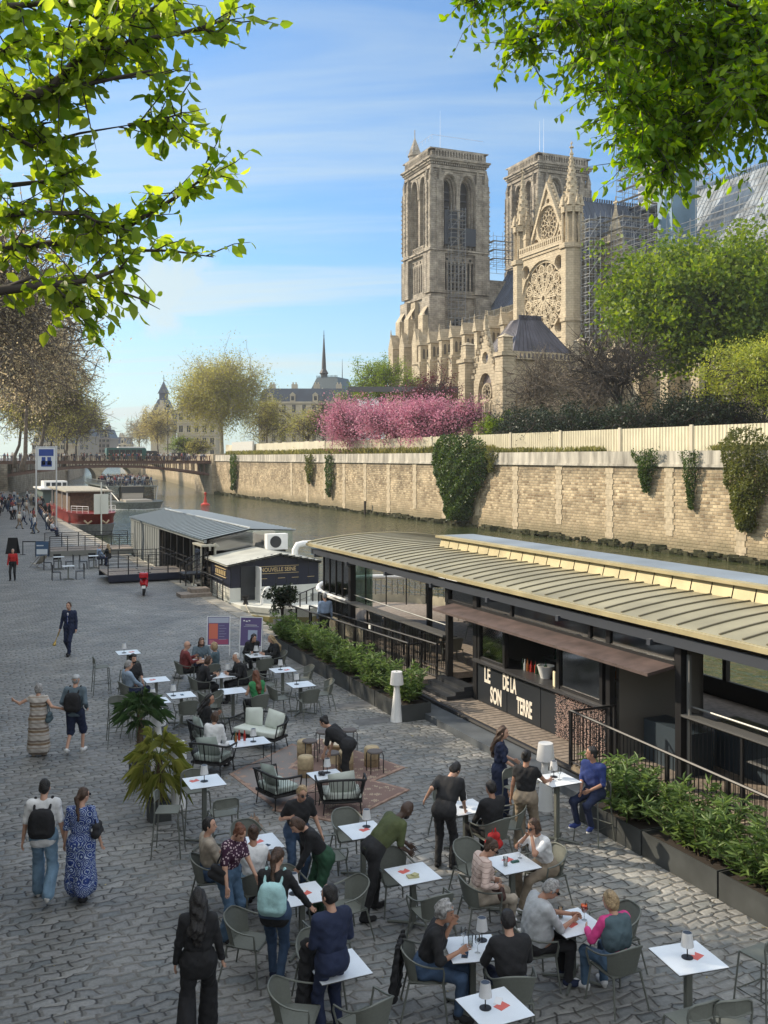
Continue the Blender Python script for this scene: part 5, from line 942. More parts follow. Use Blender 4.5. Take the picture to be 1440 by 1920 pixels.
for k in range(14): b.box(12.6, 18.6, -6.5 + k * 3.1, -6.4 + k * 3.1, 3.0, 3.12)
ro('roof_beam', b, M('steel_blue_beam', (.09, .10, .12), .4, .5), bg_)
b = MB(); b.box(15.1, 16.1, -7, 28.6, 3.5, 4.04); cl = ro('clerestory', b, GOLDD, bg_)
b = MB()
for k in range(56):
    s = 28.55 - k * .62; b.add([(15.0, s - .585, 3.68), (15.0, s, 3.68), (15.09, s, 4.02), (15.09, s - .585, 4.02)], [(0, 1, 2, 3)])
ro('gold_panels', b, GOLDB, cl, off=OFF[bg_.name])
b = MB(); b.box(14.96, 15.2, -7, 28.75, 4.02, 4.09); b.box(15.2, 16.25, 28.6, 28.75, 3.5, 4.09); ro('gold_edge', b, GOLDB, cl, off=OFF[bg_.name])
b = MB(); b.box(15.2, 16.3, -7, 28.6, 4.045, 4.10); ro('flat_top', b, BLUEG, cl, off=OFF[bg_.name])
# posts
for (n, s, w_) in ((12.98, 24.1, .16), (13.0, 22.55, .2), (13.0, 16.95, .14), (12.98, 14.75, .16), (13.0, 9.8, .14), (13.05, 31.3, .2), (13.05, 33.9, .1), (18.9, 33.5, .12), (18.9, 30.6, .12), (18.9, 29.2, .12), (18.9, 27.4, .12), (18.9, 26.6, .08), (18.9, 24, .12), (18.9, 21, .12), (18.9, 18, .12), (18.9, 15, .12), (18.9, 12, .12), (18.9, 9, .12), (16, 31.2, .16), (16.5, 24.3, .16)):
    b = MB(); b.box(n - w_ / 2, n + w_ / 2, s - w_ / 2, s + w_ / 2, .12, 3.12); ro('post', b, BLACK, bg_)
b = MB(); b.box(13.0, 13.06, 14.55, 14.62, .3, 2.9); ro('drain_pipe', b, ALU, bg_)
# glazed corner at the bow end
for k in range(4):
    s0 = 31.45 + k * .61; b = MB(); b.box(13.0, 13.02, s0, s0 + .56, 1.0, 3.0); g_ = ro('glass_panel', b, GREENG, bg_); b = MB(); b.box(12.97, 13.05, s0 + .56, s0 + .61, .95, 3.02); ro('frame', b, BLACK, g_, off=OFF[bg_.name])
b = MB(); b.box(12.96, 13.1, 31.4, 33.95, .62, 1.0); ro('glass_plinth', b, CHAR, bg_)
b = MB()
for y0 in (33.95,):
    for k in range(7): b.box(13.0 + k * .85, 13.04 + k * .85, y0, y0 + .03, 1, 3)
ro('end_mullions', b, BLACK, bg_); b = MB(); b.box(13.05, 15, 33.96, 33.97, 1, 3); ro('end_glass', b, GREENG, bg_)
# balustrade and ledge of the open bay
for (s0, s1) in ((24.2, 31.4),):
    b = MB(); rail(b, (12.97, s0, .62), (12.97, s1 + 2.6, .62), 1.02, .11, 1.45); ro('balustrade', b, BLACK, bg_)
    b = MB(); b.box(12.82, 13.16, s0, s1 + 2.6, 1.645, 1.70); ro('ledge', b, M('ledge_grey', (.10, .10, .10), .5), bg_)
    b = MB(); b.tube([(13.1, s0, 1.92), (13.1, s1, 1.92)], .02, 6); ro('hand_rail', b, ALU, bg_)
    b = MB(); b.box(12.93, 12.95, s0, s1, .1, .6); ro('side_panel', b, M('side_panel', (.13, .125, .11), .6, var=.3, scale=1), bg_)
b = MB(); rail(b, (19.0, 24, .62), (19.0, 33, .62), 1.0, .11, 1.5); ro('river_railing', b, BLACK, bg_)
# partition wall with square openings at s=24
b = MB(); b.box(14.0, 16.4, 24.25, 24.35, .6, 2.2); b.box(13.3, 16.4, 24.25, 24.35, 2.6, 3.1); ro('partition', b, M('brown_panel', (.12, .095, .075), .6, var=.3, scale=2), bg_)
b = MB()
for k in range(5): b.box(13.5 + k * .45, 13.8 + k * .45, 24.36, 24.40, 2.68, 3.0)
ro('shelf_boxes', b, M('box_tan', (.32, .22, .13), .6, var=.4, scale=3), bg_)
# steps up to the entrance
b = MB()
for k in range(3): b.box(12.15 + k * .26, 13.0 + .01 * k, 22.7, 24.3, .285 + k * .1, .285 + (k + 1) * .1 - .004)
ro('entrance_steps', b, CHAR, bg_)
# bar: front panel, sill, frames, panes
b = MB()
for (s0, s1) in ((22.45, 21.0), (20.97, 19.5), (19.47, 17.0)): b.box(12.93, 13.0, s1, s0, .29, 1.30)
bf = ro('bar_front', b, M('bar_panel', (.010, .014, .020), .5), bg_)
b = MB(); b.box(12.78, 13.7, 17.0, 22.5, 1.32, 1.38); ro('bar_sill', b, M('sill', (.07, .07, .075), .35, .3), bg_)
b = MB()
for s in (22.35, 21.1, 18.75, 17.15): b.box(12.9, 13.02, s - .05, s + .05, 1.38, 2.62)
for (s0, s1) in ((22.35, 21.1), (18.75, 17.15)): b.box(12.92, 13.0, s1, s0, 1.38, 1.45); b.box(12.92, 13.0, s1, s0, 2.56, 2.62)
b.box(12.9, 13.05, 14.8, 24.1, 2.62, 2.72); ro('window_frame', b, BLACK, bg_)
for (s0, s1) in ((22.3, 21.15), (18.7, 17.2)): b = MB(); b.box(12.955, 12.97, s1, s0, 1.45, 2.56); ro('window_pane', b, GREENG, bg_)
b = MB(); b.box(12.97, 12.98, 14.9, 24.1, 2.72, 3.1); ro('transom_glass', b, SMOKE, bg_)
b = MB()
for s in (24.05, 20.8, 17.6, 14.85): b.box(12.93, 13.0, s - .04, s + .04, 2.7, 3.14)
ro('transom_frame', b, BLACK, bg_)
b = MB(); b.add([(12.25, 14.85, 2.56), (12.92, 14.85, 2.66), (12.92, 23.7, 2.66), (12.25, 23.7, 2.56), (12.25, 14.85, 2.50), (12.92, 14.85, 2.60), (12.92, 23.7, 2.60), (12.25, 23.7, 2.50)], [(0, 1, 2, 3), (4, 7, 6, 5), (0, 4, 5, 1), (1, 5, 6, 2), (2, 6, 7, 3), (3, 7, 4, 0)]); ro('awning', b, [RUSTP], bg_)
LET = M('cream_letter', (.78, .72, .62), .5)
for (s, z, w_, h_, tx) in ((21.93, 1.02, .42, .40, 'LE'), (20.86, 1.02, .80, .40, 'DE LA'), (21.5, .56, .55, .40, 'SON'), (20.18, .58, .82, .40, 'TERRE')):
    cu_w = len(tx) * .66; text(tx, h_ * 1.36, facing(12.925, s, z, (0, -1, 0)), LET, bf, bold=.018, sx=w_ / (len(tx) * h_ * .93), off=OFF[bg_.name])
# bar interior
b = MB(); b.box(15.4, 15.5, 16.9, 22.6, .3, 3.0); b.box(13.2, 15.5, 22.6, 22.7, .3, 3.0); b.box(13.2, 15.5, 16.9, 17.0, .3, 3.0); b.box(13.05, 15.5, 17, 22.6, 2.98, 3.05)
ro('bar_back_wall', b, M('bar_wall', (.19, .18, .16), .6), bg_)
b = MB(); [b.box(15.0, 15.4, 17.1, 22.5, z, z + .04) for z in (1.2, 1.65, 2.1)]; b.box(13.05, 13.5, 17.1, 22.4, 2.5, 2.54); ro('bar_shelf', b, M('shelf_steel', (.4, .4, .38), .4, .3), bg_)
def bottle(mb, x, y, z, h=.28, r=.035, mi=0): mb.lathe((x, y, z), [(r, 0), (r, h * .6), (r * .4, h * .75), (r * .4, h)], 8, mi)
rnd = random.Random(4)
bm_ = [M('bottle_green', (.02, .06, .03), .15), M('bottle_amber', (.25, .09, .02), .15), M('bottle_clear', (.45, .5, .5), .1), M('bottle_red', (.35, .03, .02), .2)]
bproto = []
for m_ in bm_:
    b = MB(); bottle(b, 0, 0, 0); o = obj('bottle', b, m_, smooth=60); tag(o, 'glass bottle standing on the shelves behind the bar', 'bottle', 'bottles behind the bar'); bproto.append(o)
k = 0
for z in (1.24, 1.69, 2.14):
    for s in np.arange(17.3, 22.4, .17):
        if rnd.random() < .7: place(bproto[rnd.randrange(4)], W(15.2 + rnd.uniform(-.1, .1), s, z), 0, 'glass bottle standing on the shelves behind the bar'); k += 1
for s in np.arange(19.9, 20.9, .11): place(bproto[rnd.randrange(4)], W(13.3 + rnd.uniform(-.12, .1), s, 1.38), 0, 'glass bottle on the bar sill beside the white bucket', group='bottles on the bar sill')
# hanging glasses
gm = M('glassware', (.7, .75, .74), .08, trans=.0); b = MB()
for s in np.arange(18.9, 21.0, .13):
    for n in (13.15, 13.3, 13.45): b.lathe((n, s, 2.26), [(.03, 0), (.035, .08), (.008, .12), (.008, .2), (.03, .215)], 7, cap=False)
tag(obj('hanging_glasses', b, glassmat('stemware', (.8, .85, .83), .6), rz=RZ), 'rows of stem glasses hanging upside down above the bar opening', 'glasses', kind='stuff')
def solid(name, label, cat, b, mat, loc, rz=0, group=None, smooth=60): return tag(obj(name, b, mat, loc=loc, rz=rz, smooth=smooth), label, cat, group)
b = MB(); b.lathe((0, 0, 0), [(.12, 0), (.2, .27), (.215, .3), (.19, .3), (.11, .03)], 20, cap=False); b.lathe((0, 0, .02), [(.001, 0), (.12, 0)], 20, cap=False); solid('ice_bucket', 'large white ice bucket standing on the bar counter', 'bucket', b, WHITE, W(13.25, 19.75, 1.38))
place(bproto[0], W(13.25, 19.75, 1.5), 0, 'dark green bottle neck sticking out of the white ice bucket', group='')
b = MB(); b.cbox((0, 0, .17), (.16, .03, .34), 0); solid('menu_card', 'cream menu card standing at the end of the bar counter', 'menu', b, M('cream_card', (.85, .76, .52), .6), W(12.95, 18.95, 1.38), RZ + R(70))
for k, s in enumerate((23.3, 22.8, 22.1, 21.6)): b = MB(); b.lathe((0, 0, 0), [(.12, 0), (.17, .24), (.15, .24)], 14, cap=False); solid('white_bucket', ('first', 'second', 'third', 'fourth')[k] + ' white bucket from the left behind the glass strip above the awning', 'bucket', b, WHITE, W(13.3, s, 2.74))
# fairy light curtain
b = MB(); rnd = random.Random(2)
for k in range(2600):
    c = rnd.randrange(24); s = 18.75 - c * .075 + rnd.uniform(-.035, .035); b.cbox((12.88 + rnd.uniform(-.03, .03), s, rnd.uniform(.3, 1.3)), (.013,) * 3, rnd.random() * 3)
tag(obj('bead_curtain', b, M('pearl_bead', (.62, .46, .40), .4), rz=RZ), 'curtain of small pinkish lights hanging below the bar window', 'light curtain', kind='stuff')
# right part of the barge: door bay, service furniture, railings, ramp
b = MB(); b.box(13.6, 14.2, 15.2, 16.6, .3, 1.15); b.box(14.6, 15.2, 13.8, 15.6, .3, 1.25); ro('service_counter', b, M('counter_blue', (.05, .07, .09), .4, .3), bg_)
b = MB(); b.box(15.6, 15.7, 9, 16.9, 2.3, 3.0); b.box(13.2, 16, 12.6, 12.7, .3, 1.4) ; ro('dark_partition', b, CHAR, bg_)
b = MB()
for (s0, s1) in ((12.3, 10.2), (10, 7.9)): b.box(18.85, 18.95, s1, s0, 1.3, 1.42); b.box(18.85, 18.95, s1, s0, 2.55, 2.7); b.box(18.85, 18.95, s1, s1 + .12, 1.3, 2.7); b.box(18.85, 18.95, s0 - .1, s0, 1.3, 2.7)
b.box(18.86, 18.96, 4, 24, .12, .78); b.box(18.86, 18.96, 4, 24, 2.5, 3.1); [b.box(18.84, 18.98, s_, s_ + .14, .78, 2.5) for s_ in np.arange(14, 24, 1.9)]; ro('river_window_frame', b, BLACK, bg_)
b = MB(); b.box(15.8, 18.8, 7, 14.6, .3, 1.28); ro('banquette', b, M('banquette', (.02, .02, .022), .7), bg_)
b = MB(); rail(b, (12.97, 14.7, .3), (12.97, 4, .3), 1.4, .11, 1.6); ro('balustrade', b, BLACK, bg_)
b = MB(); b.tube([(13.1, 14.6, 1.9), (13.1, 4, 1.9)], .022, 6); ro('hand_rail', b, ALU, bg_); b = MB(); b.box(12.9, 13.2, 4, 14.7, 1.72, 1.76); ro('ledge', b, M('ledge_grey', (.1, .1, .1), .5), bg_)
rp_ = rthing('access_ramp', 'sloping slatted ramp with black barred railing at the lower right of the barge', 'ramp', 12.4, 12, 0)
b = MB(); b.add([(11.75, 16.6, .40), (12.92, 16.6, .40), (12.92, 5, .12), (11.75, 5, .12), (11.75, 16.6, .30), (12.92, 16.6, .30), (12.92, 5, .02), (11.75, 5, .02)], [(0, 1, 2, 3), (4, 7, 6, 5), (0, 3, 7, 4), (1, 5, 6, 2), (0, 4, 5, 1)])
for k in range(90): s = 16.5 - k * .125; z = .405 - .28 * (16.6 - s) / 11.6; b.box(11.76, 12.9, s - .03, s + .03, z - .01, z + .018)
ro('slats', b, M('ramp_wood', (.30, .24, .17), .8, var=.3, scale=6), rp_)
b = MB(); rail(b, (11.75, 16.6, .38), (11.75, 5, .1), 1.12, .105, 1.5, .028, .011); rail(b, (11.75, 16.62, .38), (12.85, 16.62, .38), 1.1, .1, 1.1); ro('railing', b, BLACK, rp_)
rp_ = rthing('access_ramp', 'long gangway with glass and barred railing behind the far oleander hedge', 'ramp', 12.4, 30, 0)
b = MB(); b.add([(11.95, 24.6, .42), (12.9, 24.6, .42), (12.9, 35.5, .05), (11.95, 35.5, .05), (11.95, 24.6, .3), (12.9, 24.6, .3), (12.9, 35.5, .0), (11.95, 35.5, .0)], [(0, 1, 2, 3), (4, 7, 6, 5), (0, 3, 7, 4), (1, 5, 6, 2), (0, 4, 5, 1), (3, 2, 6, 7)]); ro('slats', b, WOOD, rp_)
b = MB(); rail(b, (11.95, 24.6, .4), (11.95, 35.5, .05), 1.08, .11, 1.5, .03, .011); rail(b, (11.95, 24.6, .4), (12.35, 24.6, .4), 1.05, .1, .4); rail(b, (12.85, 24.6, .4), (12.85, 35, .06), .98, .11, 1.5, .03, .01); ro('railing', b, BLACK, rp_)
b = MB(); b.cbox((0, 0, 0), (.03, .14, .12)); solid('small_lamp', 'small white square lamp glowing on the gangway railing', 'lamp', b, M('lamp_face', (.85, .85, .8), .4), W(12.8, 29.2, 1.15), RZ)
b = MB(); b.box(-.32, .3, -5.2, 5.2, 0, .16); solid('step_platform', 'low dark steel boarding platform running along the quay edge', 'platform', b, M('steel_plate', (.12, .135, .15), .5, .3, var=.25, scale=2), W(11.6, 19.2, .0), RZ, smooth=None)
# ---- club barge
nb = rthing('club_barge', 'white and navy club barge with sloping glass roof and black cabin', 'barge', 15, 50, -1)
b = MB(); o_ = [(12.5, 44.9), (12.7, 43.6), (13.6, 42.2), (15.2, 41.4), (16.4, 42.2), (17, 43.6), (17.1, 45), (17.4, 70), (12.5, 70)]
b.prism(o_, -1.9, -.35); b.prism([(15 + (x - 15) * 1.02, y) for x, y in o_], -.36, -.12); ro('hull', b, HULLW, nb)
b = MB(); b.prism([(15 + (x - 15) * 1.03, y - .03) for x, y in o_], -.75, -.5); ro('rubbing_strake', b, M('ochre_band', (.28, .24, .09), .6), nb)
b = MB(); b.box(12.52, 17.0, 44.95, 48.6, -.12, .5); ro('cabin_base', b, HULLW, nb)
b = MB(); b.box(12.55, 16.98, 45, 48.6, .5, 1.6); b.add([(12.55, 45, 1.6), (16.98, 45, 1.55), (14.9, 45, 2.0), (12.55, 48.6, 1.6), (16.98, 48.6, 1.55), (14.9, 48.6, 2.0)], [(0, 1, 2), (3, 5, 4)]); cb_ = ro('cabin', b, NAVY, nb)
b = MB()
for k in range(9): x = 12.6 + k * .55; b.box(x, x + .02, 44.98, 45, .5, 1.65)
for k in range(14):
    t_ = k / 13; b.box(12.5 + t_ * 4.4, 12.72 + t_ * 4.4, 44.93, 44.97, (1.5 + .42 * (t_ / .53) if t_ < .53 else 1.92 - .42 * (t_ - .53) / .47), (1.66 + .42 * (t_ / .53) if t_ < .53 else 2.08 - .42 * (t_ - .53) / .47))
ro('cabin_trim', b, CHAR, cb_, off=OFF[nb.name])
b = MB(); b.add([(12.3, 44.7, 1.62), (14.9, 44.7, 2.06), (14.9, 49, 2.06), (12.3, 49, 1.62), (17.1, 44.7, 1.62), (17.1, 49, 1.62)], [(0, 1, 2, 3), (1, 4, 5, 2)]); b.add([(12.3, 44.7, 1.55), (14.9, 44.7, 1.99), (14.9, 49, 1.99), (12.3, 49, 1.55), (17.1, 44.7, 1.55), (17.1, 49, 1.55)], [(0, 3, 2, 1), (1, 2, 5, 4)]); ro('cabin_roof', b, M('pale_roof', (.40, .40, .35), .6, var=.2, scale=1), nb)
b = MB(); b.box(13.05, 13.75, 44.94, 44.98, -.1, 1.5); dr = ro('cabin_door', b, CHAR, nb); b = MB(); b.box(13.78, 13.84, 44.2, 44.96, -.1, 1.5); ro('open_leaf', b, WHITE, dr, off=OFF[nb.name])
TG = M('gilt_letter', (.55, .42, .22), .5)
text('NOUVELLE SEINE', .27, facing(14.92, 44.96, 1.28, (1, 0, 0)), TG, nb, ext=.004, bold=.003, sx=.86, off=OFF[nb.name])
text('P 15 558 F', .24, facing(15.0, 44.93, .17, (1, 0, 0)), NAVY, nb, ext=.004, bold=.002, sx=.9, off=OFF[nb.name])
b = MB(); b.box(13.9, 15.95, 44.955, 44.975, 1.44, 1.46); b.box(13.9, 15.95, 44.955, 44.975, 1.10, 1.12)
for x in (14.0, 14.9, 15.6, 16.4): b.box(x, x + .35, 44.95, 44.97, .86, .88)
ro('gilt_line', b, TG, nb)
b = MB(); b.box(12.5, 12.54, 45.6, 47.6, .9, .93); b.box(12.5, 12.54, 45.6, 47.6, 1.3, 1.33)
for k in range(6): b.box(12.5, 12.54, 45.7 + k * .32, 45.85 + k * .32, 1.0, 1.22)
ro('side_sign', b, TG, nb)
# glasshouse
def gzr(n): return 2.5 + (n - 12.5) * .19 if n < 14.8 else 2.94 - (n - 14.8) * .05
b = MB(); b.add([(n, s, gzr(n)) for s in (49.2, 70) for n in (12.3, 14.8, 17.3)], [(0, 1, 4, 3), (1, 2, 5, 4)]); b.add([(n, s, gzr(n) - .05) for s in (49.2, 70) for n in (12.3, 14.8, 17.3)], [(0, 3, 4, 1), (1, 4, 5, 2)]); ro('glass_roof', b, M('grey_glass_roof', (.10, .13, .145), .5, 0, var=.3, scale=1), nb)
b = MB()
for k in range(30):
    s = 49.25 + k * .715; b.tube([(12.28, s, gzr(12.28) + .03), (14.8, s, gzr(14.8) + .03), (17.3, s, gzr(17.3) + .03)], .03, 4)
b.tube([(14.8, 49.2, 3.0), (14.8, 70, 3.0)], .05, 5); ro('glazing_bar', b, M('pale_bar', (.40, .43, .44), .5, .1), nb)
b = MB(); b.box(12.35, 12.5, 49.2, 70, 2.3, 2.46); b.box(12.4, 12.6, 68.8, 70, -.1, 2.35)
for k in range(12): s = 60.6 + k * .72; b.box(12.42, 12.50, s, s + .55, -.1, 2.32)
ro('striped_side', b, M('grey_blind', (.22, .24, .24), .5, .2), nb)
b = MB()
for s in (49.3, 50.8, 52.4, 54, 55.6, 57.2, 58.8, 60.3): b.box(12.42, 12.54, s, s + .12, -.1, 2.35)
b.box(12.42, 12.5, 49.3, 60.3, .9, .96); b.box(12.42, 12.5, 49.3, 60.3, 1.2, 1.24); b.box(12.4, 17.1, 49.2, 49.3, .5, .6); ro('side_frame', b, BLACK, nb)
b = MB(); b.box(12.7, 17, 60.4, 69.8, -.1, 2.2); b.box(15.6, 17, 50, 60.3, -.1, 2.2); b.box(12.6, 17, 49.6, 60.3, -.12, .1); ro('interior', b, M('interior_dark', (.035, .032, .03), .8), nb)
b = MB(); b.add([(12.6, 49.15, 1.9), (17.1, 49.15, 1.9), (17.1, 49.15, 2.82), (14.8, 49.15, 2.9), (12.6, 49.15, 2.45)], [(0, 1, 2, 3, 4)]); ro('gable_glass', b, GREENG, nb)
b = MB(); b.box(12.1, 13.0, 48.7, 50.6, 2.15, 2.24); b.box(12.1, 12.16, 48.8, 48.86, 0, 2.15); b.box(12.1, 12.16, 50.4, 50.46, 0, 2.15); b.box(12.8, 12.9, 48.8, 49, 0, 2.3); ro('porch', b, M('porch_frame', (.35, .34, .28), .5), nb)
b = MB(); b.box(12.14, 12.15, 48.95, 50.3, .2, 2.0); ro('porch_glass', b, GREENG, nb)
b = MB(); b.box(15.3, 16.4, 47.9, 48.35, 1.95, 2.75); ac = ro('heat_pump', b, WHITE, nb); b = MB(); b.lathe((0, 0, 0), [(.3, 0), (.3, .03), (.05, .03)], 18); b.xf(Matrix.Translation((15.75, 47.9, 2.35)) @ Matrix.Rotation(R(90), 4, 'X')); ro('fan', b, CHAR, ac, off=OFF[nb.name])
b = MB(); b.tube([(16.4, 46.8, 1.6), (16.4, 46.8, 2.0), (16.55, 46.8, 2.25), (16.85, 46.8, 2.3), (17.6, 46.8, 2.3)], .16, 10); ro('vent_pipe', b, WHITE, nb, smooth=60)
b = MB(); b.tube([(13.9 + .3 * math.cos(g) - .0, 43.4, -.1 + (.75 if 0 else .0) + .75 * math.sin(g)) for g in np.linspace(math.pi, 0.2, 10)], .07, 8); ro('bow_arch', b, WHITE, nb, smooth=60)
b = MB(); b.lathe((12.95, 43.8, -.12), [(.14, 0), (.1, .12), (.1, .28), (.17, .32), (.17, .4)], 10); ro('bollard', b, BLACK, nb)
b = MB(); rail(b, (12.2, 45, -.1), (12.2, 49, -.1), 1.0, .5, 1.0, mid=4); rail(b, (15, 42.1, -.12), (16.7, 44.2, -.12), .6, .5, .8, mid=1); ro('side_railing', b, BLACK, nb)
b = MB(); b.box(15.2, 15.9, 43.6, 44.2, -.12, .25); b.box(16.2, 16.7, 43.6, 44, -.12, .2); ro('deck_box', b, M('grey_box', (.4, .4, .36), .6), nb)
# gangway platforms on the quay
def platform(label, n0, n1, s0, s1, z, sidem, mids):
    t_ = rthing('gangway', label, 'gangway', n0, s0, 0); b = MB(); b.box(n0, n1, s0, s1, z - .06, z)
    for k in range(int((n1 - n0) / .3)): b.box(n0 + k * .3, n0 + k * .3 + .02, s0 + .02, s1 - .02, z, z + .006)
    ro('deck', b, WOOD, t_); b = MB(); b.box(n0, n1, s0 - .04, s0, z - .34, z); b.box(n0, n1, s1, s1 + .04, z - .34, z); b.box(n0 + .1, n1, s0 + .2, s0 + .4, 0, z - .06); ro('side_beam', b, sidem, t_)
    b = MB(); rail(b, (n0, s0, z), (n1, s0, z), 1.0, .5, 1.1, .022, mid=mids); rail(b, (n0, s1, z), (n1, s1, z), 1.0, .5, 1.1, .022, mid=mids); ro('railing', b, BLACK, t_); return t_
platform('black railed gangway platform leading to the club barge beside the red scooter', 8.2, 12.4, 53.0, 56.2, .45, NAVY, 4)
platform('farther grey gangway platform with horizontal rails near the banner poles', 6.9, 12.6, 69.2, 72.6, .35, M('grey_beam', (.2, .2, .18), .6), 6)
st_ = rthing('wooden_steps', 'low wooden step blocks at the foot of the club barge stairs', 'steps', 11.2, 46.8); b = MB(); b.box(10.5, 12.0, 46.2, 47.2, 0, .16); b.box(11.1, 12.0, 46.6, 47.4, .16, .34); ro('treads', b, WOOD, st_); b = MB(); rail(b, (11.2, 48.2, .3), (12.3, 48.2, .9), 1.0, .5, .6, mid=2); rail(b, (11.2, 49.4, .3), (12.3, 49.4, .9), 1.0, .5, .6, mid=2); b.box(11.1, 12.4, 48.2, 49.4, .82, .9); ro('stair_frame', b, BLACK, st_)
# ---- red barge, white boat, tour boat, buoy
rbt = rthing('red_barge', 'red and black river barge moored bow on with white railings', 'barge', 14.6, 104, -1.2)
def hull(mb, n0, n1, s0, s1, z0, z1, bow=4.5, taper=.75, nose=.0):
    c = (n0 + n1) / 2; hw = (n1 - n0) / 2; rows = []
    for (z, f_, push) in ((z0, taper, .9), ((z0 + z1) / 2, .93, .35), (z1, 1.0, 0)):
        r = [(c + hw * f_ * sg * math.sin(g) ** .6 if True else 0, s0 + push + bow * (1 - math.sin(g)) if False else s0 + push + bow * (1 - math.cos(math.pi / 2 - g)), z) for sg, gs in ((-1, np.linspace(math.pi / 2, 0.02, 8)), (1, np.linspace(0.02, math.pi / 2, 8))) for g in gs]
        r = [(c + hw * f_ * sg * math.sin(g) ** .7, s0 + push + bow * (1 - math.cos(g)) , z) for sg, gs in ((-1, np.linspace(math.pi / 2, 0, 8)), (1, np.linspace(0, math.pi / 2, 8)[1:])) for g in gs]
        rows.append([(c - hw * f_, s1, z)] + r + [(c + hw * f_, s1, z)])
    n = len(rows[0]); v = sum(rows, []); f = []
    for k in range(2):
        for i in range(n): f.append((k * n + i, k * n + (i + 1) % n, (k + 1) * n + (i + 1) % n, (k + 1) * n + i))
    f.append(tuple(2 * n + i for i in range(n))); mb.add(v, f)
b = MB(); hull(b, 12.4, 17.0, 102, 128, -1.9, -.1); ro('lower_hull', b, M('hull_grey', (.22, .23, .24), .5, var=.2), rbt, smooth=40)
b = MB(); hull(b, 12.3, 17.1, 101.8, 128, -.1, 1.0, taper=.96); ro('upper_hull', b, M('hull_red', (.20, .018, .015), .45, var=.2), rbt, smooth=40)
b = MB(); b.box(12.9, 16.5, 109, 124, 1, 2.9); ro('cabin', b, M('cabin_brown', (.12, .08, .05), .6, var=.4), rbt); b = MB(); b.box(12.3, 17.1, 107.5, 126, 3.0, 3.15); ro('canopy', b, M('canopy_cream', (.36, .33, .26), .7, var=.3), rbt)
b = MB(); [b.box(x, x + .1, s, s + .1, 1, 3.0) for x in (12.4, 16.9) for s in (107.6, 112, 117, 122)]; rail(b, (12.5, 104.5, 1), (13.9, 102.4, 1), .7, .4, .8, mid=2); rail(b, (16.9, 104.5, 1), (15.5, 102.4, 1), .7, .4, .8, mid=2); ro('railing', b, WHITE, rbt)
b = MB(); [b.tube([(14.7 + sg * .5, 102.0, .3), (14.7 + sg * .9, 102.05, -.0), (14.7 + sg * 1.2, 102.3, .3)], .1, 5) for sg in (-1, 1)]; ro('anchor', b, M('anchor_tan', (.5, .38, .25), .6), rbt)
b = MB(); b.tube([(15.0, 101.2, -1), (15.0, 101.2, 4.2)], .07, 6); b.box(14.3, 15.7, 101.3, 101.35, 1.0, 3.0); tag(obj('pole_board', b, M('white_board', (.7, .7, .64), .5), rz=RZ), 'white board on a tall pole in front of the red barge', 'board')
wb = rthing('cabin_boat', 'small boat with a bright white wheelhouse behind the red barge', 'boat', 14.5, 134, -1.2); b = MB(); hull(b, 12.4, 16.6, 131, 150, -1.9, .4); ro('hull', b, CHAR, wb, smooth=40); b = MB(); b.box(12.8, 16.2, 137, 146, .4, 2.4); ro('cabin', b, M('cabin_teal', (.12, .17, .16), .5), wb); b = MB(); b.box(12.4, 16.6, 136, 147, 2.4, 2.6); b.box(13, 16, 138, 142, 2.6, 3.5); ro('wheelhouse', b, WHITE, wb)
b = MB(); [b.box(13.3 + k * .7, 13.8 + k * .7, 137.94, 138, 2.85, 3.3) for k in range(4)]; ro('window', b, WIN, wb)
tb = rthing('tour_boat', 'double deck sightseeing boat packed with passengers motoring down the river', 'boat', 28.0, 155, -1.2); TBA = (28, 155)
b = MB(); hull(b, 23.6, 32.4, 150, 180, -2.0, -.1, 6, .85); ro('hull', b, M('hull_steel', (.16, .18, .17), .5, var=.3), tb, smooth=40)
b = MB(); b.box(24.4, 31.6, 158, 179, -.1, 2.0); ro('saloon', b, SMOKE, tb); b = MB(); b.box(26.4, 29.6, 156.6, 159.5, -.1, 2.2); b.box(26, 30, 151.2, 156.5, -.1, .2); ro('wheelhouse', b, M('boat_beige', (.42, .38, .32), .6), tb)
b = MB(); b.box(26.2, 29.8, 156.55, 156.6, 1.1, 2.1); ro('window', b, WIN, tb)
b = MB(); b.box(24, 32, 157, 179.5, 2.0, 2.14)
for x in (24.2, 31.8):
    for s in np.arange(158, 180, 2): b.box(x - .06, x + .06, s, s + .12, -.1, 2.0)
ro('upper_deck', b, M('deck_green', (.13, .15, .13), .6), tb)
b = MB(); rail(b, (24, 157, 2.14), (24, 179, 2.14), .9, .3, 1.2); rail(b, (32, 157, 2.14), (32, 179, 2.14), .9, .3, 1.2); rail(b, (24, 157, 2.14), (32, 157, 2.14), .9, .3, 1.2); rail(b, (24, 153, -.1), (24, 158, -.1), .9, .5, 1, mid=2); rail(b, (32, 153, -.1), (32, 158, -.1), .9, .5, 1, mid=2)
b.tube([(24, 157, 2.1), (25.2, 152.5, 0)], .08, 5); b.tube([(32, 157, 2.1), (30.8, 152.5, 0)], .08, 5)
for k in range(8): b.box(30.9, 31.9, 153.2 + k * .5, 153.5 + k * .5, .1 + k * .25, .14 + k * .25); b.box(24.1, 25.1, 153.2 + k * .5, 153.5 + k * .5, .1 + k * .25, .14 + k * .25)
ro('railing', b, M('rail_grey', (.25, .26, .25), .5, .3), tb)
b = MB(); rnd = random.Random(6)
for k in range(260): g = rnd.random() * 6.28; r_ = rnd.uniform(.2, 1); b.cbox((28 + 5.2 * r_ * math.cos(g), 150.5 - rnd.random() * 1.5 + (abs(math.cos(g)) * 3), -1.2), (rnd.uniform(.2, .7), rnd.uniform(.2, .6), .12), rnd.random() * 3)
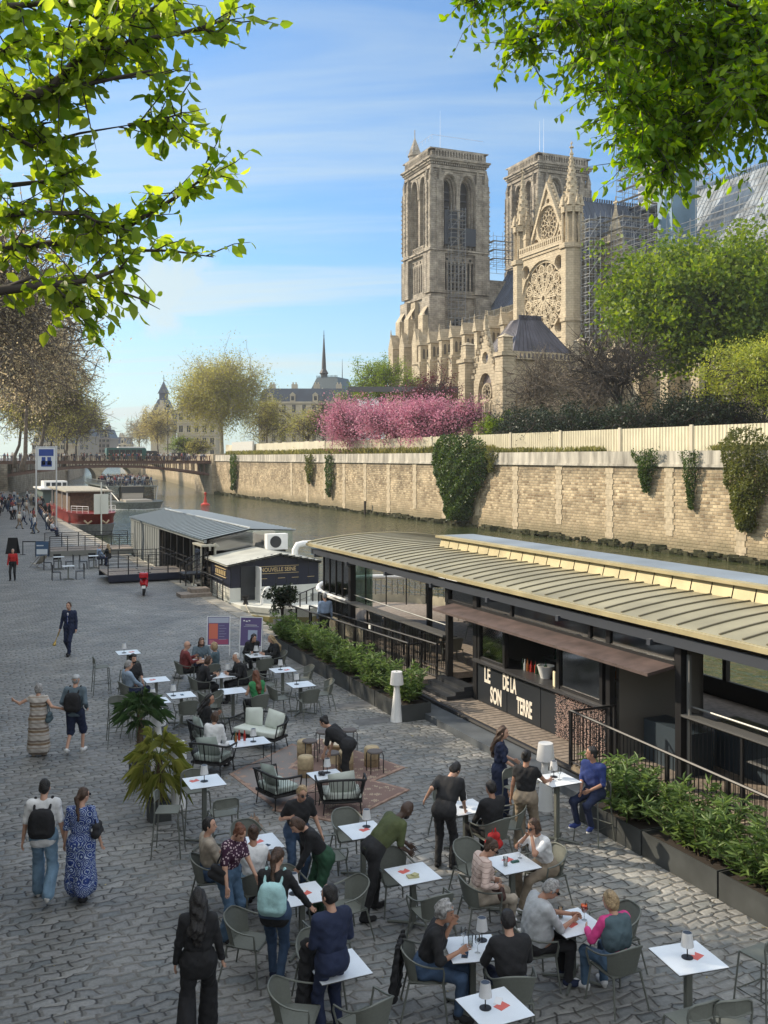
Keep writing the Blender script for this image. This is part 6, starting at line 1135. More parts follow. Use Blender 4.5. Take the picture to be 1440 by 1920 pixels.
tag(obj('bow_wave', b, M('foam', (.75, .78, .78), .6), rz=RZ), 'white foam of the bow wave in front of the tour boat', 'foam', kind='stuff')
by = thing('channel_buoy', 'small red channel buoy floating near the far wall', 'buoy', P(385, 947, -1.2)); b = MB(); b.lathe((0, 0, -.2), [(.75, 0), (.75, .35), (.3, .6), (.12, 1.6), (.05, 2.0)], 12); obj('body', b, M('buoy_red', (.55, .05, .03), .5), by, smooth=50); b = MB(); b.lathe((0, 0, 1.7), [(.18, 0), (.2, .3), (.05, .45)], 8); obj('top_mark', b, M('buoy_red', (.55, .05, .03)), by)
b = MB(); b.tube([(0, 0, 0), (0, 0, 2.2)], .16, 8); solid('mooring_post', 'dark timber mooring post against the foot of the far wall', 'post', b, BARKD, W(54.2, sOnWall(688, 54.5), -1.6))
# ---- quay furniture far off
bn = thing('banner_sign', 'tall blue and white event banner held between two steel poles', 'banner', P(88, 998)); 
b = MB(); b.tube([(-.95, 0, 0), (-.95, 0, 7.6)], .07, 6); b.tube([(.85, 0, 0), (.85, 0, 7.7)], .07, 6); b.tube([(-.95, 0, 7.6), (.85, 0, 7.6)], .04, 5); obj('frame', b, M('galvanised', (.5, .52, .54), .4, .5), bn)
b = MB(); b.box(-.85, .75, -.03, 0, 5.55, 7.55); bp_ = obj('panel', b, M('banner_white', (.72, .74, .76), .6), bn)
b = MB(); b.box(-.7, .6, -.05, -.032, 6.95, 7.4); b.add([(-.7 + 1.3 * k / 8, -.045, z_) for z_ in (6.95, 6.8) for k in range(9)], [(k, k + 1, 10 + k, 9 + k) for k in range(8)]); b.box(-.45, -.12, -.05, -.032, 6.0, 6.7); b.box(.05, .38, -.05, -.032, 6.0, 6.7); b.box(-.5, .45, -.05, -.034, 5.85, 6.35); obj('print', b, M('banner_blue', (.03, .07, .30), .6), bp_)
text('SEINE', .22, facing(-.05, -.055, 7.22, (1, 0, 0)), WHITE, bp_, ext=.002) if False else None
for (u, v_, h_, r_) in ((68, 985, 8.0, .05), (282 / 3.43, 925, 5, .1)):
    pass
bd = thing('sandwich_board', 'black blank sandwich board standing on the far left quay', 'board', P(24, 1038)); b = MB(); b.add([(-.4, -.3, 0), (.4, -.3, 0), (.32, -.02, 1.1), (-.32, -.02, 1.1)], [(0, 1, 2, 3)]); b.add([(-.4, .3, 0), (.4, .3, 0), (.32, .02, 1.1), (-.32, .02, 1.1)], [(0, 3, 2, 1)]); obj('panel', b, BLACK, bd)
bd = thing('notice_board', 'blue and white notice board beside the farther gangway', 'board', P(79, 1045)); b = MB(); b.box(-.42, .42, -.02, .02, .1, 1.05); bq = obj('panel', b, M('notice_blue', (.06, .12, .22), .5), bd); b = MB(); b.box(-.36, .36, -.03, -.021, .2, .55); b.box(-.36, .1, -.03, -.021, .75, .82); obj('print', b, M('notice_white', (.65, .70, .75), .5), bq); b = MB(); [b.tube([(x, 0, 0), (x, .0, 1.1)], .02, 4) for x in (-.45, .45)]; obj('frame', b, BLACK, bd)
bd = thing('barrier_rope', 'black belt barrier between two posts behind the notice board', 'barrier', P(62, 1040)); b = MB(); [(b.tube([(x, 0, 0), (x, 0, .95)], .03, 6), b.lathe((x, 0, 0), [(.18, 0), (.18, .03)], 10)) for x in (-.7, .7)]; obj('post', b, BLACK, bd); b = MB(); b.box(-.7, .7, -.01, .01, .86, .93); obj('belt', b, BLACK, bd)
# poster stands
def poster(label, u, v, rz, kind_):
    t_ = thing('poster_stand', label, 'poster', P(u, v), rz); b = MB(); x, h0, h1 = .36, .35, 1.28
    for (a0, a1, c0, c1) in ((-x - .03, -x, 0, h1 + .03), (x, x + .03, 0, h1 + .03), (-x, x, h1, h1 + .03), (-x, x, h0 - .03, h0)): b.box(a0, a1, -.015, .015, c0, c1)
    b.tube([(-x, .02, 1.2), (-x, .42, 0)], .012, 4); b.tube([(x, .02, 1.2), (x, .42, 0)], .012, 4); b.xf(Matrix.Rotation(R(-8), 4, 'X')); obj('frame', b, M('frame_white', (.72, .73, .74), .4), t_)
    def pnl(a0, a1, c0, c1, m, par, d=.0): bb = MB(); bb.box(a0, a1, -.004 - d, .004 - d, c0, c1); bb.xf(Matrix.Rotation(R(-8), 4, 'X')); return obj('print', bb, m, par)
    PP, PO, PM, PGp = M('poster_violet', (.12, .09, .22), .5), M('poster_orange', (.62, .16, .10), .5), M('poster_magenta', (.34, .07, .15), .5), M('poster_grey', (.42, .45, .55), .5)
    base = pnl(-x, x, h0, h1, PP, t_); base.name = 'panel'
    if kind_ == 0:
        pnl(-x + .02, x - .02, h1 - .2, h1 - .02, PGp, base, .006); pnl(-x + .04, -.02, h0 + .2, h1 - .22, PO, base, .006); pnl(-x + .04, x - .03, h0 + .02, h0 + .19, PM, base, .006); pnl(-x + .06, -.14, h0 + .03, h0 + .16, M('poster_rose', (.5, .16, .2), .5), base, .01)
        for k in range(6): pnl(.02, .2 + .06 * (k % 2), h1 - .3 - k * .09, h1 - .29 - k * .09, PGp, base, .009)
    else:
        for k in range(3): pnl(-.28 + k * .09, -.22 + k * .09, h1 - .12 - .02 * (k % 2), h1 - .08 - .02 * (k % 2), WHITE, base, .008)
        pnl(-.26, .26, h1 - .3, h1 - .285, PGp, base, .008); pnl(-.2, .2, h1 - .25, h1 - .235, WHITE, base, .008); pnl(-.1, .22, h0 + .2, h0 + .52, M('poster_pale', (.38, .44, .58), .5), base, .008)
    return t_
poster('left poster stand with orange and violet programme sheet', 409, 1229, R(3), 0); poster('right poster stand with plain violet sheet behind the women in black', 469, 1231, R(-8), 1)
# ---- scooter seen from behind
sct = thing('scooter', 'red parked motor scooter with a top case in front of the gangway', 'scooter', P(270, 1115), R(12)); RED = M('scooter_red', (.42, .012, .02), .25)
b = MB(); b.tube([(0, -.42, .48), (0, -.3, .62), (0, .1, .66), (0, .25, .4), (0, .62, .32), (0, .78, .5)], [.15, .2, .2, .12, .13, .1], 10); b.cbox((0, .62, .62), (.34, .06, .62), rx=-.3); obj('body', b, RED, sct, smooth=60)
for y in (-.42, .88): b = MB(); b.tube([(0, y + .2 * math.cos(g), .26 + .2 * math.sin(g)) for g in np.linspace(0, 6.28, 17)[:-1]], .065, 6, closed=True); wl = obj('wheel', b, BLACK, sct); b = MB(); b.tube([(-.04, y, .26), (.04, y, .26)], .13, 10); obj('hub', b, ALU, wl)
b = MB(); b.cbox((0, -.02, .84), (.27, .7, .1)); obj('seat', b, BLACK, sct); b = MB(); b.cbox((0, -.5, 1.0), (.42, .34, .26)); bb = b.mesh('top_case', RED); o = obj('top_case', bb, None, sct); md = o.modifiers.new('b', 'BEVEL'); md.width = .06; md.segments = 3
b = MB(); b.tube([(-.32, .5, 1.02), (0, .62, 1.0), (.32, .5, 1.02)], .02, 6); b.tube([(0, .78, .4), (0, .58, 1.05)], .03, 6); obj('handlebar', b, BLACK, sct)
for sg in (-1, 1): b = MB(); b.tube([(sg * .25, .56, 1.02), (sg * .34, .5, 1.2)], .01, 4); b.lathe((sg * .36, .5, 1.2), [(.05, 0), (.06, .05), (.03, .09)], 8); obj('mirror', b, ALU, sct)
b = MB(); b.cbox((0, -.66, .62), (.16, .03, .08)); obj('tail_light', b, M('tail_red', (.5, .02, .02), .2), sct); b = MB(); b.cbox((0, -.68, .45), (.18, .01, .13)); obj('number_plate', b, WHITE, sct)
# ---- planters and oleanders
PB = M('planter_steel', (.055, .06, .06), .6, .2, var=.3, scale=2); SOIL = M('soil', (.03, .022, .016), .95)
LO = leafmat('leaf_oleander', (.05, .10, .025), (.17, .25, .075), .3)
def oleander(seed, n=2600, w=1.75, d=.75, h=1.25):
    rng = np.random.default_rng(seed); rnd = random.Random(seed); t_ = thing('oleander_bush', 'x', 'bush', (0, 0, 0)); b = MB(); C = []; D = []
    for k in range(46):
        x, y = rnd.uniform(-w * .42, w * .42), rnd.uniform(-d * .35, d * .35); tx, ty, tz = x + rnd.gauss(0, .2), y + rnd.gauss(0, .2), h * rnd.uniform(.55, 1.0); pt = bez((x * .5, y * .6, .3), (tx, ty, tz), .0, 4, rnd, .05); b.tube(pt, [.009, .007, .005, .003], 3, cap=False)
        for j in range(n // 46):
            q_ = rnd.random() ** .7; i = min(int(q_ * 3), 2); p = pt[i].lerp(pt[i + 1], q_ * 3 - i)
            if p.z < .42: continue
            g = rnd.random() * 6.28; C.append(tuple(p)); D.append((math.cos(g), math.sin(g), rnd.uniform(-.1, 1.1)))
    obj('stem', b, M('stem_brown', (.12, .09, .055), .8), t_, fix=False); obj('leaves', leafmesh('leaves', np.array(C), np.array(D), .17 * rng.uniform(.6, 1.3, len(C)), LO, .2, rng, True, .15), None, t_); return t_
def planter():
    t_ = thing('planter_box', 'x', 'planter', (0, 0, 0)); b = MB(); w, d, h = 1.72, .8, .42
    for (a0, a1, c0, c1) in ((-w / 2, w / 2, -d / 2, -d / 2 + .02), (-w / 2, w / 2, d / 2 - .02, d / 2), (-w / 2, -w / 2 + .02, -d / 2 + .02, d / 2 - .02), (w / 2 - .02, w / 2, -d / 2 + .02, d / 2 - .02)): b.box(a0, a1, c0, c1, 0, h)
    obj('box', b, PB, t_); b = MB(); b.box(-w / 2 + .02, w / 2 - .02, -d / 2 + .02, d / 2 - .02, .02, .36); obj('soil', b, SOIL, t_); return t_
PL = planter(); OL = [oleander(1), oleander(2), oleander(5)]
WORD = ['first', 'second', 'third', 'fourth', 'fifth', 'sixth', 'seventh', 'eighth', 'ninth']
for k in range(6):
    s = 31.9 - k * 1.76; place(PL, W(11.05, s), RZ + R(90), f'{WORD[k]} dark steel planter of the far hedge counted from the poster stands', group='planters of the far hedge'); place(OL[k % 3], W(11.05, s), RZ + R(90 + 180 * (k % 2)), f'{WORD[k]} oleander of the far hedge counted from the poster stands', group='oleanders of the far hedge')
for k in range(6):
    s = 14.0 - k * 1.76; place(PL, W(11.1, s), RZ + R(90), f'{WORD[k]} dark steel planter of the near right hedge counted from the bar lamp', group='planters of the near hedge'); place(OL[(k + 1) % 3], W(11.1, s), RZ + R(90 + 180 * (k % 2)), f'{WORD[k]} oleander of the near right hedge counted from the bar lamp', group='oleanders of the near hedge', scale=1.08)
tree('potted_shrub', 'dark bushy conifer like shrub in a pot at the end of the far hedge', W(11.9, 35.5, .4), 1.6, .6, .65, .85, 2600, .12, LD, BARKD, 97, limbs=6, subs=5, twigs=4, tr=.04, twr=.006, cat='shrub')
b = MB(); b.box(-.25, .25, -.25, .25, 0, .5); solid('plant_pot', 'square dark pot at the far end of the oleander hedge', 'pot', b, PB, W(11.9, 35.5), RZ, smooth=None)
# mooring rope
b = MB(); b.tube(bez(W(12.9, 43.6, -.1), W(11.9, 38.4, .05), -.08, 8, random.Random(1), 0), .03, 5); tag(obj('mooring_rope', b, M('rope', (.4, .36, .28), .9)), 'pale mooring rope running from the club barge to the quay', 'rope')
# ================================================================ FURNITURE
MESHF = M('chair_mesh', (.14, .15, .13), .7, var=.08, scale=30); LEGG = M('chair_tube', (.155, .165, .145), .5, .3)
def rr_(pts, n=4): return pts
def armchair():
    t_ = thing('armchair', 'x', 'chair'); b = MB()
    b.grid(lambda a_, c_: (-.22 + .44 * a_, -.2 + .44 * c_, .455 - .02 * math.sin(math.pi * a_) * math.sin(math.pi * c_)), 6, 6); b.grid(lambda a_, c_: (-.22 + .44 * a_, -.2 + .44 * c_, .440 - .02 * math.sin(math.pi * a_) * math.sin(math.pi * c_)), 6, 6); obj('seat', b, MESHF, t_, smooth=60)
    def top(q_):   # q 0..1 from left arm front round the back to right arm front
        g = math.pi * q_; x = -.285 * math.cos(g); x = math.copysign(abs(x / .285) ** .6 * .285, x) if abs(x) > 1e-6 else 0; y = .20 - .50 * math.sin(g) ** .75; z = .66 + .15 * math.sin(g) ** 2.2; return (x, y, z)
    def low(q_): g = math.pi * q_; x = -.23 * math.cos(g); x = math.copysign(abs(x / .23) ** .5 * .23, x) if abs(x) > 1e-6 else 0; return (x, .16 - .37 * math.sin(g) ** .7, .46)
    b = MB()
    for o_ in (0, .008):
        b.grid(lambda a_, c_: tuple(p + (q_ - p) * c_ for p, q_ in zip((low(.2 + .6 * a_)[0], low(.2 + .6 * a_)[1] - o_, .46), (top(.2 + .6 * a_)[0], top(.2 + .6 * a_)[1] - o_, top(.2 + .6 * a_)[2]))), 13, 4)
    obj('backrest', b, MESHF, t_, smooth=60)
    b = MB(); b.tube([(-.24, .2, .44), (-.285, .21, .60)] + [top(k / 16) for k in range(17)] + [(.285, .21, .60), (.24, .2, .44)], .013, 6); b.tube([(-.22, -.2, .45), (.22, -.2, .45), (.22, .22, .45), (-.22, .22, .45)], .012, 6, closed=True); obj('arm_frame', b, LEGG, t_, smooth=60)
    for (x, y, ox, oy) in ((-.22, .2, -.05, .05), (.22, .2, .05, .05), (-.2, -.2, -.06, -.1), (.2, -.2, .06, -.1)): b = MB(); b.tube([(x, y, .45), (x + ox, y + oy, 0)], [.014, .011], 6); obj('leg', b, LEGG, t_, smooth=60)
    return t_
def stool():
    t_ = thing('bar_stool', 'x', 'bar stool'); b = MB(); b.box(-.2, .2, -.19, .19, .735, .75); obj('seat', b, MESHF, t_)
    pr = [(-.2, .75), (-.215, .90), (-.205, .99), (-.15, 1.03), (0, 1.04), (.15, 1.03), (.205, .99), (.215, .90), (.2, .75)]
    cv = lambda x: -.19 - .05 * (1 - (x / .215) ** 2)
    b = MB(); b.add([(x, cv(x), z) for x, z in pr[1:-1]] + [(x, cv(x), .87) for x in (.15, 0, -.15)], [tuple(range(10))]); obj('backrest', b, MESHF, t_)
    b = MB(); b.tube([(x, cv(x), z) for x, z in pr], .013, 6); b.tube([(-.21, cv(.21), .87), (0, cv(0), .87), (.21, cv(.21), .87)], .01, 5); b.tube([(-.22, -.21, .3), (.22, -.21, .3), (.22, .2, .3), (-.22, .2, .3)], .01, 5, closed=True); obj('frame', b, LEGG, t_, smooth=60)
    for (x, y) in ((-.2, .19), (.2, .19), (-.2, -.19), (.2, -.19)): b = MB(); b.tube([(x, y, .74), (x * 1.28, y * 1.28, 0)], [.013, .011], 6); obj('leg', b, LEGG, t_, smooth=60)
    return t_
EDGE = M('table_edge', (.05, .05, .05), .6)
def table(h, w=.62):
    t_ = thing('bar_table' if h > .9 else 'cafe_table', 'x', 'table'); b = MB(); b.box(-w / 2, w / 2, -w / 2, w / 2, h - .006, h); obj('tabletop', b, WTOP, t_); b = MB(); b.box(-w / 2, w / 2, -w / 2, w / 2, h - .016, h - .0062); obj('edge', b, EDGE, t_)
    b = MB(); b.box(-.035, .035, -.035, .035, .03, h - .0162); obj('column', b, LEGG, t_)
    b = MB(); [b.tube([(0, 0, .06), (sx_ * .27, sy_ * .27, .02)], [.03, .018], 6) for sx_, sy_ in ((1, 1), (1, -1), (-1, 1), (-1, -1))]; obj('foot', b, LEGG, t_)
    return t_
SHADE = M('lamp_shade', (.80, .80, .80), .6, trans=.3)
def lamp():
    t_ = thing('table_lamp', 'x', 'lamp'); b = MB(); b.lathe((0, 0, 0), [(.065, 0), (.065, .008), (.01, .012)], 18); obj('base', b, BLACK, t_, smooth=50); b = MB(); b.tube([(0, 0, .01), (0, 0, .15)], .007, 6); obj('stem', b, BLACK, t_)
    b = MB(); b.lathe((0, 0, .13), [(.072, 0), (.052, .15)], 20, cap=False); b.lathe((0, 0, .13), [(.068, 0), (.048, .15)], 20, cap=False); obj('shade', b, SHADE, t_, smooth=60); b = MB(); b.lathe((0, 0, .268), [(.05, 0), (.05, .01), (.004, .012)], 18); obj('top_disc', b, M('lamp_disc', (.03, .04, .06), .4), t_); return t_
def floorlamp():
    t_ = thing('floor_lamp', 'x', 'lamp'); b = MB(); b.lathe((0, 0, 0), [(.165, 0), (.16, .03), (.075, .80), (.07, .95)], 28); obj('body', b, WHITE, t_, smooth=50)
    b = MB()
    prof = [(.17, .93), (.135, 1.25)]; n = 56; v = []
    for (r, z) in prof:
        for k in range(n): g = 6.2832 * k / n; q_ = r * (1 + .025 * (k % 2)); v.append((q_ * math.cos(g), q_ * math.sin(g), z))
    b.add(v, [(k, (k + 1) % n, n + (k + 1) % n, n + k) for k in range(n)] + [tuple(n + k for k in range(n)), tuple(range(n))]); obj('shade', b, SHADE, t_, smooth=50); return t_
AC, ST, TL, TH, LA, FL = armchair(), stool(), table(.75), table(1.08), lamp(), floorlamp()
RC = M('red_card', (.62, .13, .10), .5); PC = M('pale_card', (.72, .72, .72), .5)
def card():
    t_ = thing('menu_card', 'x', 'menu'); b = MB(); b.box(-.075, .075, -.055, .055, 0, .004); obj('red_face', b, RC, t_); b = MB(); b.cbox((.05, .09, .003), (.15, .08, .003), .5); obj('pale_sheet', b, PC, t_); return t_
CARD = card()
def glass(col, name, lab, fill=.6):
    t_ = thing(name, lab, 'glass'); b = MB(); b.lathe((0, 0, 0), [(.028, 0), (.036, .13), (.034, .13), (.027, .006)], 12, cap=False); obj('tumbler', b, glassmat('tumbler_glass', (.88, .9, .9), .85), t_, smooth=60); b = MB(); b.lathe((0, 0, .006), [(.026, 0), (.031, .13 * fill)], 12); obj('drink', b, col, t_, smooth=60); return t_
GB = glass(M('beer', (.65, .33, .05), .1), 'beer_glass', 'x', .75); GW = glass(M('lemon', (.60, .55, .35), .1), 'drink_glass', 'x', .35)
def spritz():
    t_ = thing('cocktail_glass', 'x', 'glass'); b = MB(); b.lathe((0, 0, 0), [(.035, 0), (.035, .004), (.005, .01), (.005, .09), (.03, .11), (.047, .15), (.042, .20)], 16, cap=False); obj('stem_glass', b, glassmat('tumbler_glass', (.88, .9, .9), .85), t_, smooth=60)
    b = MB(); b.lathe((0, 0, .1), [(.006, 0), (.028, .012), (.044, .05), (.041, .085)], 16); obj('drink', b, M('orange_drink', (.85, .13, .01), .15), t_, smooth=60); b = MB(); b.tube([(0, 0, .12), (.03, .02, .25)], .004, 4); obj('straw', b, BLACK, t_); return t_
SPZ = spritz()
def wineglass():
    t_ = thing('wine_glass', 'x', 'glass'); b = MB(); b.lathe((0, 0, 0), [(.033, 0), (.005, .008), (.004, .09), (.03, .12), (.036, .16), (.03, .21)], 14, cap=False); obj('bowl', b, glassmat('tumbler_glass', (.88, .9, .9), .85), t_, smooth=60); return t_
WG = wineglass()
def phone(): t_ = thing('phone', 'x', 'phone'); b = MB(); b.box(-.037, .037, -.075, .075, 0, .008); obj('case', b, BLACK, t_); b = MB(); b.box(-.034, .034, -.072, .072, .0082, .009); obj('screen', b, M('phone_screen', (.01, .012, .016), .08), t_); return t_
PHN = phone()
SN = {'F': 'far', 'N': 'near', 'L': 'left', 'R': 'right'}
DIRS = {'F': (0, 1), 'N': (0, -1), 'L': (-1, 0), 'R': (1, 0)}
SEAT = {}
TOP = {}
def offs(c, dn, ds, z=0): return Vector((c.x + cR * dn - sR * ds, c.y + sR * dn + cR * ds, z))
def ttable(key, desc, u, v, chairs='', bar=False, jit=3, dist=.60, rot=0, lampat=None, cards=(), adj={}):
    h = 1.08 if bar else .75; c = P(u, v, h); c.z = 0; rz = RZ + R(rot); TOP[key] = (c, h, desc)
    place(TH if bar else TL, c, rz, f'white square {"high bar" if bar else "cafe"} table {desc}', group='high bar tables' if bar else 'white cafe tables')
    for i, sd_ in enumerate(chairs):
        dn, ds = DIRS[sd_]; a_ = adj.get(sd_, (0, 0, 0)); d_ = dist + (.05 if bar else 0)
        pos = offs(c, dn * d_ + a_[0], ds * d_ + a_[1]); ang = rz + {'F': math.pi, 'N': 0, 'L': -math.pi / 2, 'R': math.pi / 2}[sd_] + R(random.uniform(-jit, jit) + a_[2])
        place(ST if bar else AC, pos, ang, f'grey {"bar stool" if bar else "mesh armchair"}, {SN[sd_]} side, table {desc}', group='grey bar stools' if bar else 'grey mesh armchairs')
        SEAT[key + sd_] = (pos, ang)
    if lampat: place(LA, offs(c, lampat[0], lampat[1], h), 0, f'white lamp, table {desc}', group='small white table lamps')
    for k, (dn, ds) in enumerate(cards): place(CARD, offs(c, dn, ds, h), RZ + R(20 + 40 * k), f'red menu card, table {desc}', group='red menu cards on the tables')
    return c
A_ = {}
ttable('1', 'farthest out on the open quay left of the diners', 240, 1223, 'LN', True, lampat=(-.12, -.05), cards=[(.1, 0)], adj={'L': (-.1, -.05, 0), 'N': (-.1, -.2, 10)})
ttable('2', 'of the two men behind the rear palm', 293, 1274, 'LF', lampat=None, cards=[(-.1, 0)], adj={'L': (-.1, -.1, 10), 'F': (-.5, 0, 40)})
ttable('3', 'with an empty chair just right of the rear palm', 340, 1303, 'NR', lampat=(-.2, 0), adj={'R': (.1, -.2, 0)})
ttable('3b', 'directly behind the rear palm crown', 292, 1314, 'L', lampat=(-.05, .1))
ttable('4', 'of the bald man in red by the left poster', 385, 1238, 'LFN', cards=[], adj={'L': (0, 0, 0)})
ttable('5', 'of the white haired man in black', 415, 1266, 'LR', lampat=(.2, .1))
ttable('5b', 'of the woman in the green vest', 437, 1295, 'LN', adj={'N': (.45, -.05, 8)})
ttable('6', 'of the two women in black by the right poster', 483, 1228, 'FRN', lampat=(-.05, 0))
ttable('7', 'nearer the far hedge left of the emptier one', 530, 1256, 'LR', lampat=(-.05, .05), cards=[(.1, -.05)], adj={'L': (.05, -.25, 0)})
ttable('8', 'left of the white floor lamp by the hedge', 564, 1283, 'LRN', lampat=(-.1, .05))
ttable('9', 'in front of the lounge beside the near palm', 383, 1465, 'LNF', True, lampat=(0, 0), cards=[(-.15, .1)], adj={'L': (0, -.15, -20), 'N': (.15, 0, 0)})
ttable('10', 'of the man in beige with the black phone', 486, 1580, 'LNF', cards=[(0, .05)], adj={'L': (-.22, -.25, -10), 'N': (-.35, -.25, 10)})
ttable('11', 'being left by the woman with the mint backpack', 566, 1676, 'LNRF', lampat=(-.1, .05), cards=[(.05, .0)], adj={'L': (-.25, -.35, -40), 'N': (.1, -.15, 0), 'R': (.05, 0, 10)})
ttable('12', 'behind the man in navy at the lower left', 633, 1811, 'LNF', adj={'L': (0, -.25, -30), 'N': (.05, -.1, 15)})
ttable('13', 'just left of the bending man in olive', 681, 1556, 'FL', lampat=(.1, .1), cards=[(.02, 0)], adj={'L': (0, -.05, 0)})
ttable('14', 'being wiped by the man in olive', 774, 1638, 'FN', cards=[(-.08, .12)])
ttable('15', 'behind the seated man in the black shirt', 873, 1513, 'NRF', lampat=(-.05, .0), adj={'N': (.15, 0, 10), 'R': (.05, -.3, -25)})
ttable('16', 'of the woman in the pink quilted jacket', 960, 1618, 'LRF', cards=[(.0, .12)], adj={'L': (-.1, -.3, -10), 'R': (.05, .1, 5), 'F': (-.25, .1, 10)})
ttable('17', 'of the grey haired man with the orange drink', 1073, 1729, 'LNR', cards=[(-.05, -.05)], adj={'L': (.1, .12, -8), 'N': (.18, -.05, 0), 'R': (.08, .0, 0)})
ttable('18', 'of the curly haired man in black', 886, 1778, 'LN', lampat=(.2, .12), adj={'L': (.08, .22, -12), 'N': (.18, .0, -5)}, rot=-16)
ttable('19', 'at the bottom edge with a lamp and card', 927, 1888, '', lampat=(-.1, .02), cards=[(.08, -.02)])
ttable('20', 'alone in the sunlit lower right corner', 1290, 1795, 'LN', True, lampat=(-.01, 0), cards=[(.1, -.02)], adj={'L': (.25, -.5, 98), 'N': (-.05, .05, -10)}, rot=-8)
ttable('21', 'by the near hedge with the man in navy', 1044, 1461, 'RF', True, lampat=(.02, .12), adj={'R': (-.05, -.25, 20), 'F': (-.3, .1, 0)})
# second row chairs behind the palms and loose ones
for (u, v, rz, lab, pr_) in ((222, 1392, 200, 'grey bar stool standing left of the rear palm trunk', ST), (276, 1385, 160, 'grey bar stool hidden behind the rear palm trunk', ST), (1432, 1905, 30, 'grey bar stool cut off at the lower right corner', ST)):
    place(pr_, P(u, v), R(rz), lab, group='grey bar stools')
# table things
def ontop(key, proto, dn, ds, lab, rz=0, g=None): c, h, d = TOP[key]; return place(proto, offs(c, dn, ds, h), rz, lab, group=g)
ontop('17', SPZ, .17, -.02, 'bright orange cocktail glass with black straw on the grey haired man’s table'.replace('’', "'"))
ontop('17', GB, -.06, .17, 'amber beer glass beside the dark bottle')
ontop('4', GB, .02, .12, 'full beer glass at the far edge by the left poster table'); ontop('4', GB, -.2, .0, 'full beer glass in front of the bald man in red')
ontop('5', GW, -.02, .12, 'small clear glass on the white haired man table'); ontop('5', GB, -.08, .0, 'half full yellow glass on the white haired man table')
ontop('6', GW, -.2, .1, 'small tumbler left of the lamp by the right poster'); ontop('6', GW, .2, .08, 'small tumbler right of the lamp by the right poster')
ontop('18', GW, -.0, .05, 'pale wine tumbler between the curly haired man and his friend'); ontop('18', WG, -.06, .12, 'tall empty wine glass on the curly haired man table'); ontop('18', WG, .0, -.12, 'empty wine glass beside the phone on the curly haired man table')
ontop('18', PHN, -.16, -.1, 'black phone lying before the curly haired man', RZ - .6); ontop('10', PHN, .05, -.17, 'black phone lying near the edge of the beige man table', RZ - 1.0); ontop('3', PHN, .02, .0, 'dark phone lying on the table right of the rear palm', .4)
ontop('16', GW, -.14, -.05, 'cloudy drink with a straw on the pink jacket table'); ontop('16', WG, .2, .1, 'empty wine glass at the right of the pink jacket table'); ontop('21', WG, .02, -.05, 'wine glass held at the high table by the hedge'); ontop('21', WG, -.08, .08, 'wine glass standing beside the lamp by the hedge')
b = MB(); b.lathe((0, 0, 0), [(.03, 0), (.03, .09), (.012, .12), (.012, .15)], 10); c, h, d = TOP['17']; solid('sauce_bottle', 'small dark blue bottle on the grey haired man table', 'bottle', b, M('bottle_blue', (.01, .02, .05), .2), offs(c, -.2, .1, h))
b = MB(); b.cbox((0, 0, .012), (.12, .05, .024), .4); c, h, d = TOP['16']; solid('glasses_case', 'dark green case lying on the pink jacket table', 'case', b, M('case_green', (.02, .08, .06), .4), offs(c, .05, .0, h), smooth=None)
b = MB(); b.cbox((0, 0, .012), (.16, .11, .02), .3); b.cbox((.03, .01, .03), (.09, .08, .02), .9); c, h, d = TOP['14']; solid('cloth', 'yellowish wiping cloth under the hand of the man in olive', 'cloth', b, M('cloth_yellow', (.42, .40, .22), .9), offs(c, -.05, -.1, h))
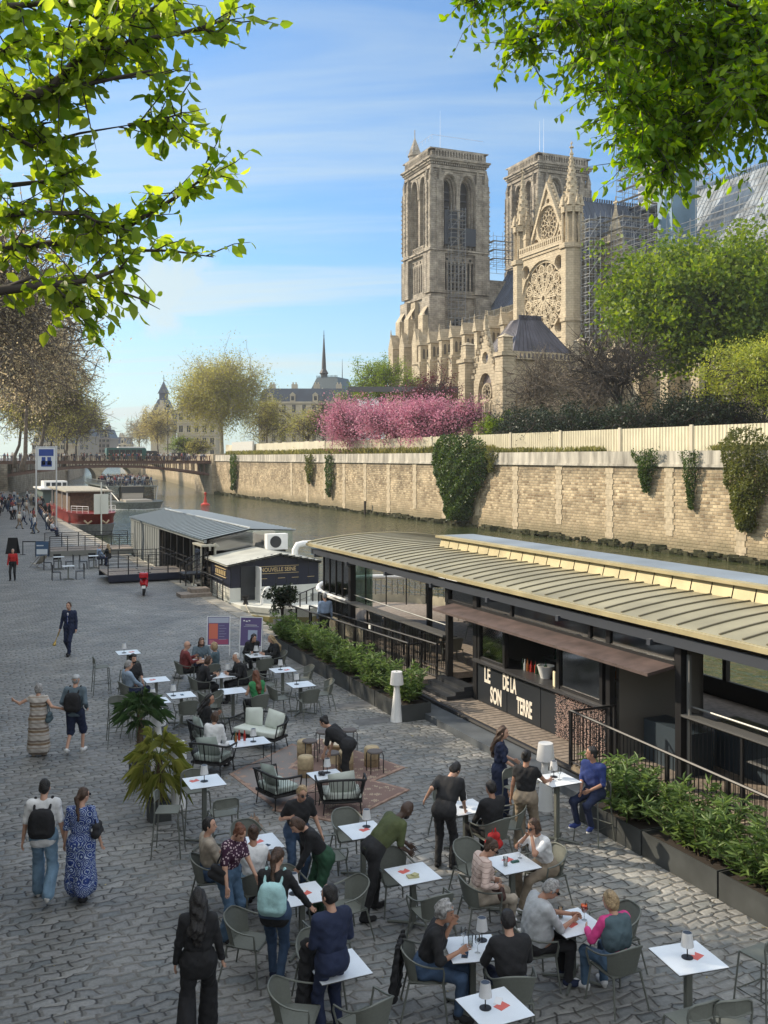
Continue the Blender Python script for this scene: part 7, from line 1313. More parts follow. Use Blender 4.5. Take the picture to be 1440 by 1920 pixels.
# ---- lounge
ROPE = M('black_rope', (.012, .012, .013), .6); CUSH = M('cream_cushion', (.58, .62, .56), .9, var=.06, scale=6); CUSHG = M('sage_cushion', (.40, .46, .42), .9, var=.1, scale=6)
def pillow(w, h, d): 
    b = MB(); n = 9
    for sg in (1, -1): b.grid(lambda a_, c_: ((a_ - .5) * w, sg * d * .5 * (math.sin(math.pi * a_) * math.sin(math.pi * c_)) ** .4, (c_ - .5) * h), n, n)
    return b
def lounge(w, label, pos, rz, cush):
    t_ = thing('lounge_armchair' if w < 1 else 'lounge_sofa', label, 'armchair' if w < 1 else 'sofa', pos, rz); hw = w / 2
    def arc(q_, o=0, z=0):
        g = math.pi * q_; x = -math.copysign(abs(math.cos(g)) ** .45, math.cos(g)) * (hw + o); y = .30 - (.62 + o) * math.sin(g) ** .5; return (x, y, z)
    b = MB(); b.tube([arc(k / 28, .02, .60 + .10 * math.sin(math.pi * k / 28) ** 2) for k in range(29)], .022, 8); b.tube([arc(k / 28, -.06, .26) for k in range(29)], .02, 6, closed=True); 
    for q_ in (0, .25, .5, .75, 1): b.tube([arc(q_, .02, .60 + .1 * math.sin(math.pi * q_) ** 2), arc(q_, -.06, .26)], .014, 6)
    obj('frame', b, ROPE, t_, smooth=60); b = MB()
    for k in range(1, int(46 * w)): q_ = k / int(46 * w); b.tube([arc(q_, .02, .60 + .1 * math.sin(math.pi * q_) ** 2), arc(q_, -.06, .27)], .006, 4, cap=False)
    obj('rope_weave', b, ROPE, t_); b = MB(); b.box(-hw + .08, hw - .08, -.24, .30, .24, .29); obj('seat_base', b, ROPE, t_)
    for (x, y) in ((-hw + .08, .28), (hw - .08, .28), (-hw + .12, -.2), (hw - .12, -.2)): b = MB(); b.tube([(x, y, .26), (x * 1.08, y * 1.15, 0)], .013, 6); obj('leg', b, BLACK, t_)
    b = MB(); b.box(-hw + .09, hw - .09, -.22, .30, .30, .42); o = obj('seat_cushion', b, cush, t_); md = o.modifiers.new('b', 'BEVEL'); md.width = .035; md.segments = 3
    for k in range(1 if w < 1 else 2): b = pillow(.5, .42, .16); b.xf(Matrix.Translation((0 if w < 1 else (-.3 + .6 * k), -.14, .60)) @ Matrix.Rotation(R(14), 4, 'X') @ Matrix.Rotation(R(8 * (k * 2 - 1)), 4, 'Y')); obj('back_cushion', b, cush, t_, smooth=180)
    return t_
lounge(1.35, 'black rope sofa with two cream back cushions behind the bottles table', P(489, 1398), R(150), CUSH)
lounge(.78, 'black rope armchair holding the curly haired woman', P(383, 1408), R(-60), CUSHG)
lounge(.86, 'black rope armchair holding the woman in the white sweater', P(396, 1449), R(-18), CUSHG)
lounge(.84, 'empty black rope armchair at the left edge of the rugs', P(517, 1508), R(-50), CUSHG)
lounge(.9, 'empty black rope armchair with upright cushion at the front of the rugs', P(640, 1522), R(8), CUSH)
def coffee(label, u, v, w, d, rz):
    c = P(u, v, .5); c.z = 0; t_ = thing('coffee_table', label, 'table', c, R(rz)); b = MB(); b.box(-w / 2, w / 2, -d / 2, d / 2, .49, .50); obj('tabletop', b, WTOP, t_); b = MB(); fr = [(-w / 2, -d / 2), (w / 2, -d / 2), (w / 2, d / 2), (-w / 2, d / 2)]
    b.tube([(x, y, .48) for x, y in fr], .01, 5, closed=True); b.tube([(x, y, .1) for x, y in fr], .008, 5, closed=True); obj('frame', b, BLACK, t_)
    for x, y in fr: b = MB(); b.tube([(x, y, .48), (x, y, 0)], .01, 5); obj('leg', b, BLACK, t_)
    return c
c = coffee('low marble table crowded with bottles in front of the sofa', 466, 1391, .85, .55, 25); place(LA, c + Vector((.1, .02, .5)), 0, 'small white lamp on the low table with the bottles', group='small white table lamps')
for k, (dx, dy) in enumerate(((-.3, .05), (-.22, .12), (-.26, -.08), (-.1, .1))): place(bproto[(0, 3, 1, 3)[k]], c + Vector((dx, dy, .5)), 0, ('green', 'reddish', 'amber', 'small red')[k] + ' bottle on the low table in front of the sofa', scale=.8, group='bottles on the low table')
c = coffee('low marble table being cleared by the bending woman in black', 611, 1452, .62, .5, 25); place(LA, c + Vector((.02, .1, .5)), 0, 'small white lamp on the low table with the bending woman', group='small white table lamps')
b = MB()
rnd = random.Random(3)
for k in range(7): b.cbox((rnd.uniform(-.07, .07), rnd.uniform(-.05, .05), .02 + rnd.random() * .03), (.09, .05, .03), rnd.random() * 3)
solid('crumpled_cloth', 'dark crumpled cloth under the hands of the bending woman', 'cloth', b, M('cloth_dark', (.03, .03, .035), .9), c + Vector((-.08, -.02, .5)))
STRAW = M('straw_weave', (.46, .36, .22), .85, var=.2, scale=12); STRAWD = M('straw_dark', (.30, .22, .13), .85, var=.2, scale=12)
for (u, v, lab) in ((571, 1424, 'straw pouf behind the front one at the left of the rug group'), (573, 1456, 'front straw pouf with a darker lower half on the rug'), (697, 1437, 'straw pouf at the right of the round table'), (648, 1445, 'straw pouf half hidden behind the bending woman')):
    t_ = thing('pouf', lab, 'pouf', P(u, v), 0, 'straw poufs'); b = MB(); b.lathe((0, 0, .18), [(.16, 0), (.17, .02), (.165, .22), (.14, .25), (.01, .26)], 20); obj('upper_part', b, STRAW, t_, smooth=60); b = MB(); b.lathe((0, 0, 0), [(.15, 0), (.165, .03), (.165, .175)], 20); obj('lower_part', b, STRAWD, t_, smooth=60)
for (u, v, lab) in ((581, 1428, 'grey topped black stool between the left poufs'), (607, 1410, 'grey topped black stool behind the bending woman'), (703, 1449, 'grey topped black stool at the right end of the rugs'), (622, 1452, 'low grey stool behind the small lamp on the rug'), (655, 1406, 'black framed stool hidden behind the bending woman')):
    t_ = thing('low_stool', lab, 'stool', P(u, v), R(20), 'black framed low stools'); b = MB(); b.lathe((0, 0, .43), [(.15, 0), (.17, .015), (.16, .04), (.01, .045)], 18); obj('seat', b, M('taupe_seat', (.12, .105, .10), .8), t_, smooth=60)
    for sg in (-1, 1): b = MB(); b.tube([(sg * .14, -.14, 0), (sg * .14, -.14, .40), (sg * .12, -.1, .435), (sg * .12, .1, .435), (sg * .14, .14, .40), (sg * .14, .14, 0)], .011, 6); obj('leg_loop', b, BLACK, t_, smooth=60)
t_ = thing('drum_table', 'round wooden drum table behind the bending woman', 'table', P(636, 1428)); b = MB(); b.lathe((0, 0, 0), [(.3, 0), (.2, .2), (.3, .40), (.36, .42), (.36, .46)], 24); obj('drum', b, M('pale_wood', (.50, .38, .24), .6, var=.2, scale=4), t_, smooth=50); b = MB(); b.lathe((0, 0, .461), [(.34, 0), (.01, .004)], 24); obj('inlay', b, M('pale_inlay', (.6, .5, .36), .6), t_)
# rugs
def rugmat(name, c1, c2, c3):
    m = bpy.data.materials.new(name); m.use_nodes = True; t = m.node_tree; b_ = t.nodes['Principled BSDF']; b_.inputs['Roughness'].default_value = .95; b_.inputs['Specular IOR Level'].default_value = .1
    co_ = t.nodes.new('ShaderNodeTexCoord'); vo = t.nodes.new('ShaderNodeTexVoronoi'); vo.inputs['Scale'].default_value = 5; vo.distance = 'MANHATTAN'; t.links.new(co_.outputs['Object'], vo.inputs[0]); no = t.nodes.new('ShaderNodeTexNoise'); no.inputs['Scale'].default_value = 9; no.inputs['Detail'].default_value = 8; t.links.new(co_.outputs['Object'], no.inputs[0])
    wv = t.nodes.new('ShaderNodeTexWave'); wv.inputs['Scale'].default_value = 7; wv.inputs['Distortion'].default_value = 6; wv.inputs['Detail'].default_value = 3; t.links.new(co_.outputs['Object'], wv.inputs[0])
    s1 = mth('ADD', mth('MULTIPLY', vo.outputs['Distance'], 1.1, tree=t), mth('ADD', mth('MULTIPLY', no.outputs[0], .5, tree=t), mth('MULTIPLY', wv.outputs[0], .25, tree=t), tree=t), tree=t)
    rp = t.nodes.new('ShaderNodeValToRGB'); t.links.new(s1, rp.inputs[0]); e_ = rp.color_ramp.elements; e_[0].position = .42; e_[0].color = (*c1, 1); e_[1].position = 1.0; e_[1].color = (*c3, 1); q_ = e_.new(.68); q_.color = (*c2, 1); t.links.new(rp.outputs[0], b_.inputs['Base Color']); return m
RG1 = rugmat('rug_sand', (.42, .36, .27), (.36, .23, .18), (.24, .22, .21)); RG2 = rugmat('rug_red', (.36, .20, .16), (.42, .35, .26), (.22, .15, .13)); RGB_ = M('rug_border', (.33, .22, .17), .95, var=.4, scale=8)
def rug(lab, pts, z, m):
    c = sum((P(u, v, 0) for u, v in pts), Vector()) / 4; q_ = [P(u, v, 0) - c for u, v in pts]; t_ = thing('rug', lab, 'rug', c); b = MB()
    b.add([(p.x, p.y, z) for p in q_] + [(p.x, p.y, 0.0) for p in q_], [(0, 1, 2, 3), (0, 4, 5, 1), (1, 5, 6, 2), (2, 6, 7, 3), (3, 7, 4, 0)]); obj('border', b, RGB_, t_); b = MB(); b.add([(p.x * .93, p.y * .93, z + .004) for p in q_], [(0, 1, 2, 3)]); obj('field', b, m, t_)
rug('sand coloured patterned rug under the left armchair and poufs', [(430, 1452), (548, 1395), (655, 1432), (520, 1520)], .012, RG1)
rug('red bordered patterned rug in front of the upright armchair', [(510, 1520), (640, 1545), (768, 1482), (640, 1450)], .024, RG2)
rug('dark red rug under the round table and stools at the back', [(540, 1442), (600, 1385), (760, 1440), (690, 1470)], .018, RG2)
# floor lamps
for (u, v, lab) in ((744, 1352, 'white conical floor lamp at the corner of the far hedge'), (333, 1514, 'white conical floor lamp half hidden behind the near palm'), (296, 1440, 'white conical floor lamp showing its shade between the two palms'), (1023, 1517, 'white pleated floor lamp behind the high table by the near hedge')):
    place(FL, P(u, v), 0, lab, group='tall white floor lamps')
# palms
def palm(label, pos, th_, cr, nfr, seed, lm, droop):
    t_ = thing('potted_palm', label, 'palm', pos, RZ); rnd = random.Random(seed); rng = np.random.default_rng(seed)
    b = MB(); b.tube([(0, 0, .3), (.01, 0, th_ * .6), (0, .02, th_)], [.06, .07, .06], 8)
    for k in range(90): g = k * 2.4; z = .42 + (th_ - .45) * k / 90; b.add([(.06 * math.cos(g), .06 * math.sin(g), z), (.07 * math.cos(g + .5), .07 * math.sin(g + .5), z), (.12 * math.cos(g + .25), .12 * math.sin(g + .25), z + .07)], [(0, 1, 2)])
    obj('trunk', b, M('palm_fibre', (.13, .09, .055), .95, var=.4, scale=12), t_, fix=False)
    b = MB(); b2 = MB()
    for k in range(nfr):
        g = k * 2.399 + rnd.uniform(-.2, .2); q_ = k / nfr; el = 1.35 - 1.75 * q_ ** .9 * droop; L_ = cr * rnd.uniform(.4, .6); d = Vector((math.cos(g) * math.cos(el), math.sin(g) * math.cos(el), math.sin(el))); base = Vector((0, 0, th_)); hub = base + d * L_ + Vector((0, 0, -.05 * (1 - el)))
        b.tube([base, base + d * L_ * .5 + Vector((0, 0, .03)), hub], [.012, .008, .006], 4); side = d.cross(Vector((0, 0, 1))).normalized(); up = side.cross(d)
        for j in range(13):
            a_ = (j / 12 - .5) * 2.8; dd = (d * math.cos(a_) + side * math.sin(a_)).normalized(); ln = cr * .68 * (1 - .25 * abs(a_) / 1.8) * rnd.uniform(.85, 1.1); w_ = .0065; pn_ = dd.cross(up).normalized() * w_
            m1 = hub + dd * ln * .5 + up * .02 + Vector((0, 0, -.02)); e1 = hub + dd * ln + Vector((0, 0, -ln * (.35 + .4 * rnd.random()))); b2.add([hub, m1 + pn_, e1, m1 - pn_], [(0, 1, 2), (0, 2, 3)])
    obj('frond_stem', b, M('palm_stem', (.12, .16, .05), .6), t_, fix=False); obj('frond', b2, lm, t_, fix=False)
    b = MB(); w_, h_ = .19, .36
    b.box(-w_, w_, -w_, -w_ + .02, 0, h_); b.box(-w_, w_, w_ - .02, w_, 0, h_); b.box(-w_, -w_ + .02, -w_ + .02, w_ - .02, 0, h_); b.box(w_ - .02, w_, -w_ + .02, w_ - .02, 0, h_); o = obj('pot', b, PB, t_); b = MB(); b.box(-w_ + .02, w_ - .02, -w_ + .02, w_ - .02, .02, h_ - .04); obj('soil', b, SOIL, o)
    return t_
palm('nearer potted fan palm with yellow green drooping fronds', P(298, 1535), 1.12, .66, 22, 3, leafmat('leaf_palm_near', (.14, .17, .03), (.36, .36, .10), .35), 1.35)
palm('farther potted fan palm with dark green upright fronds', P(262, 1462), 1.35, .62, 17, 6, leafmat('leaf_palm_far', (.025, .06, .02), (.08, .14, .05), .25), .85)
# ---- far quay furniture
for (u, v, ch, lab) in ((110, 1044, 'LRF', 'with a pale top nearest the notice board'), (128, 1061, 'LR', 'between two black chairs on the far quay'), (176, 1042, 'LF', 'of the couple sitting by the far gangway')):
    c = ttable('f' + str(u), lab, u, v, '', dist=.65)
    for sd_ in ch:
        dn, ds = DIRS[sd_]; t_ = thing('dark_chair', f'black chair, {SN[sd_]} side, table {lab}', 'chair', offs(c, dn * .62, ds * .62), RZ + {'F': math.pi, 'N': 0, 'L': -math.pi / 2, 'R': math.pi / 2}[sd_], 'black chairs on the far quay'); b = MB(); b.box(-.21, .21, -.2, .2, .43, .46); obj('seat', b, BLACK, t_); b = MB(); b.box(-.2, .2, -.22, -.2, .5, .84); obj('backrest', b, BLACK, t_)
        for x, y in ((-.2, -.2), (.2, -.2), (-.2, .2), (.2, .2)): b = MB(); b.tube([(x, y, .85 if y < 0 else .44), (x * 1.1, y * 1.1, 0)], .014, 4); obj('leg', b, BLACK, t_)
t_ = thing('deck_chair', 'folding sling deck chair beside the notice board', 'chair', P(73, 1064), R(60)); b = MB(); b.grid(lambda a_, c_: (-.25 + .5 * a_, -.45 + .9 * c_, .75 - .5 * c_ - .25 * math.sin(math.pi * c_)), 3, 7); obj('sling', b, M('sling', (.35, .32, .26), .8), t_); b = MB(); [(b.tube([(x, -.5, .85), (x, .5, .0)], .016, 4), b.tube([(x, .5, .35), (x, -.4, 0)], .016, 4)) for x in (-.28, .28)]; obj('frame', b, WOOD, t_)
# furniture on the barge
for k, (n, s) in enumerate(((13.7, 30.0), (13.7, 28.6), (13.7, 27.2), (13.7, 25.8), (17.4, 29.3), (16.2, 27.6), (17.8, 31.5), (17.6, 26.2))):
    d_ = 'black table on the barge deck, ' + ('first', 'second', 'third', 'fourth')[k % 4] + (' along the quay side ledge' if k < 4 else ' along the river side') + ' from the bow'
    t_ = thing('deck_table', d_, 'table', W(n, s, .62), RZ, 'dark tables on the barge deck'); b = MB(); b.box(-.3, .3, -.3, .3, .73, .75); obj('tabletop', b, CHAR if k != 6 else WTOP, t_); b = MB(); b.box(-.03, .03, -.03, .03, 0, .73); b.box(-.25, .25, -.03, .03, 0, .03); obj('column', b, BLACK, t_)
    for j, ds in enumerate((-.6, .6)): place(AC, W(n, s + ds, .62), RZ + (0 if ds < 0 else math.pi), f'mesh armchair, {"near" if ds < 0 else "bow"} side, {d_.replace("on the barge deck, ", "")}', group='armchairs on the barge deck')
for k in range(4):
    s = 13.4 - k * 1.5; t_ = thing('deck_table', ('first', 'second', 'third', 'fourth')[k] + ' dark table behind the right hand ramp railing', 'table', W(13.9, s, .3), RZ, 'dark tables in the right hand bay'); b = MB(); b.box(-.3, .3, -.3, .3, .73, .75); obj('tabletop', b, M('grey_top', (.2, .2, .2), .4), t_); b = MB(); b.box(-.03, .03, -.03, .03, 0, .73); obj('column', b, BLACK, t_); place(AC, W(13.9, s - .62, .3), RZ, 'mesh armchair at the ' + ('first', 'second', 'third', 'fourth')[k] + ' dark table behind the right ramp railing', group='armchairs in the right hand bay')

# litter on the setts
rng = np.random.default_rng(5); n = 900; cn_ = rng.uniform(0, 11.2, n); cs_ = 8 + rng.random(n) ** 1.6 * 45; C = np.array([tuple(W(a_, c_, .012)) for a_, c_ in zip(cn_, cs_)]); D = rng.normal(0, 1, (n, 3)); D[:, 2] = rng.uniform(.0, .25, n)
tag(obj('leaf_litter', leafmesh('leaf_litter', C, D, rng.uniform(.02, .055, n), leafmat('leaf_dry', (.20, .16, .07), (.42, .36, .2), .1), .5, rng), None), 'scattered dry leaves and bits of litter on the quay paving', 'litter', kind='stuff')
for (u, v, w_, d_, lab) in ((668, 1322, 1.1, .6, 'dark flat stone slab let into the setts by the far hedge'), (700, 1352, 1.0, .55, 'second dark flat slab nearer the floor lamp')):
    b = MB(); b.box(-w_ / 2, w_ / 2, -d_ / 2, d_ / 2, 0, .006); tag(obj('access_cover', b, M('cover_stone', (.13, .13, .13), .8, var=.3), loc=P(u, v), rz=RZ), lab, 'cover')
# ================================================================ PEOPLE
V3 = lambda p: np.array(p, float)
def surfnet(Fg, org, h):
    ins = Fg < 0; c = ins[:-1, :-1, :-1].astype(np.int8) * 0; sl = [slice(0, -1), slice(1, None)]
    for i in (0, 1):
        for j in (0, 1):
            for k in (0, 1): c = c + ins[sl[i], sl[j], sl[k]]
    act = np.argwhere((c > 0) & (c < 8))
    if not len(act): return None
    idx = -np.ones(c.shape, np.int32); idx[tuple(act.T)] = np.arange(len(act)); acc = np.zeros((len(act), 3)); cnt = np.zeros(len(act))
    for ax in range(3):
        o = [a for a in range(3) if a != ax]
        for i in (0, 1):
            for j in (0, 1):
                a_ = act.copy(); a_[:, o[0]] += i; a_[:, o[1]] += j; b_ = a_.copy(); b_[:, ax] += 1; fa = Fg[tuple(a_.T)]; fb = Fg[tuple(b_.T)]; m = (fa < 0) != (fb < 0); t_ = np.where(m, fa / np.where(m, fa - fb, 1), 0)
                p = np.zeros((len(act), 3)); p[:, o[0]] = i; p[:, o[1]] = j; p[:, ax] = t_; acc += p * m[:, None]; cnt += m
    v = (act + acc / cnt[:, None]) * h + org; fs = []
    for ax in range(3):
        o = [a for a in range(3) if a != ax]; s0 = [slice(None)] * 3; s1 = [slice(None)] * 3; s0[ax] = slice(0, -1); s1[ax] = slice(1, None)
        e_ = np.argwhere(ins[tuple(s0)] != ins[tuple(s1)]); e_ = e_[(e_[:, o[0]] > 0) & (e_[:, o[1]] > 0) & (e_[:, o[0]] < Fg.shape[o[0]] - 1) & (e_[:, o[1]] < Fg.shape[o[1]] - 1)]
        q_ = []
        for (i, j) in ((1, 1), (0, 1), (0, 0), (1, 0)): a_ = e_.copy(); a_[:, o[0]] -= i; a_[:, o[1]] -= j; q_.append(idx[tuple(a_.T)])
        q_ = np.stack(q_, 1); flip = ins[tuple(e_.T)] ^ (ax == 1); q_[~flip] = q_[~flip][:, ::-1]; fs.append(q_)
    f = np.concatenate(fs); return v, f[(f >= 0).all(1)]
def sdf(prims, h, k=.03, fold=0, cut=None, seed=0):
    lo = np.min([np.minimum(V3(p[1]), V3(p[2])) - max(p[3:5]) if p[0] == 'C' else V3(p[1]) - max(p[2]) for p in prims], 0) - .05; hi = np.max([np.maximum(V3(p[1]), V3(p[2])) + max(p[3:5]) if p[0] == 'C' else V3(p[1]) + max(p[2]) for p in prims], 0) + .05
    n = np.ceil((hi - lo) / h).astype(int) + 1; Fg = np.full(n, .2, np.float32); ax = [lo[i] + np.arange(n[i]) * h for i in range(3)]
    for p in prims:
        if p[0] == 'C': a_, b_, ra, rb = V3(p[1]), V3(p[2]), p[3], p[4]; l_, u_ = np.minimum(a_, b_) - max(ra, rb) - .06, np.maximum(a_, b_) + max(ra, rb) + .06
        else: a_ = V3(p[1]); l_, u_ = a_ - max(p[2]) - .06, a_ + max(p[2]) + .06
        i0 = np.maximum(((l_ - lo) / h).astype(int), 0); i1 = np.minimum(((u_ - lo) / h).astype(int) + 2, n); X = np.stack(np.meshgrid(*[ax[i][i0[i]:i1[i]] for i in range(3)], indexing='ij'), -1)
        if p[0] == 'C':
            ab = b_ - a_; t_ = np.clip(((X - a_) @ ab) / max(ab @ ab, 1e-9), 0, 1); d = np.linalg.norm(X - a_ - t_[..., None] * ab, axis=-1) - (ra + (rb - ra) * t_)
        else:
            r = V3(p[2]); q_ = (X - a_) @ (p[3] if len(p) > 3 else np.eye(3)); l1 = np.linalg.norm(q_ / r, axis=-1); d = l1 * (l1 - 1) / np.maximum(np.linalg.norm(q_ / (r * r), axis=-1), 1e-6)
        s_ = tuple(slice(i0[i], i1[i]) for i in range(3)); g = Fg[s_]; kk = p[5] if p[0] == 'C' and len(p) > 5 else k
        hh = np.maximum(kk - np.abs(g - d), 0) / kk; Fg[s_] = np.minimum(g, d) - hh * hh * kk * .25
    if fold:
        X, Y_, Z = np.meshgrid(*ax, indexing='ij', sparse=True); Fg += fold * (np.sin(X * 31 + Z * 23 + seed) * np.sin(Y_ * 27 - Z * 31 + seed * 2) + .6 * np.sin(X * 57 - Z * 49 + Y_ * 41 + seed))
    if cut is not None: X = np.stack(np.meshgrid(*ax, indexing='ij'), -1); Fg = np.maximum(Fg, cut(X))
    return surfnet(Fg, lo, h)
def smesh(name, r, mat, parent, sc):
    if r is None: return None
    v, f = r; me = npmesh(name, v * sc, f, mat, True); return obj(name, me, None, parent)
def rot3(yaw, pitch, roll=0): return np.array(Euler((pitch, roll, yaw), 'XYZ').to_matrix())
def ik(a_, c_, l1, l2, hint):
    a_, c_ = V3(a_), V3(c_); d = c_ - a_; L_ = np.linalg.norm(d); mx_ = (l1 + l2) * .995
    if L_ > mx_: c_ = a_ + d / L_ * mx_; d = c_ - a_; L_ = mx_
    x = (l1 * l1 - l2 * l2 + L_ * L_) / (2 * L_); h_ = math.sqrt(max(l1 * l1 - x * x, 0)); u_ = d / L_; hv = V3(hint); hv = hv - u_ * (hv @ u_); hv /= max(np.linalg.norm(hv), 1e-6); return a_ + u_ * x + hv * h_, c_
SK = {'fair': M('skin_fair', (.52, .30, .21), .55), 'tan': M('skin_tan', (.38, .20, .13), .55), 'dark': M('skin_dark', (.06, .033, .022), .45)}
HC = {k: M('hair_' + k, c_, .5, var=.5, scale=38, bump=.012, bscale=70) for k, c_ in {'black': (.012, .010, .010), 'brown': (.06, .03, .016), 'red': (.13, .045, .02), 'blond': (.34, .24, .13), 'grey': (.30, .29, .28), 'white': (.60, .58, .55)}.items()}
CL = {k: M('cloth_' + k, c_, .85, var=.22, scale=5, bump=.016, bscale=11) for k, c_ in {'black': (.012, .012, .014), 'navy': (.012, .02, .055), 'denim': (.07, .13, .21), 'jeans': (.04, .075, .14), 'lightjeans': (.16, .26, .36), 'white': (.72, .72, .72), 'olive': (.07, .085, .03), 'beige': (.34, .29, .23), 'khaki': (.25, .20, .145), 'pink': (.58, .42, .37), 'magenta': (.62, .05, .22), 'greytee': (.38, .39, .40), 'bluegrey': (.10, .14, .17), 'maroon': (.16, .03, .03), 'green': (.015, .06, .03), 'greenvest': (.03, .20, .07), 'blueshirt': (.28, .36, .50), 'blue': (.02, .04, .17), 'red': (.45, .02, .02), 'mint': (.38, .62, .62), 'lightblue': (.24, .31, .40), 'cream': (.6, .52, .42), 'tealgrey': (.07, .11, .13)}.items()}
def patmat(name, kind_):
    m = bpy.data.materials.new(name); m.use_nodes = True; t = m.node_tree; b_ = t.nodes['Principled BSDF']; b_.inputs['Roughness'].default_value = .85; co_ = t.nodes.new('ShaderNodeTexCoord'); rp = t.nodes.new('ShaderNodeValToRGB'); e_ = rp.color_ramp.elements; rp.color_ramp.interpolation = 'CONSTANT'
    if kind_ == 'stripe':
        sp_ = t.nodes.new('ShaderNodeSeparateXYZ'); t.links.new(co_.outputs['Object'], sp_.inputs[0]); t.links.new(mth('FRACT', mth('MULTIPLY', sp_.outputs[2], 3.6, tree=t), tree=t), rp.inputs[0]); cs = [(0, (.24, .17, .11)), (.18, (.50, .45, .38)), (.24, (.20, .16, .13)), (.4, (.50, .46, .42)), (.75, (.36, .30, .24)), (.83, (.5, .46, .42))]
    elif kind_ == 'dots':
        vo = t.nodes.new('ShaderNodeTexVoronoi'); vo.inputs['Scale'].default_value = 26; t.links.new(co_.outputs['Object'], vo.inputs[0]); t.links.new(vo.outputs['Distance'], rp.inputs[0]); cs = [(0, (.55, .42, .45)), (.34, (.045, .012, .035))]
    elif kind_ == 'quilt':
        sp_ = t.nodes.new('ShaderNodeSeparateXYZ'); t.links.new(co_.outputs['Object'], sp_.inputs[0]); t.links.new(mth('FRACT', mth('MULTIPLY', sp_.outputs[2], 17, tree=t), tree=t), rp.inputs[0]); cs = [(0, (.36, .25, .21)), (.16, (.60, .46, .40))]
    else:
        vo = t.nodes.new('ShaderNodeTexVoronoi'); vo.inputs['Scale'].default_value = 8.5; vo.inputs['Randomness'].default_value = .35; t.links.new(co_.outputs['Object'], vo.inputs[0]); no = t.nodes.new('ShaderNodeTexNoise'); no.inputs['Scale'].default_value = 38; t.links.new(co_.outputs['Object'], no.inputs[0]); t.links.new(mth('ADD', mth('FRACT', mth('MULTIPLY', vo.outputs['Distance'], 2.6, tree=t), tree=t), mth('MULTIPLY', mth('SUBTRACT', no.outputs[0], .5, tree=t), .5, tree=t), tree=t), rp.inputs[0]); cs = [(0, (.015, .04, .19)), (.40, (.45, .52, .62)), (.52, (.02, .05, .22)), (.85, (.42, .5, .6))]
    e_[0].position = cs[0][0]; e_[0].color = (*cs[0][1], 1); e_[1].position = cs[1][0]; e_[1].color = (*cs[1][1], 1)
    for p_, c_ in cs[2:]: q_ = e_.new(p_); q_.color = (*c_, 1)
    t.links.new(rp.outputs[0], b_.inputs['Base Color']); CL[name] = m
for a_, c_ in (('stripes', 'stripe'), ('dots', 'dots'), ('quilt', 'quilt'), ('bluepattern', 'blue')): patmat(a_, c_)
LIPS = M('lips', (.32, .10, .08), .5); EYE = M('eye_dark', (.02, .015, .012), .3); SOLE = M('shoe_sole', (.6, .6, .58), .7); SUNG = M('sunglass', (.008, .008, .01), .1)
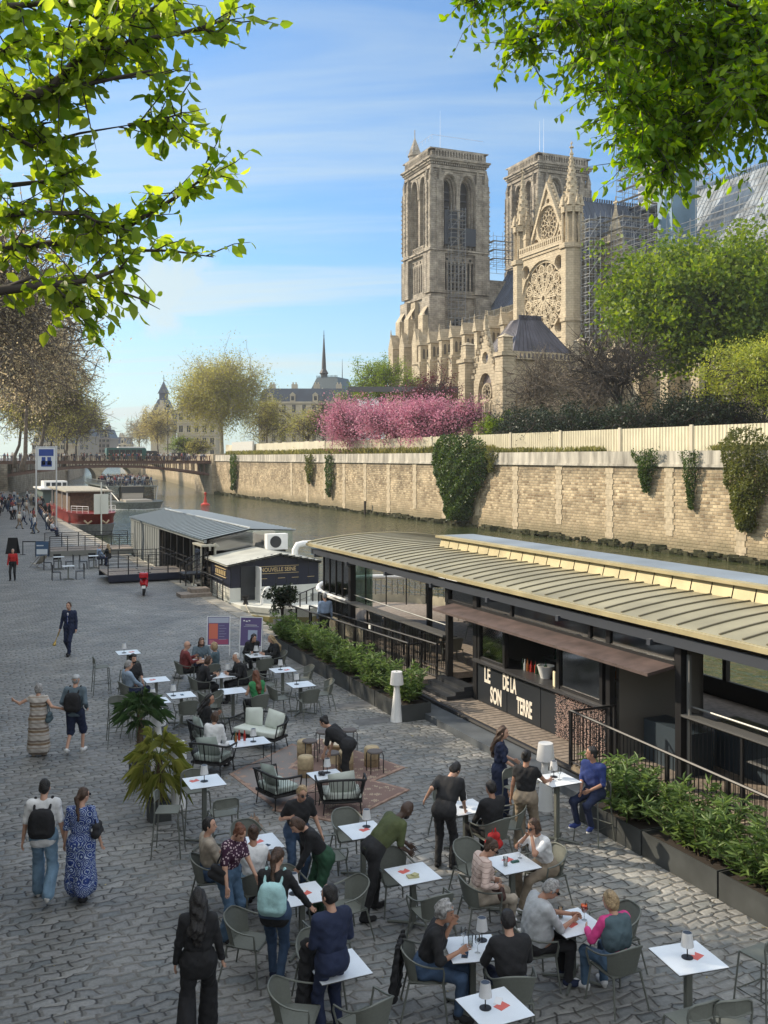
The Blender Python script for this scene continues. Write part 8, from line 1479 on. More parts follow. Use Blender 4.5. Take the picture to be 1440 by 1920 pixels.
def person(label, pos, rz, pose='stand', H=1.72, lean=0, hands=None, feet=None, look=(0, 0), top='black', sleeve=1.0, bottom='black', legs='long', shoe='black', hair='short', hc='brown', skin='fair', seat=.46, h=.0125, sung=False, hem=0, wide=0, female=False, bulk=1.0, beard=None, twist=0, name='person', side=0, mono=None):
    s = H / 1.75; ph = hash_(label); sit = pose.startswith('sit'); rnd = random.Random(ph)
    pz = (seat / s + .10) if sit else .93; pel = V3((0, -.02 if sit else 0, pz)); Rt = rot3(R(twist), -R(lean), R(side)); T = lambda x, y, z: pel + Rt @ V3((x, y, z))
    fw = .88 if female else 1.0; sh = .185 * fw * (1 + (bulk - 1) * .5); hipw = .10 if female else .088; pr0 = .115 if female else .103
    if feet is None: feet = {'stand': ((-.11, -.01, .07), (.12, .03, .07)), 'walk': ((-.09, .30, .07), (.10, -.30, .15)), 'sit': ((-.13, .44, .07), (.13, .40, .07)), 'sith': ((-.12, .26, .36), (.14, .30, .36)), 'sitx': ((-.05, .52, .07), (.10, .42, .16))}[pose]
    if hands is None: hands = {'stand': (T(-.26, .06, -.08), T(.26, .06, -.08)), 'walk': (T(-.26, -.16, -.05), T(.26, .20, -.02)), 'sit': ((-.13, .30, pz + .06), (.13, .30, pz + .06)), 'sith': ((-.13, .3, pz + .06), (.13, .3, pz + .06)), 'sitx': ((-.1, .3, pz + .08), (.12, .28, pz + .1))}[pose]
    hp = [pel + Rt @ V3((sx_ * hipw, 0, -.03)) if not sit else pel + V3((sx_ * hipw, .02, -.02)) for sx_ in (-1, 1)]; shd = [T(sx_ * sh, 0, .475) for sx_ in (-1, 1)]
    kn, an, el, wr = [], [], [], []
    for i, sx_ in enumerate((-1, 1)):
        k_, a_ = ik(hp[i], feet[i], .44, .43, (sx_ * .12, 1, .25 if sit else 0)); kn.append(k_); an.append(a_)
        e_, w_ = ik(shd[i], hands[i], .285, .25, (sx_ * (.75 if sit else .35), -.8, -.6)); el.append(e_); wr.append(w_)
    nk, hd = T(0, .0, .53), T(0, .015, .55); Rh = rot3(R(look[0] + twist * .5), R(look[1]) - R(lean) * .55); hc_ = hd + Rh @ V3((0, .03, .135)); HP = lambda x, y, z: hc_ + Rh @ V3((x, y, z)); C = lambda a_, b_, ra, rb=None, kk=.03: ('C', a_, b_, ra, rb or ra, kk)
    def torso(g, lo=-.06, up=.46, bk=bulk):
        q_ = [C(T(-sh * .82, 0, .455), T(sh * .82, 0, .455), .068 + g, kk=.06), C(T(-.075 * fw, .01, .34), T(.075 * fw, .01, .34), (.108 + g) * bk, kk=.08), C(T(-.06 * fw, .0, .18), T(.06 * fw, .0, .18), (.10 - .006 * female + g) * bk, kk=.08), C(T(-.075, -.01, lo * .5), T(.075, -.01, lo * .5), pr0 + g, kk=.08)]
        if bk > 1.1: q_.append(C(T(-.05, .06, .12), T(.05, .06, .12), .13 * bk, kk=.08))
        if female: q_ += [C(T(-.06, .09, .33), T(.06, .09, .33), .062 + g * .5, kk=.05)]
        return q_
    def leg(i, g0, g1, end=1.0, foot=False, flare=0):
        k2 = kn[i] + (an[i] - kn[i]) * max(0, min(1, (end - .5) * 2)) if end > .5 else kn[i]; q_ = [C(hp[i], hp[i] + (kn[i] - hp[i]) * min(1, end * 2), .088 + g0, .058 + g0 * .8, .05)]
        if end > .5: q_ += [C(kn[i], k2, .056 + g1, (.044 + (.056 - .044) * 0 + g1 + flare), .04)]
        return q_
    def arm(i, g, end=1.0):
        q_ = [C(shd[i], shd[i] + (el[i] - shd[i]) * min(1, end * 2), .052 + g, .041 + g, .03)]
        if end > .5: q_ += [C(el[i], el[i] + (wr[i] - el[i]) * (end - .5) * 2, .040 + g, .032 + g, .02)]
        return q_
    # body: one continuous surface
    B = torso(0) + [C(nk, hd + Rh @ V3((0, .02, .07)), .052, .047, .03), ('E', HP(0, 0, .015), (.072, .092, .108), Rh), ('E', HP(0, .025, -.055), (.052, .064, .058), Rh), C(HP(0, .086, .005), HP(0, .104, -.024), .011, .015, .012), C(HP(-.074, -.005, .0), HP(-.078, -.01, -.025), .012, .010, .01), C(HP(.074, -.005, .0), HP(.078, -.01, -.025), .012, .010, .01)]
    for i, sx_ in enumerate((-1, 1)):
        B += leg(i, -.024, -.02, .5) + [C(kn[i], an[i], .043, .031, .03)] + [('C', shd[i], el[i], .045, .036, .03), ('C', el[i], wr[i], .036, .024, .02)]
        d = wr[i] - el[i]; d /= np.linalg.norm(d); lat = np.cross(d, V3((sx_ * 1.0, 0, .15))); lat /= max(np.linalg.norm(lat), 1e-6); nrm = np.cross(lat, d) * -sx_
        if lat[1] < 0: lat = -lat
        p0 = wr[i] + d * .03; p1 = wr[i] + d * .085; B += [C(p0 - lat * .018, p1 - lat * .026, .015, .013, .012), C(p0 + lat * .018, p1 + lat * .026, .015, .013, .012), C(p0, p1, .016, .013, .012)]
        for j, (o_, l_) in enumerate(((-.033, .055), (-.011, .070), (.011, .074), (.033, .066))):
            a_ = p1 + lat * o_; m_ = a_ + d * l_ * .55 - nrm * .006; B += [C(a_, m_, .0088, .008, .004), C(m_, m_ + d * l_ * .42 - nrm * l_ * .35, .008, .007, .004)]
        B += [C(p0 + lat * .03, p0 + lat * .058 + d * .04 - nrm * .015, .011, .008, .006)]
    fdir = []
    for i in (0, 1):
        f_ = kn[i] - hp[i]; f_[2] = 0; n_ = np.linalg.norm(f_); f_ = V3((0, 1, 0)) if n_ < .08 or not sit else f_ / n_; f_ = V3((f_[0] + (-.12 if i == 0 else .12), f_[1], 0)); f_ /= np.linalg.norm(f_); dn = -.05 if an[i][2] < .10 or an[i][2] > .3 else -.10; fdir.append(f_); B.append(C(an[i] + V3((0, 0, -.03)), an[i] + f_ * .14 + V3((0, 0, dn + .01)), .036, .028, .02))
    th = None if mono else thing(name, label, 'person', pos, rz); parts = []
    def put(nm, prims, mt, fold=0, k=.03, cut=None, hh=None):
        r = sdf(prims, hh or h, k, fold, cut, ph % 7)
        if r is None: return
        if mono: parts.append((r[0] * s, r[1], mt)); return
        return smesh(nm, r, mt, th, s)
    bo = put('body', B, SK[skin], hh=h * .85 if h < .014 else h)
    tm, bm2 = (mono[0] if mono else CL[top]), (mono[1] if mono else CL.get(bottom))
    # shoes
    sp_ = []; so = []
    for i in (0, 1):
        f_ = fdir[i]; a_ = an[i]; dn = -.045 if a_[2] < .10 or a_[2] > .3 else -.10
        sp_ += [C(a_ + V3((0, 0, -.015)) - f_ * .02, a_ + f_ * .07 + V3((0, 0, -.02 + dn * .3)), .048, .042, .02), C(a_ + f_ * .07 + V3((0, 0, -.02 + dn * .4)), a_ + f_ * .155 + V3((0, 0, dn + .018)), .043, .036, .02)]; so += [C(a_ - f_ * .03 + V3((0, 0, -.052)), a_ + f_ * .165 + V3((0, 0, dn - .008)), .03, .03, .01)]
    if shoe: put('shoes', sp_, CL[shoe] if not mono else CL['black'], hh=max(h, .012))
    if shoe in ('white', 'navy', 'blue') and not mono: put('soles', so, SOLE)
    if legs in ('long', 'wide'):
        pr_ = [C(T(-.07, 0, 0), T(.07, 0, 0), pr0 + .007, kk=.06), C(T(-.075, -.01, -.03), T(.075, -.01, -.03), pr0 + .01, kk=.08), C(T(-.06, 0, .08), T(.06, 0, .08), .108, kk=.06)] + sum([leg(i, .008 + wide * .5, .010 + wide, .97, flare=wide * .9) for i in (0, 1)], []); put('trousers', pr_, bm2, .004 + wide * .05)
    elif legs == 'shorts': put('shorts', [C(T(-.07, 0, 0), T(.07, 0, 0), .124, kk=.06)] + sum([leg(i, .03, .03, .55) for i in (0, 1)], []), bm2, .004)
    elif legs in ('skirt', 'dress'):
        pr_ = []
        for q_ in np.linspace(0, 1, 8):
            kk_ = [hp[i] + (an[i] - hp[i]) * .86 * q_ if not sit else (hp[i] + (kn[i] - hp[i]) * min(1, q_ * 2) if q_ < .5 else kn[i] + (an[i] - kn[i]) * (q_ - .5) * 1.6) for i in (0, 1)]; r_ = .115 + .035 * q_; w_ = V3((.06 + .03 * q_, 0, 0)); c_ = (kk_[0] + kk_[1]) / 2; pr_ += [C(c_ - w_, c_ + w_, r_, kk=.09), C(kk_[0], kk_[1], r_ * .8, kk=.08)]
        if legs == 'dress': pr_ += torso(.012) + arm(0, .012, sleeve) + arm(1, .012, sleeve)
        put('dress' if legs == 'dress' else 'skirt', pr_, bm2, .006)
    if legs != 'dress':
        pr_ = torso(.019) + (arm(0, .012, sleeve) + arm(1, .012, sleeve) if sleeve else [])
        if hem: pr_ += [C(T(-.075, -.01, -hem), T(.075, -.01, -hem), .112, kk=.05)]
        z0_ = -.10 - hem
        n_ = Rt @ V3((0, 0, 1)); put('top', pr_, tm, .004, cut=lambda X: np.maximum(-((X - pel) @ n_) + z0_, -9))
    # hair
    if hair != 'bald':
        amp = .006; pr_ = [('E', HP(0, -.012, .028), (.082, .098, .106), Rh)]; inv = Rh
        def cutf(X): q_ = (X - hc_) @ inv; return np.where(q_[..., 2] < -.16, -1, np.minimum(q_[..., 1] - (.035 if hair != 'receding' else -.01), .060 - q_[..., 2] + (0 if hair != 'receding' else .04)))
        if hair == 'short': pr_ += [('E', HP(0, -.055, -.02), (.07, .045, .06), Rh)]
        if hair == 'curly': pr_ = [('E', HP(0, -.02, .035), (.098, .108, .112), Rh), ('E', HP(0, -.06, -.03), (.08, .055, .07), Rh)]; amp = .014
        if hair == 'bob': pr_ += [('E', HP(0, -.03, -.03), (.092, .085, .10), Rh)]
        if hair in ('long', 'curlylong'): w_ = .0 if hair == 'long' else .02; pr_ += [C(HP(0, -.05, -.02), T(0, -.115, .38), .075 + w_, .07 + w_, .05), C(T(-.03, -.12, .38), T(.0, -.125, .24), .06 + w_, .04, .05), C(HP(-.06, -.02, -.04), T(-.09, -.03, .42), .035 + w_, .03, .03), C(HP(.06, -.02, -.04), T(.09, -.03, .42), .035 + w_, .03, .03)]; amp = .009 if hair == 'long' else .015
        if hair == 'pony': pr_ += [C(HP(0, -.09, .03), HP(0, -.13, -.02), .035, .04, .02), C(HP(0, -.13, -.02), T(0, -.15, .36), .038, .018, .02)]
        if hair == 'bun': pr_ += [('E', HP(0, -.09, .08), (.045, .045, .045), Rh), ('E', HP(0, -.05, -.02), (.065, .045, .06), Rh)]
        if hair == 'cap': pr_ = [('E', HP(0, -.05, -.02), (.07, .045, .06), Rh)]
        put('hair', pr_, HC[hc], amp, cut=cutf, hh=min(h, .011) if not mono else h)
        if hair == 'cap': put('cap', [('E', HP(0, -.005, .05), (.084, .102, .075), Rh), C(HP(-.04, .09, .055), HP(.04, .09, .055), .02), C(HP(-.03, .13, .05), HP(.03, .13, .05), .012)], CL['greytee'], cut=lambda X: .035 - ((X - hc_) @ inv)[..., 2])
    if beard: put('beard', [('E', HP(0, .032, -.07), (.056, .064, .055), Rh)], HC[beard], .004, cut=lambda X: (lambda q_: np.maximum(q_[..., 2] + .045 - np.maximum(0, np.abs(q_[..., 0]) - .02) * 1.5, -q_[..., 1] - .0))((X - hc_) @ Rh))
    if mono:
        v = np.concatenate([p[0] for p in parts]); o_ = np.cumsum([0] + [len(p[0]) for p in parts]); f = np.concatenate([p[1] + o_[i] for i, p in enumerate(parts)]); me = npmesh('person', v, f, parts[0][2], True)
        ms_ = [];
        for p in parts:
            if p[2] not in ms_: ms_.append(p[2])
        me.materials.clear(); [me.materials.append(m_) for m_ in ms_]; me.polygons.foreach_set('material_index', np.concatenate([np.full(len(p[1]), ms_.index(p[2])) for p in parts]).astype(np.int32)); o = obj('person', me, None); tag(o, label, 'person'); return o
    b = MB()
    for sx_ in (-1, 1): b.lathe(tuple(HP(sx_ * .031, .079, .008) - V3((0, 0, .008))), [(.002, 0), (.011, .008), (.002, .016)], 8)
    b.xf(Matrix.Scale(s, 4)); obj('eyes', b, EYE, th)
    b = MB(); b.tube([HP(-.022, .083, -.058), HP(0, .089, -.057), HP(.022, .083, -.058)], .006, 5); b.xf(Matrix.Scale(s, 4)); obj('mouth', b, LIPS, th)
    b = MB(); [b.tube([HP(sx_ * .015, .089, .030), HP(sx_ * .035, .087, .035), HP(sx_ * .052, .074, .030)], .0045, 4) for sx_ in (-1, 1)]; b.xf(Matrix.Scale(s, 4)); obj('eyebrows', b, HC['brown' if hc in ('grey', 'white', 'blond') else hc], th)
    if sung:
        b = MB(); [b.tube([HP(sx_ * .012, .102, .008), HP(sx_ * .034, .101, .006), HP(sx_ * .056, .086, .008)], [.013, .021, .015], 8) for sx_ in (-1, 1)]; b.tube([HP(-.05, .09, .012), HP(-.079, .03, .012), HP(-.079, -.02, .008)], .004, 4); b.tube([HP(.05, .09, .012), HP(.079, .03, .012), HP(.079, -.02, .008)], .004, 4); b.xf(Matrix.Scale(s, 4)); obj('sunglasses', b, SUNG, th)
    FIG[label] = (th, T, s, wr, HP, C, h); return th
FIG = {}
def hash_(t_): return sum(ord(c_) * (i + 3) for i, c_ in enumerate(t_)) % 9973
def seated(key, label, dz=0, **k):
    pos, ang = SEAT[key]; bar = k.pop('bar', False); mv = k.pop('mv', (0, 0)); tw_ = k.pop('turn', 0); p = pos + Vector((math.cos(ang) * mv[0] - math.sin(ang) * mv[1], math.sin(ang) * mv[0] + math.cos(ang) * mv[1], 0)); return person(label, p, ang + R(tw_), k.pop('pose', 'sith' if bar else 'sit'), seat=.755 if bar else .46, **k)
TB = .80                       # hands resting on a table top
def handsT(x=.14, y=.40, z=TB): return ((-x, y, z), (x, y, z))
def addon(label, nm, prims_fn, mat, cat, lab2, fold=.002, world=True):
    """a carried or worn bag as a thing of its own, in the person's frame"""
    th, T, s, wr, HP, C, h = FIG[label]; r = sdf(prims_fn(T, C, wr), .012, .02, fold); me = npmesh(nm, r[0] * s, r[1], mat, True); o = obj(nm, me, None, None, loc=th.location.copy(), rz=th.rotation_euler.z); return tag(o, lab2, cat)
def backpack(label, mat, lab2, strap=None):
    def f(T, C, wr): return [C(T(-.07, -.17, .36), T(.07, -.17, .36), .08, kk=.1), C(T(-.085, -.17, .10), T(.085, -.17, .10), .085, kk=.1), C(T(-.085, -.17, .17), T(.085, -.17, .17), .085, kk=.1), C(T(-.085, -.17, .27), T(.085, -.17, .27), .085, kk=.1), C(T(-.06, -.25, .12), T(.06, -.25, .12), .04, kk=.02), C(T(-.03, -.16, .44), T(.03, -.16, .44), .012, kk=.01)] + [C(T(sx_ * .11, -.12, .44), T(sx_ * .12, .02, .545), .02, kk=.02) for sx_ in (-1, 1)] + [C(T(sx_ * .12, .02, .545), T(sx_ * .125, .125, .36), .02, kk=.02) for sx_ in (-1, 1)]
    return addon(label, 'backpack', f, mat, 'backpack', lab2)
def shoulderbag(label, mat, lab2, sd_=1, z=-.05):
    def f(T, C, wr): return [C(T(sd_ * .25, -.1, z), T(sd_ * .25, .12, z), .07, kk=.03), C(T(sd_ * .25, -.08, z + .1), T(sd_ * .25, .1, z + .1), .055, kk=.03), C(T(sd_ * .25, -.06, z + .12), T(sd_ * .17, 0, .54), .014, kk=.01), C(T(sd_ * .25, .1, z + .12), T(sd_ * .17, .02, .54), .014, kk=.01)]
    return addon(label, 'shoulder_bag', f, mat, 'bag', lab2)
# ---- walkers
l_ = 'man in white tee and pale jeans walking away with a black backpack'
person(l_, P(82, 1685), R(8), 'walk', 1.80, feet=((-.10, .12, .07), (.12, -.34, .18)), hands=((-.30, -.02, .82), (.30, .0, .80)), top='white', sleeve=.45, bottom='lightjeans', wide=.018, shoe='white', hc='black', hem=.06, look=(0, -8)); backpack(l_, CL['black'], 'black backpack on the back of the man in the white tee')
l_ = 'woman in long blue and white patterned dress walking beside the man'
person(l_, P(152, 1686), R(2), 'walk', 1.68, feet=((-.08, .22, .09), (.08, -.26, .13)), hands=((-.28, .05, .82), (.29, .05, .88)), legs='dress', bottom='bluepattern', sleeve=.5, shoe='black', hair='pony', hc='brown', female=True, look=(-35, -5), sung=True); shoulderbag(l_, CL['black'], 'small black shoulder bag of the woman in the blue patterned dress', 1, .12)
l_ = 'woman in striped beige dress with arms spread on the far left'
person(l_, P(72, 1418), R(5), 'stand', 1.63, hands=((-.60, .12, 1.32), (.50, .05, 1.12)), legs='dress', bottom='stripes', sleeve=.12, shoe='beige', hair='bob', hc='grey', female=True, bulk=1.12); shoulderbag(l_, CL['tealgrey'], 'dark jacket hanging from the bag of the woman in stripes', 1, -.05)
l_ = 'man in grey cap and dark shorts with a large black backpack'
person(l_, P(141, 1412), R(-3), 'walk', 1.78, feet=((-.11, -.22, .14), (.12, .12, .07)), hands=((-.22, .10, 1.0), (.22, .10, 1.0)), top='bluegrey', bottom='navy', legs='shorts', shoe='white', hair='cap', hc='grey', bulk=1.08); backpack(l_, CL['black'], 'big black rucksack on the man with the grey cap')
l_ = 'man in dark suit and blue tie walking with a small trumpet'
person(l_, P(130, 1228), R(172), 'walk', 1.80, feet=((-.07, .18, .07), (.07, -.16, .10)), hands=((-.24, .0, .84), (.30, .06, .80)), top='navy', bottom='navy', hem=.14, hc='brown', look=(0, 0)); 
addon(l_, 'shirt_and_tie', lambda T, C, wr: [C(T(0, .115, .44), T(0, .125, .16), .03, .012)], CL['white'], 'shirt', 'white shirt front showing inside the dark suit'); addon(l_, 'tie', lambda T, C, wr: [C(T(0, .145, .44), T(0, .148, .12), .012, .018)], CL['blue'], 'tie', 'long blue tie of the man in the dark suit')
addon(l_, 'trumpet', lambda T, C, wr: [C(wr[1] + V3((0, .02, -.02)), wr[1] + V3((.12, .10, -.42)), .014, kk=.01), C(wr[1] + V3((.12, .10, -.42)), wr[1] + V3((.15, .12, -.52)), .02, .06, .02), C(wr[1] + V3((.03, -.03, -.06)), wr[1] + V3((.08, .02, -.26)), .022, kk=.01)], M('brass', (.6, .42, .14), .3, .8), 'trumpet', 'brass trumpet hanging from the hand of the suited man')
person('man in open dark jacket and red shirt on the far left quay', P(24, 1088), R(190), 'stand', 1.72, top='red', bottom='black', hc='grey', hair='receding', h=.016)
l_ = 'woman in black jacket and wide trousers walking away at the bottom'
person(l_, P(372, 1945), R(6), 'walk', 1.70, feet=((-.12, -.26, .13), (.10, .14, .07)), top='black', bottom='black', wide=.035, hem=.12, shoe='white', hair='curlylong', hc='black', female=True, hands=((-.27, .05, .86), (.27, .1, .86)))
l_ = 'man in navy polo holding a jacket at the lower centre'
person(l_, P(622, 1955), R(35), 'stand', 1.80, top='navy', sleeve=.5, bottom='navy', hc='black', hands=((-.16, .26, 1.02), (.2, .22, 1.0)), hem=.06, look=(15, 0)); addon(l_, 'jacket', lambda T, C, wr: [C(wr[0] + V3((0, .02, 0)), wr[0] + V3((-.02, .03, -.75)), .06, .11), C(wr[0] + V3((.08, .06, 0)), wr[0] + V3((.1, .02, -.68)), .05, .10)], CL['black'], 'jacket', 'black jacket draped over the arm of the man in navy', .012)
# ---- leaving group
l_ = 'woman in purple dotted blouse pulling back a chair'
person(l_, P(428, 1758), R(-120), 'stand', 1.68, lean=12, hands=((-.12, .46, .84), (.30, .22, .84)), top='dots', sleeve=.4, bottom='denim', wide=.02, hair='bun', hc='red', female=True, look=(-15, -30), shoe='black'); shoulderbag(l_, CL['black'], 'black bag slung on the woman in the dotted blouse', 1, .05)
l_ = 'woman in black jumper and jeans wearing a mint backpack'
person(l_, P(516, 1842), R(-8), 'walk', 1.70, feet=((-.06, .12, .07), (.08, -.12, .08)), hands=((-.2, .25, .95), (.46, .22, .86)), top='black', bottom='jeans', shoe='navy', hair='pony', hc='brown', female=True, hem=.08, look=(-15, -15)); backpack(l_, CL['mint'], 'pale mint square backpack worn by the woman in black')
person('woman in black tee with sunglasses leaning over her table', P(556, 1663), R(205), 'stand', 1.70, lean=18, hands=((-.34, .22, .86), (.20, .26, 1.22)), top='black', sleeve=.35, bottom='jeans', hair='short', hc='blond', female=True, sung=True, bulk=1.1, look=(5, -5))
person('woman in dark jacket and green trousers bending over a table', P(606, 1718), R(118), 'stand', 1.68, lean=34, hands=((-.02, .42, .80), (.28, .22, .74)), top='black', bottom='green', wide=.02, hair='bob', hc='brown', female=True, look=(0, -25))
# ---- staff
l_ = 'bald man in olive tee bending to wipe a table'
person(l_, P(700, 1716), R(-62), 'stand', 1.84, lean=48, feet=((-.16, .10, .07), (.14, -.22, .07)), hands=((-.14, .62, .82), (.10, .50, .82)), top='olive', sleeve=.45, bottom='black', skin='dark', hair='bald', hc='black', beard='black', look=(0, -12), bulk=1.08)
person('man in black tee bending towards a seated customer', P(833, 1628), R(-22), 'stand', 1.78, lean=38, hands=((-.34, .10, 1.05), (.2, .45, .84)), top='black', sleeve=.45, bottom='black', hc='black', look=(-20, -20))
person('woman in black dress with long hair standing by the high table', P(937, 1532), R(-95), 'stand', 1.70, legs='dress', bottom='navy', sleeve=.5, hair='long', hc='brown', female=True, look=(-10, -8), hands=((-.2, .26, 1.04), (.18, .3, 1.0)), shoe='black')
person('woman with a bare back and khaki trousers at the high table', P(986, 1594), R(-18), 'stand', 1.70, top='black', sleeve=.2, bottom='khaki', wide=.028, hair='bun', hc='black', skin='tan', female=True, hands=((-.27, .05, .88), (.36, .36, 1.14)), look=(-10, 0), shoe='white', h=.0115)
person('woman in black bending over the low table with the cloth', P(652, 1478), R(70), 'stand', 1.66, lean=52, hands=((-.08, .55, .54), (.14, .5, .54)), top='black', sleeve=.5, bottom='black', hair='bun', hc='black', female=True, look=(0, -5), feet=((-.08, -.1, .07), (.1, .0, .07)))
# ---- seated
S_P = seated
S_P('2L', 'grey haired man in pale blue shirt with crossed legs', pose='sitx', top='lightblue', bottom='navy', hair='short', hc='grey', look=(-10, -10), lean=-8)
S_P('2F', 'bearded man in black sitting behind the man in pale blue', top='black', sleeve=.5, bottom='black', hair='curly', hc='black', beard='black', turn=-20)
S_P('4L', 'bald man with sunglasses and maroon jacket at the beer table', top='maroon', bottom='black', hair='bald', sung=True, hands=((-.05, .3, .9), (.16, .36, TB)), bulk=1.12, lean=4)
S_P('4F', 'bearded man in grey blue tee facing the camera', top='bluegrey', sleeve=.5, bottom='navy', hair='long', hc='brown', beard='brown', hands=handsT(), lean=12)
S_P('4N', 'elderly woman with pale hair at the near side of the beer table', top='tealgrey', sleeve=.6, hair='bob', hc='blond', female=True, turn=60, hands=handsT(), mv=(.15, .1))
S_P('5L', 'woman in dark jacket and red scarf leaning over her table', top='black', hair='bob', hc='brown', female=True, lean=22, hands=handsT())
S_P('5R', 'white haired man in black seen behind the green vest', top='black', hair='receding', hc='white', lean=16, hands=handsT(), bulk=1.1)
S_P('5bN', 'long haired woman in bright green vest seen from behind', top='greenvest', sleeve=.0, hair='long', hc='red', female=True, hands=((-.1, .35, .82), (.16, .4, .82)), bottom='black', lean=10)
S_P('6F', 'dark haired woman in black resting her chin on her hand', top='black', hair='long', hc='black', female=True, hands=((-.05, .22, 1.06), (.14, .34, TB)), lean=14, look=(10, -15))
S_P('6R', 'blond long haired woman in black by the right poster', top='black', hair='long', hc='blond', female=True, hands=handsT(), lean=12, look=(0, -15))
S_P('10L', 'dark haired man in beige tee leaning back', top='beige', sleeve=.5, bottom='jeans', hair='short', hc='black', lean=-4, turn=8, look=(-25, 0), pose='sitx')
S_P('10N', 'woman in white vest with a dark bun turning to her friend', top='white', sleeve=0, bottom='lightjeans', hair='bun', hc='brown', female=True, skin='tan', turn=-28, hands=((-.08, .25, 1.0), (.12, .38, .84)), look=(10, -5))
S_P('15N', 'seated man in black shirt seen from behind by the bending man', top='black', hc='black', bottom='black', skin='tan', bulk=1.1)
S_P('16L', 'woman in pale pink quilted jacket looking into her bag', top='quilt', bottom='beige', shoe='white', hair='bun', hc='brown', female=True, sung=True, look=(-20, -30), lean=6, hands=((-.05, .2, .74), (.18, .16, .72)))
S_P('16R', 'woman in white tee with sunglasses resting both elbows', pose='sitx', top='white', sleeve=.35, bottom='khaki', shoe='white', hair='bob', hc='brown', skin='tan', female=True, sung=True, lean=20, hands=((-.06, .32, 1.08), (.07, .32, 1.06)))
S_P('17L', 'stout grey haired man in pale grey shirt holding his glass', top='greytee', sleeve=.5, bottom='black', shoe='navy', hair='short', hc='grey', skin='tan', bulk=1.28, lean=14, sung=True, look=(-15, -25), hands=((-.02, .50, TB + .02), (.12, .46, TB)), H=1.78)
S_P('17N', 'blond woman in pink top and dark vest seen from behind', top='magenta', bottom='denim', shoe='white', hair='bob', hc='blond', female=True, hands=((-.16, .36, TB), (.15, .35, TB)), look=(15, -5), lean=6)
S_P('18L', 'curly grey haired man in black shirt raising one hand', top='black', sleeve=.62, bottom='jeans', hair='curly', hc='grey', skin='tan', lean=20, look=(-12, 0), hands=((.02, .30, 1.04), (.14, .40, TB)), H=1.8, turn=-10)
S_P('18N', 'dark haired man in black jumper seen from behind', top='black', bottom='navy', hc='black', lean=12, hands=((-.14, .38, TB), (.1, .36, TB)), H=1.78, turn=8)
l_ = 'man in dark blue shirt sitting high on a stool by the hedge'
S_P('21R', l_, bar=True, top='blue', sleeve=.5, bottom='navy', shoe='blue', hair='short', hc='black', skin='tan', hands=((-.1, .26, .98), (.08, .28, .95)), look=(-45, 5), lean=4)
person('woman with long curly dark hair in the left rope armchair', P(383, 1404), R(-75), 'sit', 1.66, seat=.40, top='black', sleeve=.5, hair='curlylong', hc='black', skin='tan', female=True, look=(-25, -5), lean=10, hands=((.1, .3, .86), (-.05, .3, .8)))
person('woman in white sweater sitting with her back to the camera', P(400, 1447), R(-12), 'sit', 1.66, seat=.40, top='white', hair='bob', hc='brown', female=True, lean=8, bottom='white')
person('man in pale blue shirt standing on the gangway', W(12.4, 32.2, .15), R(20), 'stand', 1.75, top='blueshirt', bottom='black', hc='grey', hair='receding', h=.016)
person('bartender in black vest working behind the bar opening', W(13.75, 19.25, .3), R(120), 'stand', 1.68, top='black', sleeve=0, hair='bun', hc='black', skin='tan', female=True, hands=((-.2, .35, 1.1), (.2, .35, 1.1)), h=.016)
person('couple member in dark vest and pale shirt at the far gangway table', P(186, 1062), R(-60), 'sit', 1.72, top='blueshirt', bottom='navy', hc='grey', h=.018)
person('blond companion in black sitting at the far gangway table', P(203, 1060), R(60), 'sit', 1.66, top='black', hair='long', hc='blond', female=True, h=.018)
# vests, bags, jackets
addon('blond woman in pink top and dark vest seen from behind', 'quilted_vest', lambda T, C, wr: [C(T(-.12, -.03, .45), T(.12, -.03, .45), .09, kk=.05), C(T(-.085, -.02, .33), T(.085, -.02, .33), .128, kk=.05), C(T(-.08, -.02, .22), T(.08, -.02, .22), .12, kk=.05)], CL['tealgrey'], 'vest', 'dark padded vest worn over the pink top', .004)
addon('curly grey haired man in black shirt raising one hand', 'jacket', lambda T, C, wr: [C(V3((x_, -.30, .80)), V3((x_ * 1.05, -.36, .22 + .06 * math.sin(x_ * 40))), .03, .04, .03) for x_ in (-.2, -.12, -.04, .04, .12, .2)], CL['black'], 'jacket', 'black jacket hanging over the back of the curly haired man’s chair'.replace('’', "'"), .01)
addon('woman in pale pink quilted jacket looking into her bag', 'handbag', lambda T, C, wr: [C(T(-.02, .27, .02), T(.16, .27, .02), .07, kk=.03), C(T(.0, .27, .1), T(.14, .27, .1), .05, kk=.03)], M('bag_brown', (.06, .025, .02), .6), 'bag', 'dark brown handbag on the lap of the woman in pink')
def looseb(name, label, u, v, mt, w_=.16, z=0): r = sdf([('C', (-w_ * .6, 0, .09), (w_ * .6, 0, .09), .085, .085), ('C', (-w_ * .4, 0, .2), (w_ * .4, 0, .2), .06, .06), ('C', (-w_ * .4, 0, .22), (-.02, 0, .34), .012, .012), ('C', (w_ * .4, 0, .22), (.02, 0, .34), .012, .012)], .014, .03, .008); o = obj(name, npmesh(name, r[0], r[1], mt, True), None, loc=P(u, v, z)); tag(o, label, 'bag')
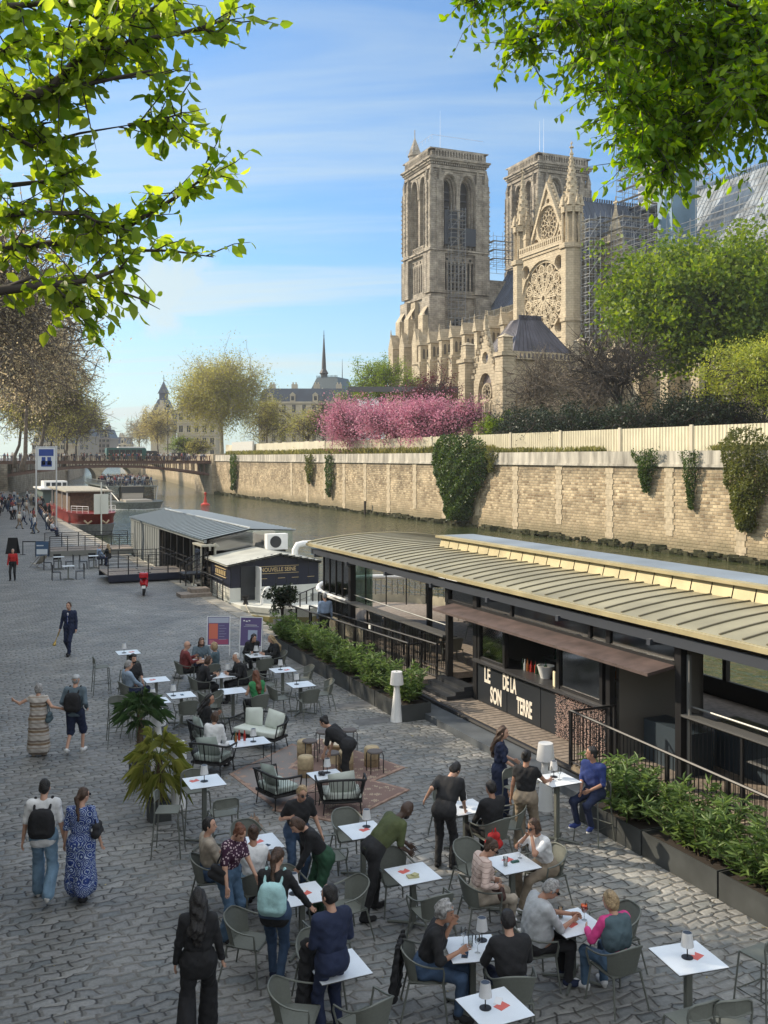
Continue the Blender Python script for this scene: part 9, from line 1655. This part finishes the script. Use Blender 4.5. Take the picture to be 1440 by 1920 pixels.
looseb('tote_bag', 'grey tote bag on the setts beside the scarf woman', 383, 1316, M('bag_grey', (.34, .34, .34), .8)); looseb('black_bag', 'black bag on the setts below the beer tables', 400, 1330, CL['black']); looseb('white_bag', 'small pale bag at the feet of the bald man', 334, 1272, CL['greytee']); looseb('red_bag', 'small red bag on the chair beside the pink jacket table', 926, 1592, CL['red'], .1, .46); looseb('straw_bag', 'brown patterned bag on the far chair of the beige man table', 474, 1562, M('bag_pattern', (.25, .17, .12), .8, var=.6, scale=30), .12, .46); looseb('black_backpack', 'black backpack hanging on the chair of the two women in black', 456, 1262, CL['black'], .16, .3)
# ---- crowds: small figures far away share a few bodies
def omat(name, rgh=.85): 
    return M(name, (.2, .2, .2), rgh, obcol=True)
OM = omat('crowd_clothes'); PR = []
for k, (ps, fm, hr, tk, bt) in enumerate((('stand', False, 'short', 'brown', 'jeans'), ('stand', True, 'long', 'black', 'black'), ('walk', False, 'short', 'black', 'navy'), ('walk', True, 'bob', 'blond', 'khaki'))):
    PR.append(person('x', (0, 0, -50), 0, ps, 1.72, h=.03, hair=hr, hc=tk, female=fm, mono=(OM, CL[bt]), sleeve=.6 if k % 2 else 1.0))
sitp = person('x', (0, 0, -50), 0, 'sit', 1.72, h=.03, hair='short', hc='brown', mono=(OM, CL['navy']), sleeve=.6, seat=.45)
PAL = [(.02, .02, .025), (.6, .6, .6), (.03, .05, .12), (.3, .32, .34), (.10, .12, .14), (.45, .38, .3), (.25, .05, .05), (.02, .02, .02), (.5, .52, .56), (.05, .10, .20), (.65, .6, .5), (.02, .03, .04)]
rnd = random.Random(11)
def crowd(pos, rz, label, group, seat=False, sc=None):
    o = place(sitp if seat else PR[rnd.randrange(4)], pos, rz, label, sc or rnd.uniform(.93, 1.06), group); o.color = (*PAL[rnd.randrange(len(PAL))], 1)
for k in range(104):
    n = 12.5 + (k / 104) * 42 + rnd.uniform(-.3, .3); crowd(W(n, 211.4 + rnd.random() ** 2 * 7, 5.95), rnd.random() * 6.28, 'pedestrian standing or walking on the iron bridge deck', 'people on the iron bridge')
for k in range(92): crowd(W(24.5 + rnd.random() * 7, 157.5 + rnd.random() ** 1.3 * 20, 2.14), rnd.random() * 6.28, 'passenger standing or sitting on the upper deck of the tour boat', 'passengers on the tour boat', k % 3 == 2)
for k in range(44):
    v = rnd.choice((rnd.uniform(944, 1002), rnd.uniform(938, 968))); u = rnd.uniform(-5, 100 - max(0, 960 - v) * .3); crowd(P(u, v), rnd.random() * 6.28, 'person strolling in the crowd on the far left quay', 'people on the far left quay')
for k in range(13): crowd(P(74 + k * 2.0, 968 + k * 3.1, .05), RIGHT + rnd.uniform(-.5, .5), 'person sitting along the edge of the far left quay', 'people sitting along the quay edge', True)
for (u, v, lab) in ((36, 992, 'man in dark top standing apart at the front of the far crowd'), (45, 985, 'person in jeans walking at the front of the far crowd'), (63, 984, 'woman in pale top at the right front of the far crowd')): crowd(P(u, v), rnd.random() * 6, lab, '')
# ---- vehicles on the bridge
def vehicle(name, label, n, L_, h_, w_, col, z=5.95, bus=False):
    t_ = thing(name, label, 'bus' if bus else 'van', W(n, 218.2, z), RZ); b = MB(); b.add([(x, y, zz_) for y in (-w_ / 2, w_ / 2) for x, zz_ in ((-L_ / 2, .35), (L_ / 2, .35), (L_ / 2, h_ * (.85 if bus else .5)), (L_ / 2 - (.2 if bus else L_ * .22), h_), (-L_ / 2 + (.1 if bus else L_ * .05), h_), (-L_ / 2, h_ * .8))], [(0, 1, 2, 3, 4, 5), (6, 11, 10, 9, 8, 7)] + [(i, i + 6, (i + 1) % 6 + 6, (i + 1) % 6) for i in range(6)]); obj('body', b, M(name + '_paint', col, .3, .2), t_)
    n_ = 6 if bus else 2
    for k in range(n_): b = MB(); x = -L_ / 2 + .4 + k * (L_ - 1.2) / n_; b.box(x, x + (L_ - 1.2) / n_ - .15, -w_ / 2 - .02, -w_ / 2, h_ * .52, h_ * .86); obj('window', b, WIN, t_)
    for x in (-L_ * .32, L_ * .32):
        b = MB(); b.tube([(x, -w_ / 2 - .02, .42), (x, w_ / 2 + .02, .42)], .42, 12); obj('wheel', b, BLACK, t_)
    if bus: b = MB(); b.box(-L_ * .2, L_ * .46, -w_ / 2 + .1, w_ / 2 - .1, h_, h_ + .28); obj('roof_unit', b, WHITE, t_)
vehicle('city_bus', 'dark green and white city bus crossing the iron bridge', 37.5, 8.5, 2.8, 2.5, (.02, .10, .09), bus=True); vehicle('dark_van', 'dark van behind the bus at the right of the bridge', 42.5, 5.2, 2.2, 2, (.03, .03, .035)); vehicle('dark_van', 'second dark van further right behind the bridge crowd', 49.5, 4.6, 1.8, 1.9, (.05, .06, .07))
# far lamp posts on the bridge and the bank
for (n, s, z, h_, lab) in ((24, 212, 5.95, 5, 'left street lamp rising from the iron bridge'), (47.5, 222, 5.95, 12, 'tall dark mast at the right side of the iron bridge'), (110, 175, 7, 12, 'grey lamp post in front of the long mansard building')):
    t_ = thing('street_lamp', lab, 'lamp post', W(n, s, z), RZ); b = MB(); b.tube([(0, 0, 0), (0, 0, h_)], [.12, .06], 6); obj('pole', b, BLACK, t_); b = MB(); b.lathe((0, 0, h_), [(.12, 0), (.3, .5), (.1, .7)], 8); b.cbox((.7, 0, h_), (1.4, .08, .08)); obj('lantern', b, BLACK, t_)

# ---- light haze over the river valley
hz = bpy.data.materials.new('haze'); hz.use_nodes = True; t = hz.node_tree; t.nodes.clear(); pv = t.nodes.new('ShaderNodeVolumePrincipled'); pv.inputs['Color'].default_value = (.93, .95, .97, 1); pv.inputs['Density'].default_value = .00022; pv.inputs['Anisotropy'].default_value = .35; mo_ = t.nodes.new('ShaderNodeOutputMaterial'); t.links.new(pv.outputs[0], mo_.inputs['Volume'])
b = MB(); b.box(-900, 1400, -130, 1500, -4.0, 110); hzo = obj('haze', b, hz); tag(hzo, 'thin pale haze lying over the river and the far buildings', 'haze', kind='stuff')
